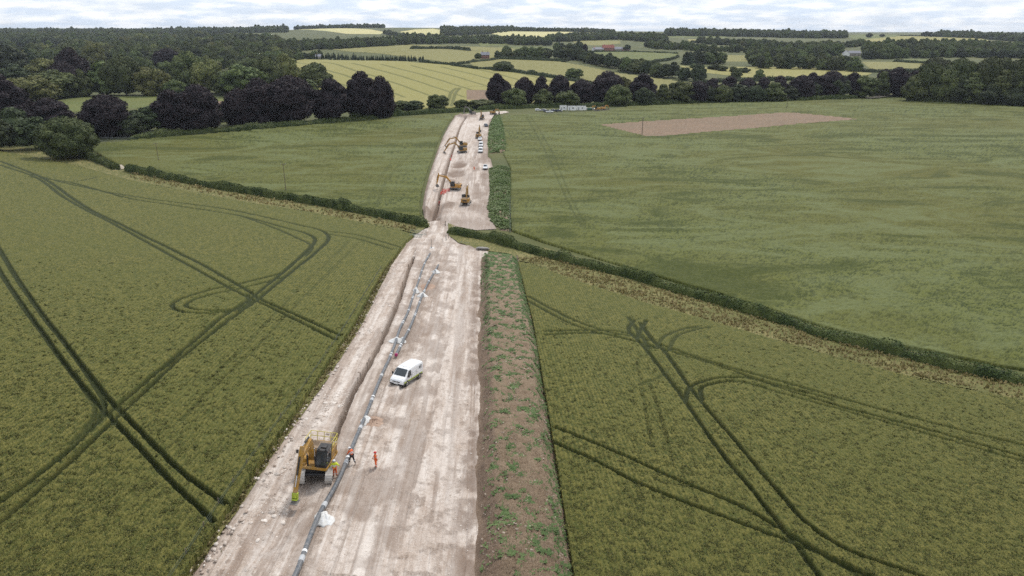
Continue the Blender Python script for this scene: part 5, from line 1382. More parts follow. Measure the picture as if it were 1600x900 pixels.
def ground_z(x, y, zf=None):
    return float((zf or terrain)(np.array([x]), np.array([y]))[0])
def settle(o, x, y, yaw, zf=None, tilt=True, dz=0.0, span=1.5):
    """stand a thing on the ground, leaning with the slope; yaw 0 faces +X, 90 degrees faces +Y"""
    z = ground_z(x, y, zf)
    if tilt:
        nx = (tz(x + span, y) - tz(x - span, y)) / (2 * span); ny = (tz(x, y + span) - tz(x, y - span)) / (2 * span)
        up = Vector((-nx, -ny, 1)).normalized()
    else: up = Vector((0, 0, 1))
    f = Vector((math.cos(yaw), math.sin(yaw), 0)); f = (f - up * f.dot(up)).normalized(); l = up.cross(f)
    mt = Matrix((f, l, up)).transposed().to_4x4(); mt.translation = Vector((x, y, z + dz))
    o.matrix_world = mt
    o.location = mt.translation; o.rotation_euler = mt.to_euler()
    return o
def rotz(o, a): o.rotation_euler = (0, 0, a); return o

# ------------------------------------------------------------------ excavator
def girder(path, hts, w):
    """box girder along a path in the x-z plane; hts = depth of the girder at each point"""
    b = MB(); rings = []
    for i, (x, z) in enumerate(path):
        a = path[max(i - 1, 0)]; c = path[min(i + 1, len(path) - 1)]
        dx, dz = c[0] - a[0], c[1] - a[1]; L = math.hypot(dx, dz); nx, nz = -dz / L, dx / L; h = hts[i] / 2
        rings.append([(x - nx * h, -w / 2, z - nz * h), (x - nx * h, w / 2, z - nz * h), (x + nx * h, w / 2, z + nz * h), (x + nx * h, -w / 2, z + nz * h)])
    b.loft(rings); return b
def excavator(label, pose, paint='yellow', group=None, yaw_house=0.0, attach='bucket', rails=True, scale=1.0, detail=True, cat='excavator'):
    root = empty('excavator'); tag(root, label, cat, group)
    P = M[paint]
    H = empty  # (upper parts are turned with the house)
    def up(o): return rotz(o, yaw_house)
    # undercarriage and tracks
    u = MB(); u.box((0, 0, .62), (2.0, 1.7, .42), bev=.08); u.box((.0, 0, .88), (1.1, 1.1, .22), bev=.05); u.box((1.1, 0, .55), (.5, 1.9, .25), bev=.05); u.box((-1.1, 0, .55), (.5, 1.9, .25), bev=.05)
    u.build('undercarriage', M['black'], root)
    for s in (1, -1):
        t = MB(); R_, L2 = .46, 1.55; n = 44; prof = []
        per = 4 * L2 + 2 * PI * R_
        def pt(d, r):
            d = d % per
            if d < 2 * L2: return (-L2 + d, .44 + r, 0)
            d -= 2 * L2
            if d < PI * R_: a = PI / 2 - d / R_; return (L2 + r * math.cos(a), .44 + r * math.sin(a), a)
            d -= PI * R_
            if d < 2 * L2: return (L2 - d, .44 - r, PI)
            d -= 2 * L2; a = -PI / 2 - d / R_; return (-L2 + r * math.cos(a), .44 + r * math.sin(a), a)
        ring_o = [pt(per * i / n, R_) for i in range(n)]; ring_i = [pt(per * i / n, R_ - .07) for i in range(n)]
        y0, y1 = s * 1.15 - .30, s * 1.15 + .30; vs = []
        for a, c in zip(ring_o, ring_i): vs += [(a[0], y0, a[1]), (a[0], y1, a[1]), (c[0], y1, c[1]), (c[0], y0, c[1])]
        fs = []
        for i in range(n):
            j = (i + 1) % n
            for k in range(4): fs.append((i * 4 + k, i * 4 + (k + 1) % 4, j * 4 + (k + 1) % 4, j * 4 + k))
        t.add(vs, fs)
        for i in range(n):                     # grouser bars
            a = pt(per * (i + .5) / n, R_ + .02); c = pt(per * (i + .5) / n + .02, R_ + .02)
            ang = math.atan2(c[1] - a[1], c[0] - a[0])
            t.box((a[0], s * 1.15, a[1]), (.05, .60, .05), rot=Matrix.Rotation(-ang, 3, 'Y'))
        tr = t.build('track', M['track_steel'], root)
        f = MB(); f.box((0, s * 1.15, .44), (2.8, .28, .34), bev=.06)
        f.build('track_frame', M['black'], tr)
        for x in (-1.55, 1.55):
            w_ = MB(); w_.tube([(x, s * 1.15 - .2, .44), (x, s * 1.15 + .2, .44)], .33, 14); w_.build('wheel', M['steel'], tr)
    # house
    b = MB(); b.box((-.45, 0, 1.16), (3.5, 2.55, .28), bev=.05)
    b.box((-1.15, 0, 1.72), (1.7, 2.45, .92), bev=.12)                       # engine cover
    b.box((.25, -.93, 1.60), (1.5, .62, .66), bev=.08)                       # tank and tool box on the right
    b.box((.95, -.93, 1.42), (.35, .62, .3), bev=.05)
    up(b.build('body', P, root))
    c = MB(); prof = []
    for k in range(9):
        a = -PI / 2 + PI * k / 8; prof.append((-1.75 - .55 * math.cos(a) ** .8 if abs(a) < 1.56 else -1.75, 1.28 * math.sin(a)))
    prof += [(-1.7, 1.28), (-1.7, -1.28)]
    c.prism(prof, 'z', 1.12, 2.08); cw = up(c.build('counterweight', P, root))
    g = MB(); g.box((-2.29, 0, 1.6), (.05, 1.25, .42)); g.build('badge_panel', M['black'], cw)
    top = MB(); top.box((-1.15, .0, 2.20), (1.5, 2.0, .06), bev=.02); top.box((-.9, .35, 2.28), (.7, .5, .14), bev=.04)
    for k in range(5): top.box((-1.6 + k * .16, -.6, 2.25), (.07, .8, .05))
    up(top.build('engine_deck', simple('deck_anti_slip', (0.30, .22, .15), .9), root))
    ex = MB(); ex.tube([(-1.0, -.75, 2.1), (-1.0, -.75, 2.55), (-1.12, -.75, 2.65)], .06, 8); up(ex.build('exhaust', M['steel'], root))
    # cab
    cx, cy = .62, .78
    cb = MB()
    prf = [(-.75, 1.30), (.72, 1.30), (.86, 1.75), (.62, 2.86), (-.72, 2.90)]
    cb.prism([(cx + a * .9, z) for a, z in [(-.75, 1.30), (.72, 1.30), (.84, 1.62), (-.75, 1.62)]], 'y', cy - .46, cy + .46)
    for (x0, z0), (x1, z1) in (((.84, 1.6), (.60, 2.84)), ((-.02, 1.6), (-.02, 2.86)), ((-.72, 1.6), (-.72, 2.88))):
        for yy in (cy - .44, cy + .44): cb.tube([(cx + x0 * .9, yy, z0), (cx + x1 * .9, yy, z1)], .05, 6)
    cb.prism([(cx + a, z) for a, z in [(-.72, 2.84), (.58, 2.80), (.56, 2.90), (-.70, 2.98)]], 'y', cy - .49, cy + .49)
    cb.box((cx - .1, cy, 3.0), (.6, .5, .06), bev=.02)
    for yy in (-.3, .3): cb.box((cx + .5, cy + yy, 2.98), (.08, .16, .1), bev=.02)
    cab = up(cb.build('cab', M['black'], root))
    for nm, pl in (('windscreen', [(cx + .765, cy - .42, 1.63), (cx + .765, cy + .42, 1.63), (cx + .56, cy + .42, 2.80), (cx + .56, cy - .42, 2.80)]),
                   ('window', [(cx - .62, cy + .45, 1.64), (cx + .70, cy + .45, 1.64), (cx + .52, cy + .45, 2.80), (cx - .62, cy + .45, 2.84)]),
                   ('window', [(cx - .62, cy - .45, 1.64), (cx + .70, cy - .45, 1.64), (cx + .52, cy - .45, 2.80), (cx - .62, cy - .45, 2.84)]),
                   ('window', [(cx - .66, cy - .42, 1.64), (cx - .66, cy + .42, 1.64), (cx - .66, cy + .42, 2.84), (cx - .66, cy - .42, 2.84)])):
        w_ = MB(); pv = [Vector(q) for q in pl]; nn = (pv[1] - pv[0]).cross(pv[2] - pv[0]).normalized() * .012
        w_.add([q + nn for q in pv] + [q - nn for q in pv], [(0, 1, 2, 3), (7, 6, 5, 4), (0, 4, 5, 1), (1, 5, 6, 2), (2, 6, 7, 3), (3, 7, 4, 0)])
        w_.build(nm, M['glass'], cab)
    st = MB(); st.box((cx - .25, cy, 1.75), (.5, .5, .25), bev=.06); st.box((cx - .5, cy, 2.1), (.12, .48, .7), bev=.05); st.build('seat', M['steel'], cab)
    # boom, stick, cylinders
    yb = -.08
    (fx, fz), (mx, mz), (tx, tz_), (sx, sz) = pose
    q = lambda a, b, t: (a[0] * (1 - t) + b[0] * t, a[1] * (1 - t) + b[1] * t)
    bo = girder([(fx, fz), q((fx, fz), (mx, mz), .55), (mx, mz), q((mx, mz), (tx, tz_), .5), (tx, tz_)], [.38, .58, .68, .50, .32], .38)
    bo_o = up(bo.build('boom', P, root)); bo_o.location = Vector((-math.sin(yaw_house) * yb, math.cos(yaw_house) * yb, 0))
    for s in (-.34, .34):
        cl = MB(); m_ = q((fx, fz), (mx, mz), .72); a0 = Vector((fx + .55, s, fz - .5)); a1 = Vector((m_[0], s, m_[1] - .1)); mid = a0.lerp(a1, .58)
        cl.mat(M['black']).tube([a0, mid], .085, 8); cl.mat(M['chrome']).tube([mid, a1], .045, 8); cl.build('hydraulic_cylinder', None, bo_o)
    dx, dz = sx - tx, sz - tz_; L = math.hypot(dx, dz); dx /= L; dz /= L
    back = (tx - dx * .75 + dz * -.1, tz_ - dz * .75 + .12)
    cl = MB(); a0 = Vector((mx + (tx - mx) * .05, 0, mz + .5)); a1 = Vector((back[0], 0, back[1])); mid = a0.lerp(a1, .6)
    cl.mat(M['black']).tube([a0, mid], .085, 8); cl.mat(M['chrome']).tube([mid, a1], .045, 8); cl.build('hydraulic_cylinder', None, bo_o)
    sk = girder([back, (tx, tz_), q((tx, tz_), (sx, sz), .35), (sx, sz)], [.28, .54, .48, .28], .32)
    sk_o = up(sk.build('stick', P, root)); sk_o.location = bo_o.location
    nrm = (dz, -dx) if (dz * 1 - 0) > 0 else (-dz, dx)
    cl = MB(); o_ = (-dz, dx); sgn = 1 if o_[0] > 0 else -1
    a0 = Vector((tx + o_[0] * sgn * .38, 0, tz_ + o_[1] * sgn * .38)); a1 = Vector((sx - dx * .45 + o_[0] * sgn * .25, 0, sz - dz * .45 + o_[1] * sgn * .25)); mid = a0.lerp(a1, .62)
    cl.mat(M['black']).tube([a0, mid], .075, 8); cl.mat(M['chrome']).tube([mid, a1], .04, 8); cl.build('hydraulic_cylinder', None, sk_o)
    if attach == 'bucket':
        bk = MB(); pr = [(-.25, .12), (.18, .16), (.30, -.15), (.24, -.55), (-.02, -.82), (-.42, -.88), (-.78, -.70), (-.80, -.64), (-.42, -.80), (-.06, -.74), (.14, -.50), (.18, -.18), (-.2, .02)]
        bk.prism([(sx + a, sz + c_) for a, c_ in pr], 'y', -.5, .5)
        side = [(sx + a, sz + c_) for a, c_ in [(-.25, .12), (.18, .16), (.30, -.15), (.24, -.55), (-.02, -.82), (-.42, -.88), (-.78, -.70)]]
        bk.prism(side, 'y', -.53, -.50); bk.prism(side, 'y', .50, .53)
        for k in range(5): bk.box((sx - .84, -.42 + .21 * k, sz - .66), (.16, .08, .05))
        bo2 = up(bk.build('bucket', M['steel'], root))
    else:                                   # coupler and compaction plate
        bk = MB(); bk.mat(M['lime']).box((sx, 0, sz - .22), (.34, .36, .5), bev=.06); bk.box((sx, 0, sz - .58), (.46, .46, .12), bev=.04)
        for yy in (-.22, .22): bk.box((sx, yy, sz - .32), (.24, .05, .62))
        bo2 = up(bk.build('coupler', None, root))
        pl = MB(); pl.box((sx, 0, sz - .84), (.95, .62, .10), bev=.03); pl.box((sx, 0, sz - .74), (.5, .5, .12), bev=.03); pl.build('compactor_plate', M['steel'], bo2)
    bo2.location = bo_o.location
    if rails:
        rl = MB()
        yv = simple('yellow_handrail', (0.62, .52, .10), .5)
        def rail(pts, r=.03): rl.tube(pts, r, 6)
        for y in (-1.2, 1.2):
            rail([(-2.0, y, 2.05), (-2.0, y, 3.05), (-.45, y, 3.05), (-.45, y, 2.15)]); rail([(-2.0, y, 2.6), (-.45, y, 2.6)]); rail([(-1.2, y, 2.15), (-1.2, y, 3.05)])
        rail([(-2.05, -1.2, 3.05), (-2.05, 1.2, 3.05)]); rail([(-2.05, -1.2, 2.6), (-2.05, 1.2, 2.6)])
        for y in (-.6, 0, .6): rail([(-2.05, y, 2.05), (-2.05, y, 3.05)])
        rail([(.9, -1.2, 1.7), (.9, -1.2, 2.5), (.1, -1.2, 2.5), (.1, -1.2, 1.9)])
        up(rl.build('handrail', yv, root))
        for y in (-1.25, 1.25):
            mr = MB(); mr.tube([(.9, y, 2.0), (1.05, y * 1.1, 2.4)], .02, 5); mr.box((1.05, y * 1.12, 2.5), (.06, .2, .34), bev=.02); up(mr.build('mirror', M['black'], root))
    root.scale = (scale,) * 3
    return root
def ang(dx, dy): return math.atan2(dy, dx)

# near machine, tracking over the part-filled trench, facing the camera
P_near = ((.55, 1.75), (2.15, 4.05), (4.15, 3.75), (5.35, 1.15))
e = excavator('dusty yellow excavator with roof handrails straddling the trench, compactor plate on its arm', P_near, attach='plate', yaw_house=R(-13))
settle(e, -17.35, 53.6, R(-80), None, dz=0.05)

# ------------------------------------------------------------------ vans, cars
def wheel(b_parent, x, y, r, wdt=.24):
    w = MB(); w.tube([(x, y - wdt / 2, r), (x, y + wdt / 2, r)], r, 20); o = w.build('wheel', M['tyre'], b_parent)
    s = 1 if y > 0 else -1
    h = MB(); h.tube([(x, y + s * (wdt / 2 - .02), r), (x, y + s * (wdt / 2 + .012), r)], [r * .64, r * .6], 16)
    for k in range(5):
        a = 2 * PI * k / 5; h.box((x + math.cos(a) * r * .38, y + s * (wdt / 2 + .015), r + math.sin(a) * r * .38), (.07, .02, .07))
    h.build('rim', M['rim'], o)
def body_loft(st):
    """st: stations (x, z_low, z_belt, z_top, half width low, half width top)"""
    b = MB(); rings = []
    for x, zl, zb, zt, w, wt_ in st:
        r = []
        for s in (1,):
            r = [(x, -w * .93, zl), (x, -w, zl + .10), (x, -w, (zl + zb) / 2), (x, -w * .985, zb), (x, -(wt_ + (w - wt_) * .25), zb + (zt - zb) * .75), (x, -wt_ * .96, zt - .05), (x, -wt_ * .80, zt),
                 (x, wt_ * .80, zt), (x, wt_ * .96, zt - .05), (x, wt_ + (w - wt_) * .25, zb + (zt - zb) * .75), (x, w * .985, zb), (x, w, (zl + zb) / 2), (x, w, zl + .10), (x, w * .93, zl)]
        rings.append(r)
    b.loft(rings); return b
def pane(parent, name, pts, mat, off):
    v = [Vector(p) for p in pts]; n = (v[1] - v[0]).cross(v[-1] - v[0]).normalized(); o = n * off
    b = MB(); k = len(v); b.add([p + o for p in v] + [p - n * .01 for p in v], [tuple(range(k)), tuple(range(2 * k - 1, k - 1, -1))] + [(i, i + k, (i + 1) % k + k, (i + 1) % k) for i in range(k)])
    return b.build(name, mat, parent)
def van(label, paint='white', stripes=True, group=None, detail=True, cat='van'):
    root = empty('van'); tag(root, label, cat, group)
    st = [(-2.50, .50, 1.15, 1.86, .90, .80), (-2.44, .36, 1.15, 1.96, .96, .82), (-1.5, .34, 1.15, 2.02, .98, .83), (.2, .34, 1.15, 2.03, .98, .83), (.85, .34, 1.13, 1.99, .98, .82), (1.05, .34, 1.12, 1.93, .98, .81),
          (1.80, .34, 1.05, 1.24, .97, .80), (2.15, .36, .92, 1.10, .95, .76), (2.40, .36, .78, .94, .89, .68), (2.50, .40, .66, .76, .80, .60)]
    b = body_loft(st).build('body', M[paint], root, smooth=False)
    bv = b.modifiers.new('soft', 'BEVEL'); bv.width = .02; bv.segments = 2; bv.limit_method = 'ANGLE'; bv.angle_limit = R(25)
    sh = MB(); sh.box((-.05, 0, .36), (4.9, 1.90, .14), bev=.04); sh.box((2.40, 0, .42), (.26, 1.72, .26), bev=.08); sh.box((-2.46, 0, .44), (.16, 1.8, .2), bev=.05); sh.build('bumper', M['black'], root)
    pane(root, 'windscreen', [(1.80, -.74, 1.245), (1.80, .74, 1.245), (1.10, .70, 1.905), (1.10, -.70, 1.905)], M['glass'], .022)
    for s in (-1, 1):
        pts = [(1.62, s * .968, 1.16), (.62, s * .985, 1.16), (.66, s * .86, 1.80), (1.10, s * .855, 1.80)]
        if s > 0: pts = pts[::-1]
        pane(root, 'window', pts if s < 0 else pts, M['glass'], .028)
        hl = MB(); hl.box((2.30, s * .66, .80), (.34, .26, .16), rot=Matrix.Rotation(R(-s * 25), 3, 'Z'), bev=.05); hl.build('headlight', M['lamp'], root)
        tl = MB(); tl.box((-2.49, s * .86, 1.15), (.06, .12, .5), bev=.02); tl.build('tail_light', M['redlamp'], root)
        mr = MB(); mr.box((1.45, s * 1.10, 1.28), (.12, .20, .34), bev=.05); mr.box((1.5, s * .99, 1.2), (.06, .14, .06)); mr.build('mirror', M['black'], root)
        if stripes:
            a = MB(); a.box((.0, s * .990, .66), (4.55, .018, .15)); a.build('stripe', M['lime'], root)
            a = MB(); a.box((.0, s * .988, .53), (4.60, .018, .09)); a.build('sill_trim', M['dkgreen'], root)
        dl = MB(); dl.box((.52, s * .992, 1.05), (.015, .012, 1.1)); dl.box((-.75, s * .992, 1.1), (.015, .012, 1.25)); dl.box((-.15, s * .992, 1.32), (1.2, .012, .012)); dl.build('door_gap', M['black'], root)
        for x in (-1.55, 1.55):
            ar = MB(); n = 14; vs = []
            for k in range(n + 1):
                a_ = PI * k / n; vs += [(x + .43 * math.cos(a_), s * .994, .34 + .43 * math.sin(a_)), (x + .34 * math.cos(a_), s * .90, .34 + .34 * math.sin(a_))]
            vs2 = [(x + .43 * math.cos(PI * k / n), s * .9945, .34 + .43 * math.sin(PI * k / n)) for k in range(n + 1)]
            ar.add(vs2 + [(v[0], s * .93, v[2]) for v in vs2], [tuple(range(n + 1)), tuple(range(2 * n + 1, n, -1))] + [(k, k + 1, k + n + 2, k + n + 1) for k in range(n)])
            ar.build('wheel_arch', M['black'], root)
            wheel(root, x, s * .90, .36)
    gr = MB(); gr.box((2.475, 0, .70), (.06, 1.02, .17), bev=.03)
    for k in range(3): gr.box((2.51, 0, .65 + .05 * k), (.012, .9, .012))
    gr.build('grille', M['black'], root)
    bdg = MB(); bdg.box((2.515, 0, .72), (.012, .2, .07), bev=.005); bdg.build('badge', M['chrome'], root)
    pl = MB(); pl.box((2.545, 0, .50), (.02, .52, .12)); pl.build('number_plate', M['plate'], root)
    wp = MB()
    for y in (-.35, .25): wp.tube([(1.86, y, 1.24), (1.68, y + .45, 1.385)], .012, 5)
    wp.build('wiper', M['black'], root)
    rf = MB()
    for x in (-1.9, -1.1, -.3, .5): rf.box((x, 0, 2.035), (.05, 1.5, .02))
    rf.box((.5, -.15, 2.05), (.28, .12, .05), bev=.01); rf.tube([(.0, -.4, 2.02), (-.1, -.4, 2.22)], .015, 5)
    rf.build('roof_rail', M[paint], root); 
    lg = bpy.data.curves.new('lettering', 'FONT'); lg.body = 'AFI'; lg.size = .62; lg.extrude = .004; lg.space_character = .95; lg.materials.append(M['black'])
    if not stripes: return root
    tmp_ = bpy.data.objects.new('tmp', lg); COL.objects.link(tmp_); lme = bpy.data.meshes.new_from_object(tmp_.evaluated_get(bpy.context.evaluated_depsgraph_get())); bpy.data.objects.remove(tmp_)
    for s in (1, -1):
        lo = bpy.data.objects.new('lettering', lme); COL.objects.link(lo); lo.parent = root
        lo.rotation_euler = (R(90 - 7), 0, R(180)) if s > 0 else (R(90 - 7), 0, 0)
        lo.location = (-1.25, .955, 1.28) if s > 0 else (-2.3, -.955, 1.28)
    return root
vx, vy, _ = at(635.8, 604.2); wx, wy, _ = at(654.6, 592.1)
d_ = np.array([vx - wx, vy - wy]); d_ /= np.linalg.norm(d_)
# the two wheels seen are those of the van's left side
cxv = (vx + wx) / 2 + d_[1] * .95; cyv = (vy + wy) / 2 - d_[0] * .95
v1 = van('white panel van with yellow green side stripe parked on the chalk strip beside the pipes')
settle(v1, cxv, cyv, ang(*d_), None, dz=.05)

def car(label, kind='hatch', paint='white', group=None, cat='car'):
    names = {'hatch': 'parked_car', 'pickup': 'pickup_truck', 'van': 'van'}
    root = empty(names[kind]); tag(root, label, cat, group)
    if kind == 'pickup':
        st = [(-2.55, .5, .95, 1.02, .86, .84), (-2.45, .4, .95, 1.06, .9, .88), (-.65, .4, .95, 1.06, .9, .88), (-.6, .4, 1.02, 1.70, .9, .68), (.45, .4, 1.02, 1.76, .9, .68), (1.25, .4, .98, 1.10, .9, .74), (2.2, .42, .85, .98, .87, .7), (2.45, .5, .7, .8, .75, .6)]
        side = [(-.55, 1.10), (.95, 1.08), (.40, 1.62), (-.50, 1.62)]; ws = ((1.20, 1.14), (.52, 1.70)); rw = ((-.66, 1.12), (-.61, 1.6))
    else:
        st = [(-2.1, .5, .9, 1.1, .82, .68), (-2.0, .36, .92, 1.35, .88, .66), (-1.6, .34, .95, 1.55, .9, .64), (-.3, .34, .95, 1.62, .9, .64), (.35, .34, .95, 1.55, .9, .64), (1.1, .34, .92, 1.05, .9, .72), (1.9, .36, .8, .9, .86, .68), (2.1, .45, .65, .72, .74, .58)]
        side = [(-1.7, 1.05), (.85, 1.02), (.30, 1.45), (-1.5, 1.48)]; ws = ((1.05, 1.08), (.42, 1.50)); rw = ((-2.03, 1.12), (-1.66, 1.5))
    body_loft(st).build('body', M[paint], root)
    for s in (-1, 1):
        pts = [(x, s * (.885 if z < 1.2 else .74), z) for x, z in side]
        pane(root, 'window', pts[::-1] if s < 0 else pts, M['glass'], .03)
        hl = MB(); hl.box((st[-2][0] - .02, s * .64, .74), (.25, .28, .14), bev=.04); hl.build('headlight', M['lamp'], root)
        for x in (-1.45, 1.4): wheel(root, x, s * .82, .34, .22)
    pane(root, 'windscreen', [(ws[0][0], -.62, ws[0][1]), (ws[0][0], .62, ws[0][1]), (ws[1][0], .56, ws[1][1]), (ws[1][0], -.56, ws[1][1])], M['glass'], .03)
    pane(root, 'rear_window', [(rw[0][0], .58, rw[0][1]), (rw[0][0], -.58, rw[0][1]), (rw[1][0], -.52, rw[1][1]), (rw[1][0], .52, rw[1][1])], M['glass'], .03)
    if kind == 'pickup':
        bd = MB(); bd.box((-1.6, 0, 1.075), (1.6, 1.4, .02)); bd.build('load_bed', M['black'], root)
    bm_ = MB(); bm_.box((st[-1][0] - .02, 0, .5), (.12, 1.5, .22), bev=.04); bm_.build('bumper', M['black'], root)
    return root
def park(o, px, py, yaw, zf=None, tilt=True):
    x, y, _ = at(px, py); settle(o, x, y, yaw, zf, tilt, .05); return o
park(car('white pickup with a yellowish lower front parked by the right edge of the far strip', 'pickup', 'white', cat='pickup'), 758.5, 264.5, R(-90), STRIP2_Z)
park(van('front one of two white vans parked nose to tail on the far strip', stripes=False), 751, 238, R(-90), STRIP2_Z)
park(van('rear one of two white vans parked nose to tail on the far strip', stripes=False), 751.5, 229, R(-90), STRIP2_Z)
park(car('white car parked alone behind the two white vans', 'hatch', 'white'), 750, 219.5, R(-90), STRIP2_Z)
park(car('dark blue car parked at the far end of the strip by the weedy bank', 'hatch', 'blue_paint'), 759.5, 198, R(-75), STRIP2_Z)

# far machines. pose: boom foot, boom bend, boom tip, stick tip (x forward, z up)
P_long = ((.55, 1.75), (3.2, 4.6), (6.0, 3.9), (8.2, 1.0))
P_reach = ((.55, 1.75), (3.0, 4.4), (5.6, 4.8), (6.4, 1.6))
P_fold = ((.55, 1.75), (1.6, 4.6), (3.4, 5.0), (3.6, 2.0))
P_low = ((.55, 1.75), (1.8, 3.2), (3.4, 2.5), (4.0, 1.0))
def dig(label, px, py, face, pose, zf=STRIP2_Z, **k):
    x, y, _ = at(px, py); e = excavator(label, pose, **k); settle(e, x, y, R(face), zf, dz=.05); return e
dig('yellow excavator seen from behind, nearest machine on the far strip, arm folded forward', 728, 320, 84, P_fold, scale=1.1, rails=False)
dig('excavator with an orange boom reaching left over the trench, behind the nearest far machine', 711, 297, 172, P_reach, paint='orange_paint', scale=1.08, rails=False, yaw_house=0)
dig('front one of two yellow excavators side by side stretching their booms left', 722, 239, 200, P_long, scale=1.12, rails=False)
dig('rear one of two yellow excavators side by side stretching their booms left', 723, 230.5, 186, P_long, scale=1.12, rails=False)
dig('small dusty yellow excavator with raised arm beside the white parked car', 748, 216, 80, ((.55, 1.75), (1.2, 4.9), (2.2, 5.6), (3.2, 3.4)), scale=.9, rails=False)
dig('small orange brown excavator at the far top end of the chalk strip', 753, 187, -95, P_fold, scale=1.0, rails=False)
dig('dark weathered excavator half hidden on the brown heap where the strip ends', 738, 180, 150, P_reach, paint='steel', scale=1.1, rails=False)
dig('small tan excavator standing on the pale stone where the strip bends right', 771, 179.5, 20, P_low, paint='yellow', scale=.6, rails=False)

# ------------------------------------------------------------------ pipes on the ground
def pipeline(name, line, r, lift, label, collar_every, cap=False, sag=None):
    seg = np.hypot(*(line[1:] - line[:-1]).T); cum = np.concatenate([[0], np.cumsum(seg)]); L = cum[-1]
    n = int(L / .8); ss = np.linspace(0, L, n); x = np.interp(ss, cum, line[:, 0]); y = np.interp(ss, cum, line[:, 1])
    z = terrain(x, y) + lift + .04 * np.sin(ss * .35)
    root = empty(name, (x[0], y[0], z[0])); tag(root, label, 'pipe')
    P = np.stack([x - x[0], y - y[0], z - z[0]], 1)
    b = MB(); b.tube([tuple(p) for p in P], r, 14); b.build('pipe_run', M['pipe'], root, smooth=False)
    s = collar_every * .4
    k = 0
    while s < L - 1:
        a = [np.interp(s + o, ss, P[:, i]) for o in (-.30,) for i in range(3)]; c = [np.interp(s + .30, ss, P[:, i]) for i in range(3)]
        cl = MB(); cl.tube([a, c], r * 1.13, 14); cl.build('pipe_collar', M['collar'], root)
        if k % 2 == 0:
            a = [np.interp(s + .75, ss, P[:, i]) for i in range(3)]; c = [np.interp(s + 1.0, ss, P[:, i]) for i in range(3)]
            cl = MB(); cl.tube([a, c], r * 1.08, 14); cl.build('pipe_band', M['whitecab'], root)
        s += collar_every; k += 1
    if cap:
        cl = MB(); d = (P[0] - P[1]); d /= np.linalg.norm(d); cl.tube([tuple(P[0] - d * .12), tuple(P[0] + d * .10)], r * 1.18, 14); cl.build('end_cap', M['magenta'], root)
    return root
pipeline('pipeline', PIPE1, .19, .42, 'long dark grey welded pipe running the length of the strip beside the trench', 7.2)
pipeline('pipeline', PIPE2, .19, .47, 'shorter second grey pipe with a magenta end cap, right of the long one', 7.6, cap=True)
def bag(px, py, r, hgt, label, seed, stretch=(1, 1), yaw=0.0):
    x, y, _ = at(px, py); rng = np.random.default_rng(seed); n, m = 30, 9; r = r * .80
    a = np.linspace(0, 2 * PI, n, endpoint=False)
    spikes = 1 + .13 * np.cos(a * 3 + rng.random() * 6) + .16 * np.cos(a * 2 + rng.random() * 6) + .07 * np.cos(a * 7 + rng.random() * 6) + rng.normal(0, .05, n)
    V = [(0, 0, hgt)]
    for k in range(1, m + 1):
        u = k / m
        for i in range(n):
            rr = r * u * spikes[i]; cx, cy = rr * math.cos(a[i]) * stretch[0], rr * math.sin(a[i]) * stretch[1]
            fold = .10 * math.sin(a[i] * 5 + seed) * u * (1 - u) * 2 + rng.normal(0, .018)
            V.append((cx, cy, hgt * (1 - u) ** 1.1 * (1 + .35 * math.sin(a[i] * 4 + seed) * u) + abs(fold) * 1.6 + .03))
    base = len(V)
    for i in range(n):
        q = V[1 + (m - 1) * n + i]; V.append((q[0] * .97, q[1] * .97, -.06))
    F = [(0, 1 + i, 1 + (i + 1) % n) for i in range(n)]
    for k in range(m - 1):
        for i in range(n):
            p = 1 + k * n + i; q = 1 + k * n + (i + 1) % n; F.append((p, p + n, q + n, q))
    for i in range(n): F.append((1 + (m - 1) * n + i, base + i, base + (i + 1) % n, 1 + (m - 1) * n + (i + 1) % n))
    F.append(tuple(base + i for i in range(n)))
    b = MB(); b.add(V, F); o = b.build('bulk_bag', M['bag'], None, smooth=True); settle(o, x, y, yaw, STRIP1_Z, dz=.02)
    tag(o, label, 'bag'); return o
bag(506, 812, 1.0, .62, 'largest crumpled white bag under the long pipe, nearest the bottom of the picture', 3, (.95, 1.35), .2)
bag(571, 659, .85, .62, 'crumpled white bag under the long pipe above the workers, beside a brown soil patch', 5, (.75, 1.5), .1)
bag(620, 534, 1.0, .66, 'wide white bag under both pipes near the magenta cap', 8, (1.2, 1.1))
bag(629, 533, .75, .66, 'small white bag under the short pipe, right against the wide one', 9, (.8, 1.3), .4)
bag(650, 456, .95, .75, 'white bag under the long pipe, left one of the pair midway', 11, (.8, 1.5), .3)
bag(660, 463, 1.05, .75, 'white bag under the short pipe, right one of the pair midway', 12, (1.0, 1.3), .2)
bag(681, 426, 1.05, .7, 'white bag at the far end of the short pipe', 14, (1.1, 1.0), .1)
# soil pile beside the second bag
def heap(px, py, rx, ry, h, seed, label):
    x, y, _ = at(px, py); rng = np.random.default_rng(seed); n, m = 40, 12; V = [(0, 0, h)]; a = np.linspace(0, 2 * PI, n, endpoint=False)
    for k in range(1, m + 1):
        u = k / m
        for i in range(n): V.append((rx * u * math.cos(a[i]) * (1 + .15 * math.sin(3 * a[i] + seed)), ry * u * math.sin(a[i]), h * (1 - u) ** .8 * (1 + rng.normal(0, .12)) + rng.normal(0, .02) * (1 - u) - .05 * (k == m)))
    F = [(0, 1 + i, 1 + (i + 1) % n) for i in range(n)]
    for k in range(m - 1):
        for i in range(n): p = 1 + k * n + i; q = 1 + k * n + (i + 1) % n; F.append((p, p + n, q + n, q))
    b = MB(); b.add(V, F); o = b.build('soil_heap', M['heapsoil'], None); settle(o, x, y, 0, STRIP1_Z); o['kind'] = 'structure'; return o
M['heapsoil'] = simple('brown_subsoil', (0.30, 0.20, 0.145), .97, var=1.0, vscale=1.5, c2=(0.40, .29, .22), bump=.8)
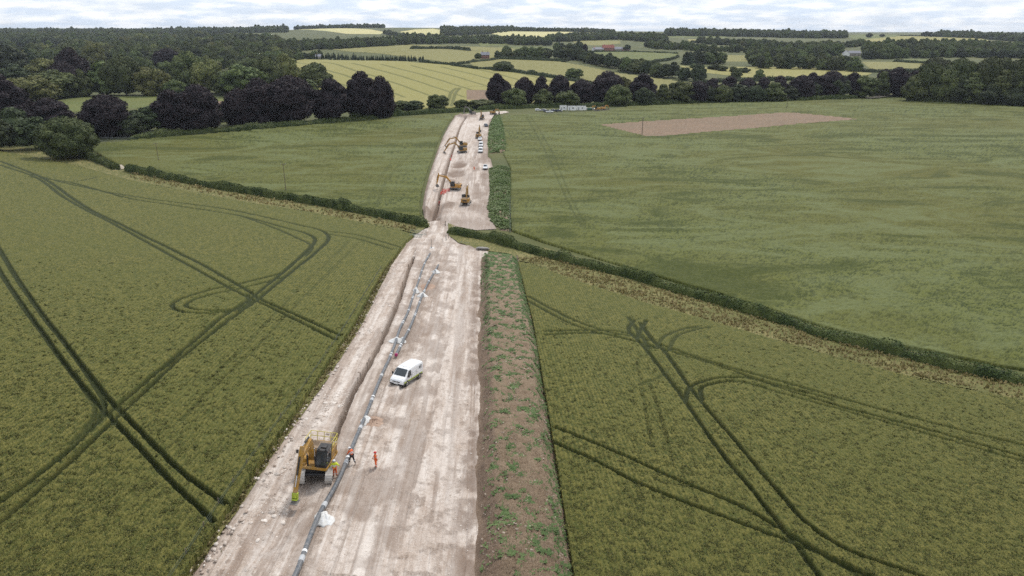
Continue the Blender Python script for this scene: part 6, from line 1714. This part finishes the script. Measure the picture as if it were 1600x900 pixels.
heap(583, 659, 1.5, 1.7, .42, 4, 'low heap')
heap(668, 448, 1.3, 3.2, .3, 6, 'low heap')

# upright pole on a pale block at the far end of the long pipe
x, y, _ = at(675, 391); r_ = empty('marker_post', (0, 0, 0)); tag(r_, 'dark upright pole on a white block at the far end of the long pipe', 'post')
b = MB(); b.box((0, 0, .3), (1.1, .9, .6), bev=.06); b.build('base_block', M['whitecab'], r_)
b = MB(); b.tube([(-.2, 0, .5), (-.3, 0, 2.6)], .05, 8); b.box((-.2, 0, .75), (.3, .3, .3), bev=.04); b.build('pole', M['steel'], r_)
settle(r_, x, y, 0, STRIP1_Z)

# ------------------------------------------------------------------ wire fence along the strip
def wire_fence(pix, step, label, h=1.15, net=True):
    ln = wline(pix, 6); seg = np.hypot(*(ln[1:] - ln[:-1]).T); cum = np.concatenate([[0], np.cumsum(seg)]); L = cum[-1]; n = int(L / step)
    root = empty('wire_fence', (ln[0][0], ln[0][1], tz(*ln[0]))); tag(root, label, 'fence'); o0 = Vector(root.location); tops = []
    for i in range(n + 1):
        s = L * i / n; x = np.interp(s, cum, ln[:, 0]); y = np.interp(s, cum, ln[:, 1]); z = tz(x, y); p = Vector((x, y, z)) - o0; tops.append(p)
        b = MB(); lean = rnd.uniform(-.05, .05); b.tube([p + Vector((0, 0, -.2)), p + Vector((lean, 0, h + rnd.uniform(-.05, .12)))], .045, 6); b.build('post', M['wood'], root)
    b = MB()
    for hh in (.12, .35, .6, .85, 1.08): b.tube([p + Vector((.03, 0, hh)) for p in tops], .010, 4)
    if net:
        for p, q in zip(tops[:-1], tops[1:]):
            for k in range(1, 14): a = p.lerp(q, k / 14) + Vector((.03, 0, 0)); b.tube([a + Vector((0, 0, .1)), a + Vector((0, 0, 1.08))], .006, 3)
    b.build('wire_mesh', simple('green_wire', (0.09, .12, .09), .6), root)
    return root
wire_fence([(262, 925), (290, 884), (346, 796), (410, 704), (446, 655), (488, 594), (545, 508), (596, 424)], 3.2, 'thin wire stock fence along the left edge of the chalk strip')

# ------------------------------------------------------------------ gates, posts, plates at the lane
def gate(px, py, w, h, yaw, label, mat='galv_green', lean=0.0, bars=5, brace=True):
    x, y, _ = at(px, py); r_ = empty('metal_gate'); tag(r_, label, 'gate')
    b = MB(); b.tube([(-w / 2, 0, .1), (-w / 2, 0, h), (w / 2, 0, h), (w / 2, 0, .1), (-w / 2, 0, .1)], .035, 6); b.build('frame', M[mat], r_)
    b = MB()
    for k in range(1, bars): b.tube([(-w / 2, 0, .1 + (h - .1) * k / bars), (w / 2, 0, .1 + (h - .1) * k / bars)], .022, 5)
    b.build('rail', M[mat], r_)
    b = MB(); b.tube([(-w / 2, 0, .1), (0, 0, h), (w / 2, 0, .1)], .02, 5); b.tube([(0, 0, .1), (0, 0, h)], .02, 5); b.build('brace', M[mat], r_)
    settle(r_, x, y, yaw, None, dz=.0)
    if lean: r_.rotation_euler.rotate_axis('X', lean)
    return r_
gate(654, 367, 4.2, 1.25, R(18), 'pale metal field gate at the left side of the chalk crossing')
gate(648, 371, 3.6, 1.1, R(30), 'second pale metal gate leaning low in front of the one by the crossing', lean=R(35))
gate(727, 381, 3.4, 1.1, R(-20), 'weathered gate lying flat in the rough grass right of the crossing', lean=R(-80))
gate(184, 221, 16, 2.0, R(4), 'long pale metal gate and rails below the copper beech at the barley corner', mat='galv', bars=4)
def post(px, py, h, r, label, mat='wood', name='post'):
    x, y, _ = at(px, py); b = MB(); b.tube([(0, 0, -.3), (0, 0, h)], [r, r * .85], 8); o = b.build(name, M[mat]); settle(o, x, y, 0, None, tilt=False); tag(o, label, 'post'); return o
post(697, 376, 1.6, .10, 'pale wooden gate post at the hedge end right of the crossing', 'galv')
post(701, 372, 1.2, .08, 'thin post beside the hedge end right of the crossing')
post(696, 352, 1.3, .10, 'dark post on the far side of the lane by the strip', 'wood')
post(650, 393, .35, .22, 'dark stump standing alone on the chalk near the fence end', 'steel', 'stump')
post(166, 217, 5.5, .06, 'thin white pole left of the long gate', 'galv'); post(176, 217, 5.0, .06, 'thin white pole above the middle of the long gate', 'galv')
b = MB(); b.prism([(-1.6, -.7), (-.2, -1.1), (1.7, -.5), (1.5, .7), (.1, 1.2), (-1.4, .8)], 'z', 0, .16); b.prism([(-1.3, -.6), (-.1, -.9), (1.4, -.4), (1.2, .6), (.1, 1.0), (-1.1, .7)], 'z', .17, .30)
o = b.build('steel_plate', M['steel']); x, y, _ = at(754, 391); settle(o, x, y, .1, STRIP1_Z, dz=.25); tag(o, 'stack of grey ground plates at the top of the soil bank', 'plate')

# ------------------------------------------------------------------ overhead line poles
def power_pole(px, base, top, label, r=.13, arm=True, mat='wood'):
    x, y, z = at(px, base); h = h_for(x, y, z, top); root = empty('utility_pole', (x, y, z)); tag(root, label, 'pole')
    b = MB(); b.tube([(0, 0, -.5), (0, 0, h)], [r, r * .7], 8); b.build('pole', M[mat], root)
    if arm:
        b = MB(); b.box((0, 0, h - .35), (1.9, .12, .12)); b.build('crossarm', M['wood'], root)
        for k in (-.85, 0, .85):
            b = MB(); b.tube([(k, 0, h - .3), (k, 0, h - .02)], [.05, .03], 6); b.build('insulator', M['whitecab'], root)
    return root
power_pole(447, 300, 255, 'thin wooden pole with crossarm in the far left barley')
power_pole(248, 252, 223, 'slender wooden pole in the left part of the far left barley')
power_pole(1003, 212, 183, 'dark wooden pole at the lower left corner of the tilled patch', r=.2)
power_pole(1229, 171, 151, 'thin wooden pole behind the far edge of the tilled patch')
power_pole(1374, 152, 137, 'pole with crossarm by the farm track opening')
power_pole(797, 364, 308, 'tall thin pale pole at the edge of the overgrown bank', r=.06, arm=False, mat='galv')

# ------------------------------------------------------------------ barriers by the far trench
def barrier(px, py, yaw, label, group=None, w=2.0, lean=0.0):
    root = empty('barrier'); tag(root, label, 'barrier', group)
    b = MB(); b.box((0, 0, .55), (w, .05, .14)); b.box((0, 0, .95), (w, .05, .18)); b.box((0, 0, .22), (w, .05, .10))
    for x in (-w / 2, 0, w / 2): b.box((x, 0, .55), (.06, .06, 1.0))
    for k in range(7): b.box((-w / 2 + w * (k + .5) / 7, 0, .6), (.05, .04, .8))
    b.build('panel', M['barrier'], root)
    for x in (-w / 2 + .1, w / 2 - .1): f = MB(); f.box((x, 0, .05), (.12, .7, .1), bev=.02); f.build('foot', M['black'], root)
    x, y, _ = at(px, py); settle(root, x, y, yaw, STRIP2_Z); return root
for i, (px, py, yw) in enumerate([(697, 300, 10), (695, 303, 70)]):
    barrier(px, py, R(yw), ['orange red barrier standing broadside right of the trench below the orange boom', 'orange red barrier set edgeways right of the trench below the orange boom'][i], w=2.4)
barrier(690, 304, R(80), 'orange red barrier on the left lip of the trench below the orange boom', w=2.4)
barrier(687, 309, R(75), 'lowest orange red barrier along the left lip of the trench', w=2.2)
barrier(706, 238, R(80), 'orange red barrier by the trench below the long yellow booms', w=2.2)
barrier(704, 251, R(82), 'orange red barrier by the trench left of the brown pit', w=2.0)

# ------------------------------------------------------------------ site compound
def cabin(px, py, w, h, label, door=False):
    x, y, _ = at(px, py); root = empty('site_cabin'); tag(root, label, 'cabin')
    b = MB(); b.box((0, 0, h / 2 + .15), (w, 2.5, h), bev=.05); b.build('wall', M['whitecab'], root)
    b = MB(); b.box((0, 0, h + .2), (w + .1, 2.6, .1), bev=.03); b.build('roof', M['silver_paint'], root)
    b = MB(); b.box((w * .1, -1.26, h * .6), (.9, .04, .8)); b.build('window', M['glass'], root)
    b = MB(); b.box((-w * .3, -1.26, 1.15), (.85, .04, 1.9)); b.build('door', M['silver_paint'], root)
    settle(root, x, y, R(2), None, dz=.3); return root
cabin(880, 173, 4.8, 3.0, 'leftmost and tallest white site cabin below the beeches')
cabin(893.5, 173.3, 5.8, 2.8, 'middle white site cabin below the beeches')
cabin(908, 173, 6.4, 2.7, 'rightmost white site cabin below the beeches')
for px, py, yw, k, p, lb in [(841, 173.5, 10, 'hatch', 'white', 'white car at the left end of the vehicles by the cabins'), (848, 173.8, 170, 'hatch', 'silver_paint', 'silver car second from the left by the cabins'),
                         (854, 175.2, 20, 'hatch', 'blue_paint', 'dark car behind the white one in front of the cabins'), (859, 176.2, 10, 'pickup', 'white', 'white pickup in front of the dark cars by the cabins'),
                         (866, 174.6, 15, 'hatch', 'blue_paint', 'left one of two dark blue cars beside the tallest cabin'), (874, 174.8, 5, 'hatch', 'blue_paint', 'right one of two dark blue cars beside the tallest cabin'),
                         (918, 172.2, 0, 'hatch', 'white', 'white car directly right of the rightmost cabin'), (925, 172.0, 0, 'hatch', 'silver_paint', 'silver car left of the orange diggers')]:
    park(car(lb, k, p, cat='pickup' if k == 'pickup' else 'car'), px, py, R(yw))
tk = empty('fuel_tank'); tag(tk, 'dark green fuel tank right of the white cabins', 'tank')
b = MB(); b.box((0, 0, .9), (3.2, 1.6, 1.5), bev=.25); b.build('tank_body', simple('green_tank', (0.03, .10, .06), .5), tk)
b = MB(); b.box((0, 0, .1), (3.0, 1.4, .15)); b.build('skid', M['black'], tk)
x, y, _ = at(921, 173); settle(tk, x, y, 0, None, dz=.3)
dig('left one of two small orange diggers right of the site cabins', 933, 173, 160, P_low, zf=None, paint='orange_paint', scale=.62, rails=False)
dig('right one of two small orange diggers right of the site cabins', 943, 172, 20, P_low, zf=None, paint='orange_paint', scale=.58, rails=False)

# ------------------------------------------------------------------ houses
def house(px, py, w, d, hw, hr, wall, roof, label, yaw=0.0, chim=1, wins=4, name='house', cat='house'):
    x, y, _ = at(px, py); root = empty(name); tag(root, label, cat)
    b = MB(); b.prism([(-d / 2, -1), (d / 2, -1), (d / 2, hw), (0, hw + hr), (-d / 2, hw)], 'x', -w / 2, w / 2); b.build('wall', M[wall], root)
    b = MB(); t = .25; k = 1.08
    b.prism([(-d / 2 * k, hw - hr * .08 + .06), (0, hw + hr + .06), (d / 2 * k, hw - hr * .08 + .06), (d / 2 * k, hw - hr * .08 + t + .06), (0, hw + hr + t + .06), (-d / 2 * k, hw - hr * .08 + t + .06)], 'x', -w / 2 - .3, w / 2 + .3)
    rf = b.build('roof', M[roof], root)
    for c in range(chim):
        b = MB(); b.box(((-.4 + .8 * c) * w * .9 * .9, 0, hw + hr + .6), (.8, .7, 1.8)); b.build('chimney', M['brick'], rf)
    for i in range(wins):
        for fl in range(2 if hw > 4.5 else 1):
            b = MB(); b.box((-w / 2 + w * (i + .5) / wins, -d / 2 - .02, 1.5 + 2.7 * fl), (1.1, .1, 1.2)); b.build('window', M['glass'], root)
    b = MB(); b.box((-w / 2 + w * 1.0 / wins, -d / 2 - .03, 1.0), (1.0, .1, 2.0)); b.build('door', M['wood'], root)
    settle(root, x, y, yaw, None, tilt=False); return root
house(950, 79.8, 20, 8, 5.5, 4.5, 'brick', 'redroof', 'red roofed brick farmhouse in the middle of the farm', .05, 2, 5)
house(935, 80, 17, 9, 3.2, 3.0, 'stone', 'greyroof', 'long low grey roofed barn left of the red roofed farmhouse', .1, 0, 3, 'barn', 'barn')
house(928, 80, 6, 6, 4.5, 2.6, 'render', 'redroof', 'small white building at the left end of the farm', 1.2, 0, 2)
house(965, 79.8, 16, 8, 3.5, 3.0, 'stone', 'greyroof', 'pale grey roofed barn right of the red roofed farmhouse', -.05, 0, 3, 'barn', 'barn')
house(977, 80, 12, 8, 3.0, 2.6, 'brick', 'greyroof', 'low brick outbuilding at the right end of the farm', .1, 0, 2, 'barn', 'barn')
house(758, 91.5, 12, 7, 5.0, 3.5, 'brick', 'greyroof', 'lone brick cottage on the olive fields', .1, 2, 4)
house(1321, 90.5, 7, 9, 6.5, 4.0, 'render', 'greyroof', 'white gabled farmhouse among the trees on the right', 1.4, 1, 2)
house(1333, 87.5, 20, 9, 4.5, 3.2, 'stone', 'greyroof', 'long grey roofed barn right of the white farmhouse', .0, 0, 3, 'barn', 'barn')
house(224, 110, 12, 8, 6, 3, 'render', 'greyroof', 'pale roofed building half hidden in the left back wood', .1, 1, 3)
house(87, 77, 8, 6, 4, 3, 'render', 'greyroof', 'tiny white house at the right end of the small pale field', .2, 1, 2)
house(498, 92.5, 8, 7, 4, 3, 'stone', 'greyroof', 'small pale building by the conifer plantation', .1, 1, 2)
house(690, 67, 14, 8, 5, 3.5, 'brick', 'redroof', 'red roofed house in the trees below the bright hills', .1, 1, 3)

# ------------------------------------------------------------------ people
def skin_mesh(verts, edges, radii, sub=1, root_i=0):
    me = bpy.data.meshes.new('tmp'); me.from_pydata(verts, edges, [])
    o = bpy.data.objects.new('tmp', me); COL.objects.link(o)
    m = o.modifiers.new('s', 'SKIN'); m.use_smooth_shade = True
    sv = me.skin_vertices[0].data
    for i, r in enumerate(radii): sv[i].radius = (r, r) if not isinstance(r, tuple) else r
    for i in range(len(verts)): sv[i].use_root = (i == root_i)
    s = o.modifiers.new('ss', 'SUBSURF'); s.levels = sub; s.render_levels = sub
    dg = bpy.context.evaluated_depsgraph_get(); ev = o.evaluated_get(dg); out = bpy.data.meshes.new_from_object(ev)
    bpy.data.objects.remove(o); bpy.data.meshes.remove(me)
    return out
def person(label, px, py, yaw, pose, top='orange', legs='orange', helmet='helmet_w', boots='boot', zf=STRIP1_Z, group=None, fine=True, H=1.78, dzz=0.0):
    J = dict(pelvis=(0, 0, .95), waist=(0, 0, 1.08), chest=(0, 0, 1.28), neckb=(0, 0, 1.44), neck=(0, 0, 1.50), head=(.01, 0, 1.60), crown=(0, 0, 1.70),
             lsh=(0, .17, 1.40), lel=(.0, .25, 1.13), lwr=(.10, .27, .90), lha=(.13, .27, .82), rsh=(0, -.17, 1.40), rel=(.0, -.25, 1.13), rwr=(.10, -.27, .90), rha=(.13, -.27, .82),
             lhi=(0, .09, .92), lkn=(.03, .10, .50), lan=(0, .11, .10), lto=(.15, .12, .04), rhi=(0, -.09, .92), rkn=(.03, -.10, .50), ran=(0, -.11, .10), rto=(.15, -.12, .04))
    J.update(pose)
    names = list(J); ix = {n: i for i, n in enumerate(names)}
    Rd = dict(pelvis=.125, waist=.12, chest=.15, neckb=.07, neck=.052, head=.09, crown=.075, lsh=.065, rsh=.065, lel=.045, rel=.045, lwr=.03, rwr=.03, lha=.035, rha=.035, lhi=.095, rhi=.095, lkn=.06, rkn=.06, lan=.042, ran=.042, lto=.035, rto=.035)
    E = [('pelvis', 'waist'), ('waist', 'chest'), ('chest', 'neckb'), ('neckb', 'neck'), ('neck', 'head'), ('head', 'crown')]
    for s in 'lr': E += [('chest', s + 'sh'), (s + 'sh', s + 'el'), (s + 'el', s + 'wr'), (s + 'wr', s + 'ha'), ('pelvis', s + 'hi'), (s + 'hi', s + 'kn'), (s + 'kn', s + 'an'), (s + 'an', s + 'to')]
    verts = [J[n] for n in names]; edges = [(ix[a], ix[b]) for a, b in E]; rad = [Rd[n] for n in names]
    for s in 'lr':                                        # four fingers and a thumb, unequal and slightly curled
        w = Vector(J[s + 'wr']); h = Vector(J[s + 'ha']); d = (h - w).normalized(); sd_ = d.cross(Vector((1, 0, 0))).normalized() if abs(d.x) < .9 else Vector((0, 1, 0)); cu = d.cross(sd_)
        for k, (off, L) in enumerate(((-.03, .065), (-.01, .08), (.01, .075), (.03, .058))):
            a = h + sd_ * off + d * .03; b_ = a + d * L * .55 + cu * .01; c_ = b_ + d * L * .4 + cu * .03
            i0 = len(verts); verts += [tuple(a), tuple(b_), tuple(c_)]; rad += [.010, .009, .008]; edges += [(ix[s + 'ha'], i0), (i0, i0 + 1), (i0 + 1, i0 + 2)]
        a = w.lerp(h, .4) + sd_ * .035; b_ = a + d * .03 + sd_ * .03; i0 = len(verts); verts += [tuple(a), tuple(b_)]; rad += [.012, .010]; edges += [(ix[s + 'ha'], i0), (i0, i0 + 1)]
    root = empty('person'); tag(root, label, 'person', group)
    me = skin_mesh(verts, edges, rad, 1, ix['pelvis'])
    hd = Vector(J['head']); up = (Vector(J['crown']) - Vector(J['neck'])).normalized()
    bm = bmesh.new(); bm.from_mesh(me)
    f = Vector((1, 0, 0)); f = (f - up * f.dot(up)).normalized(); l = up.cross(f); B = Matrix((f, l, up)).transposed()
    def blob(c, s, sc=(1, 1, 1)):
        mt = Matrix.Translation(hd + B @ Vector(c)) @ B.to_4x4() @ Matrix.Diagonal((s * sc[0], s * sc[1], s * sc[2], 1)); bmesh.ops.create_icosphere(bm, subdivisions=1, radius=1, matrix=mt)
    blob((.105, 0, -.01), .018, (1.2, .8, 1.4)); blob((.09, 0, -.055), .022, (.6, 1.3, .4))
    for s in (1, -1): blob((0, s * .095, .0), .025, (.6, .5, 1.2))
    bm.to_mesh(me); bm.free(); me.materials.clear(); me.materials.append(M['skin'])
    body = bpy.data.objects.new('body', me); COL.objects.link(body); body.parent = root
    for s in (1, -1):
        e_ = MB(); c = hd + B @ Vector((.092, s * .035, .02)); e_.box(c, (.012, .022, .012), bev=.003); e_.build('eye', M['black'], body)
    def garment(nm, pts, eds, rd, mat, ri=0):
        m_ = skin_mesh([J[p] if isinstance(p, str) else p for p in pts], eds, rd, 1, ri); m_.materials.clear(); m_.materials.append(mat)
        o = bpy.data.objects.new(nm, m_); COL.objects.link(o); o.parent = root; return o
    lerp = lambda a, b_, t: tuple(Vector(J[a]).lerp(Vector(J[b_]), t))
    jk = garment('jacket', ['pelvis', 'waist', 'chest', 'neckb', 'lsh', 'lel', lerp('lel', 'lwr', .85), 'rsh', 'rel', lerp('rel', 'rwr', .85)], [(0, 1), (1, 2), (2, 3), (2, 4), (4, 5), (5, 6), (2, 7), (7, 8), (8, 9)],
            [.155, .15, .18, .085, .088, .065, .05, .088, .065, .05], M[top])
    garment('trousers', ['pelvis', 'lhi', 'lkn', lerp('lkn', 'lan', .9), 'rhi', 'rkn', lerp('rkn', 'ran', .9)], [(0, 1), (1, 2), (2, 3), (0, 4), (4, 5), (5, 6)], [.145, .115, .082, .07, .115, .082, .07], M[legs])
    for s in 'lr':
        garment('boot', [lerp(s + 'kn', s + 'an', .8), s + 'an', s + 'to'], [(0, 1), (1, 2)], [.06, .06, .05], M[boots])
    # reflective bands
    def band(a, b_, t, r, par):
        p = Vector(J[a]).lerp(Vector(J[b_]), t); d = (Vector(J[b_]) - Vector(J[a])).normalized() * .03
        o = MB(); o.tube([p - d, p + d], r, 14, cap=False); o.build('reflective_band', M['reflect'], par)
    band('waist', 'chest', .3, .172, jk); band('waist', 'chest', .85, .190, jk)
    for s in 'lr': band(s + 'kn', s + 'an', .35, .088, root)
    hm = MB(); rings = []
    for k in range(7):
        a = PI / 2 * k / 6; rr = .128 * math.cos(a); rings.append([hd + B @ Vector((math.cos(t) * rr * 1.12, math.sin(t) * rr, .045 + .115 * math.sin(a))) for t in [2 * PI * j / 16 for j in range(16)]])
    hm.loft(rings[:-1]); hm.prism  # dome
    brim = [hd + B @ Vector((math.cos(t) * (.165 if math.cos(t) > .2 else .14), math.sin(t) * .14, .045)) for t in [2 * PI * j / 16 for j in range(16)]]
    hm.loft([brim, [p + B @ Vector((0, 0, .014)) for p in brim]])
    hm.build('hard_hat', M[helmet], root)
    hr_ = MB(); hr_.box(hd + B @ Vector((-.055, 0, .0)), (.1, .16, .1), rot=B, bev=.03); hr_.build('hair', M['hairm'], root)
    x, y, _ = at(px, py); settle(root, x, y, yaw, zf, tilt=False, dz=dzz + .02)
    root.scale = (H / 1.78,) * 3
    return root
person('worker in a yellow hi-vis jacket and orange trousers beside the near excavator, back turned', 524, 745, R(97),
       dict(lel=(-.02, .36, 1.18), lwr=(.12, .40, 1.0), lha=(.19, .40, .97), rel=(-.02, -.36, 1.20), rwr=(.12, -.42, 1.02), rha=(.19, -.43, .98), lan=(0, .15, .1), lto=(.14, .19, .04), ran=(0, -.14, .1), rto=(.14, -.18, .04)),
       top='yellowviz', legs='orange', helmet='helmet_w')
person('worker in orange vest and dark trousers with white helmet, striding beside the pipe', 551, 726, R(140),
       dict(waist=(.05, 0, 1.08), chest=(.14, 0, 1.26), neckb=(.20, 0, 1.40), neck=(.22, 0, 1.46), head=(.26, 0, 1.55), crown=(.28, 0, 1.65), lsh=(.14, .17, 1.38), rsh=(.14, -.17, 1.38),
            lel=(.22, .28, 1.13), lwr=(.38, .26, 1.0), lha=(.45, .25, .96), rel=(.16, -.28, 1.12), rwr=(.34, -.26, .98), rha=(.41, -.25, .95),
            lkn=(.22, .10, .55), lan=(.30, .11, .10), lto=(.44, .12, .04), rkn=(-.10, -.10, .50), ran=(-.32, -.11, .14), rto=(-.20, -.12, .04)),
       top='orange', legs='dktrous', helmet='helmet_w', boots='bootw')
person('worker all in orange hi-vis with a red helmet, standing alone on the open chalk', 588, 731, R(200),
       dict(lel=(.05, .24, 1.13), lwr=(.24, .12, 1.08), lha=(.30, .06, 1.08), rel=(.05, -.24, 1.13), rwr=(.24, -.12, 1.06), rha=(.30, -.06, 1.06)), top='orange', legs='orange', helmet='helmet_r', H=1.74)
person('distant worker in orange standing in the middle of the far strip', 741, 267, R(-80), {}, zf=STRIP2_Z, H=1.85)
person('distant worker in orange on the pale stone where the strip bends right', 780, 178, R(-60), {}, zf=None, H=1.85, dzz=.3)

# ------------------------------------------------------------------ the air
b = MB(); b.box((0, 0, 68), (36000, 26000, 180)); hz = b.build('haze'); hz['kind'] = 'stuff'; hz['label'] = 'pale summer haze over the fields'
hm_ = bpy.data.materials.new('haze_air'); hm_.use_nodes = True; nt = hm_.node_tree; nt.nodes.clear()
ho = nt.nodes.new('ShaderNodeOutputMaterial'); hv = nt.nodes.new('ShaderNodeVolumePrincipled'); hv.inputs['Color'].default_value = (0.80, 0.88, 1.0, 1); hv.inputs['Density'].default_value = 0.000045
nt.links.new(hv.outputs[0], ho.inputs["Volume"]); hz.data.materials.clear(); hz.data.materials.append(hm_)
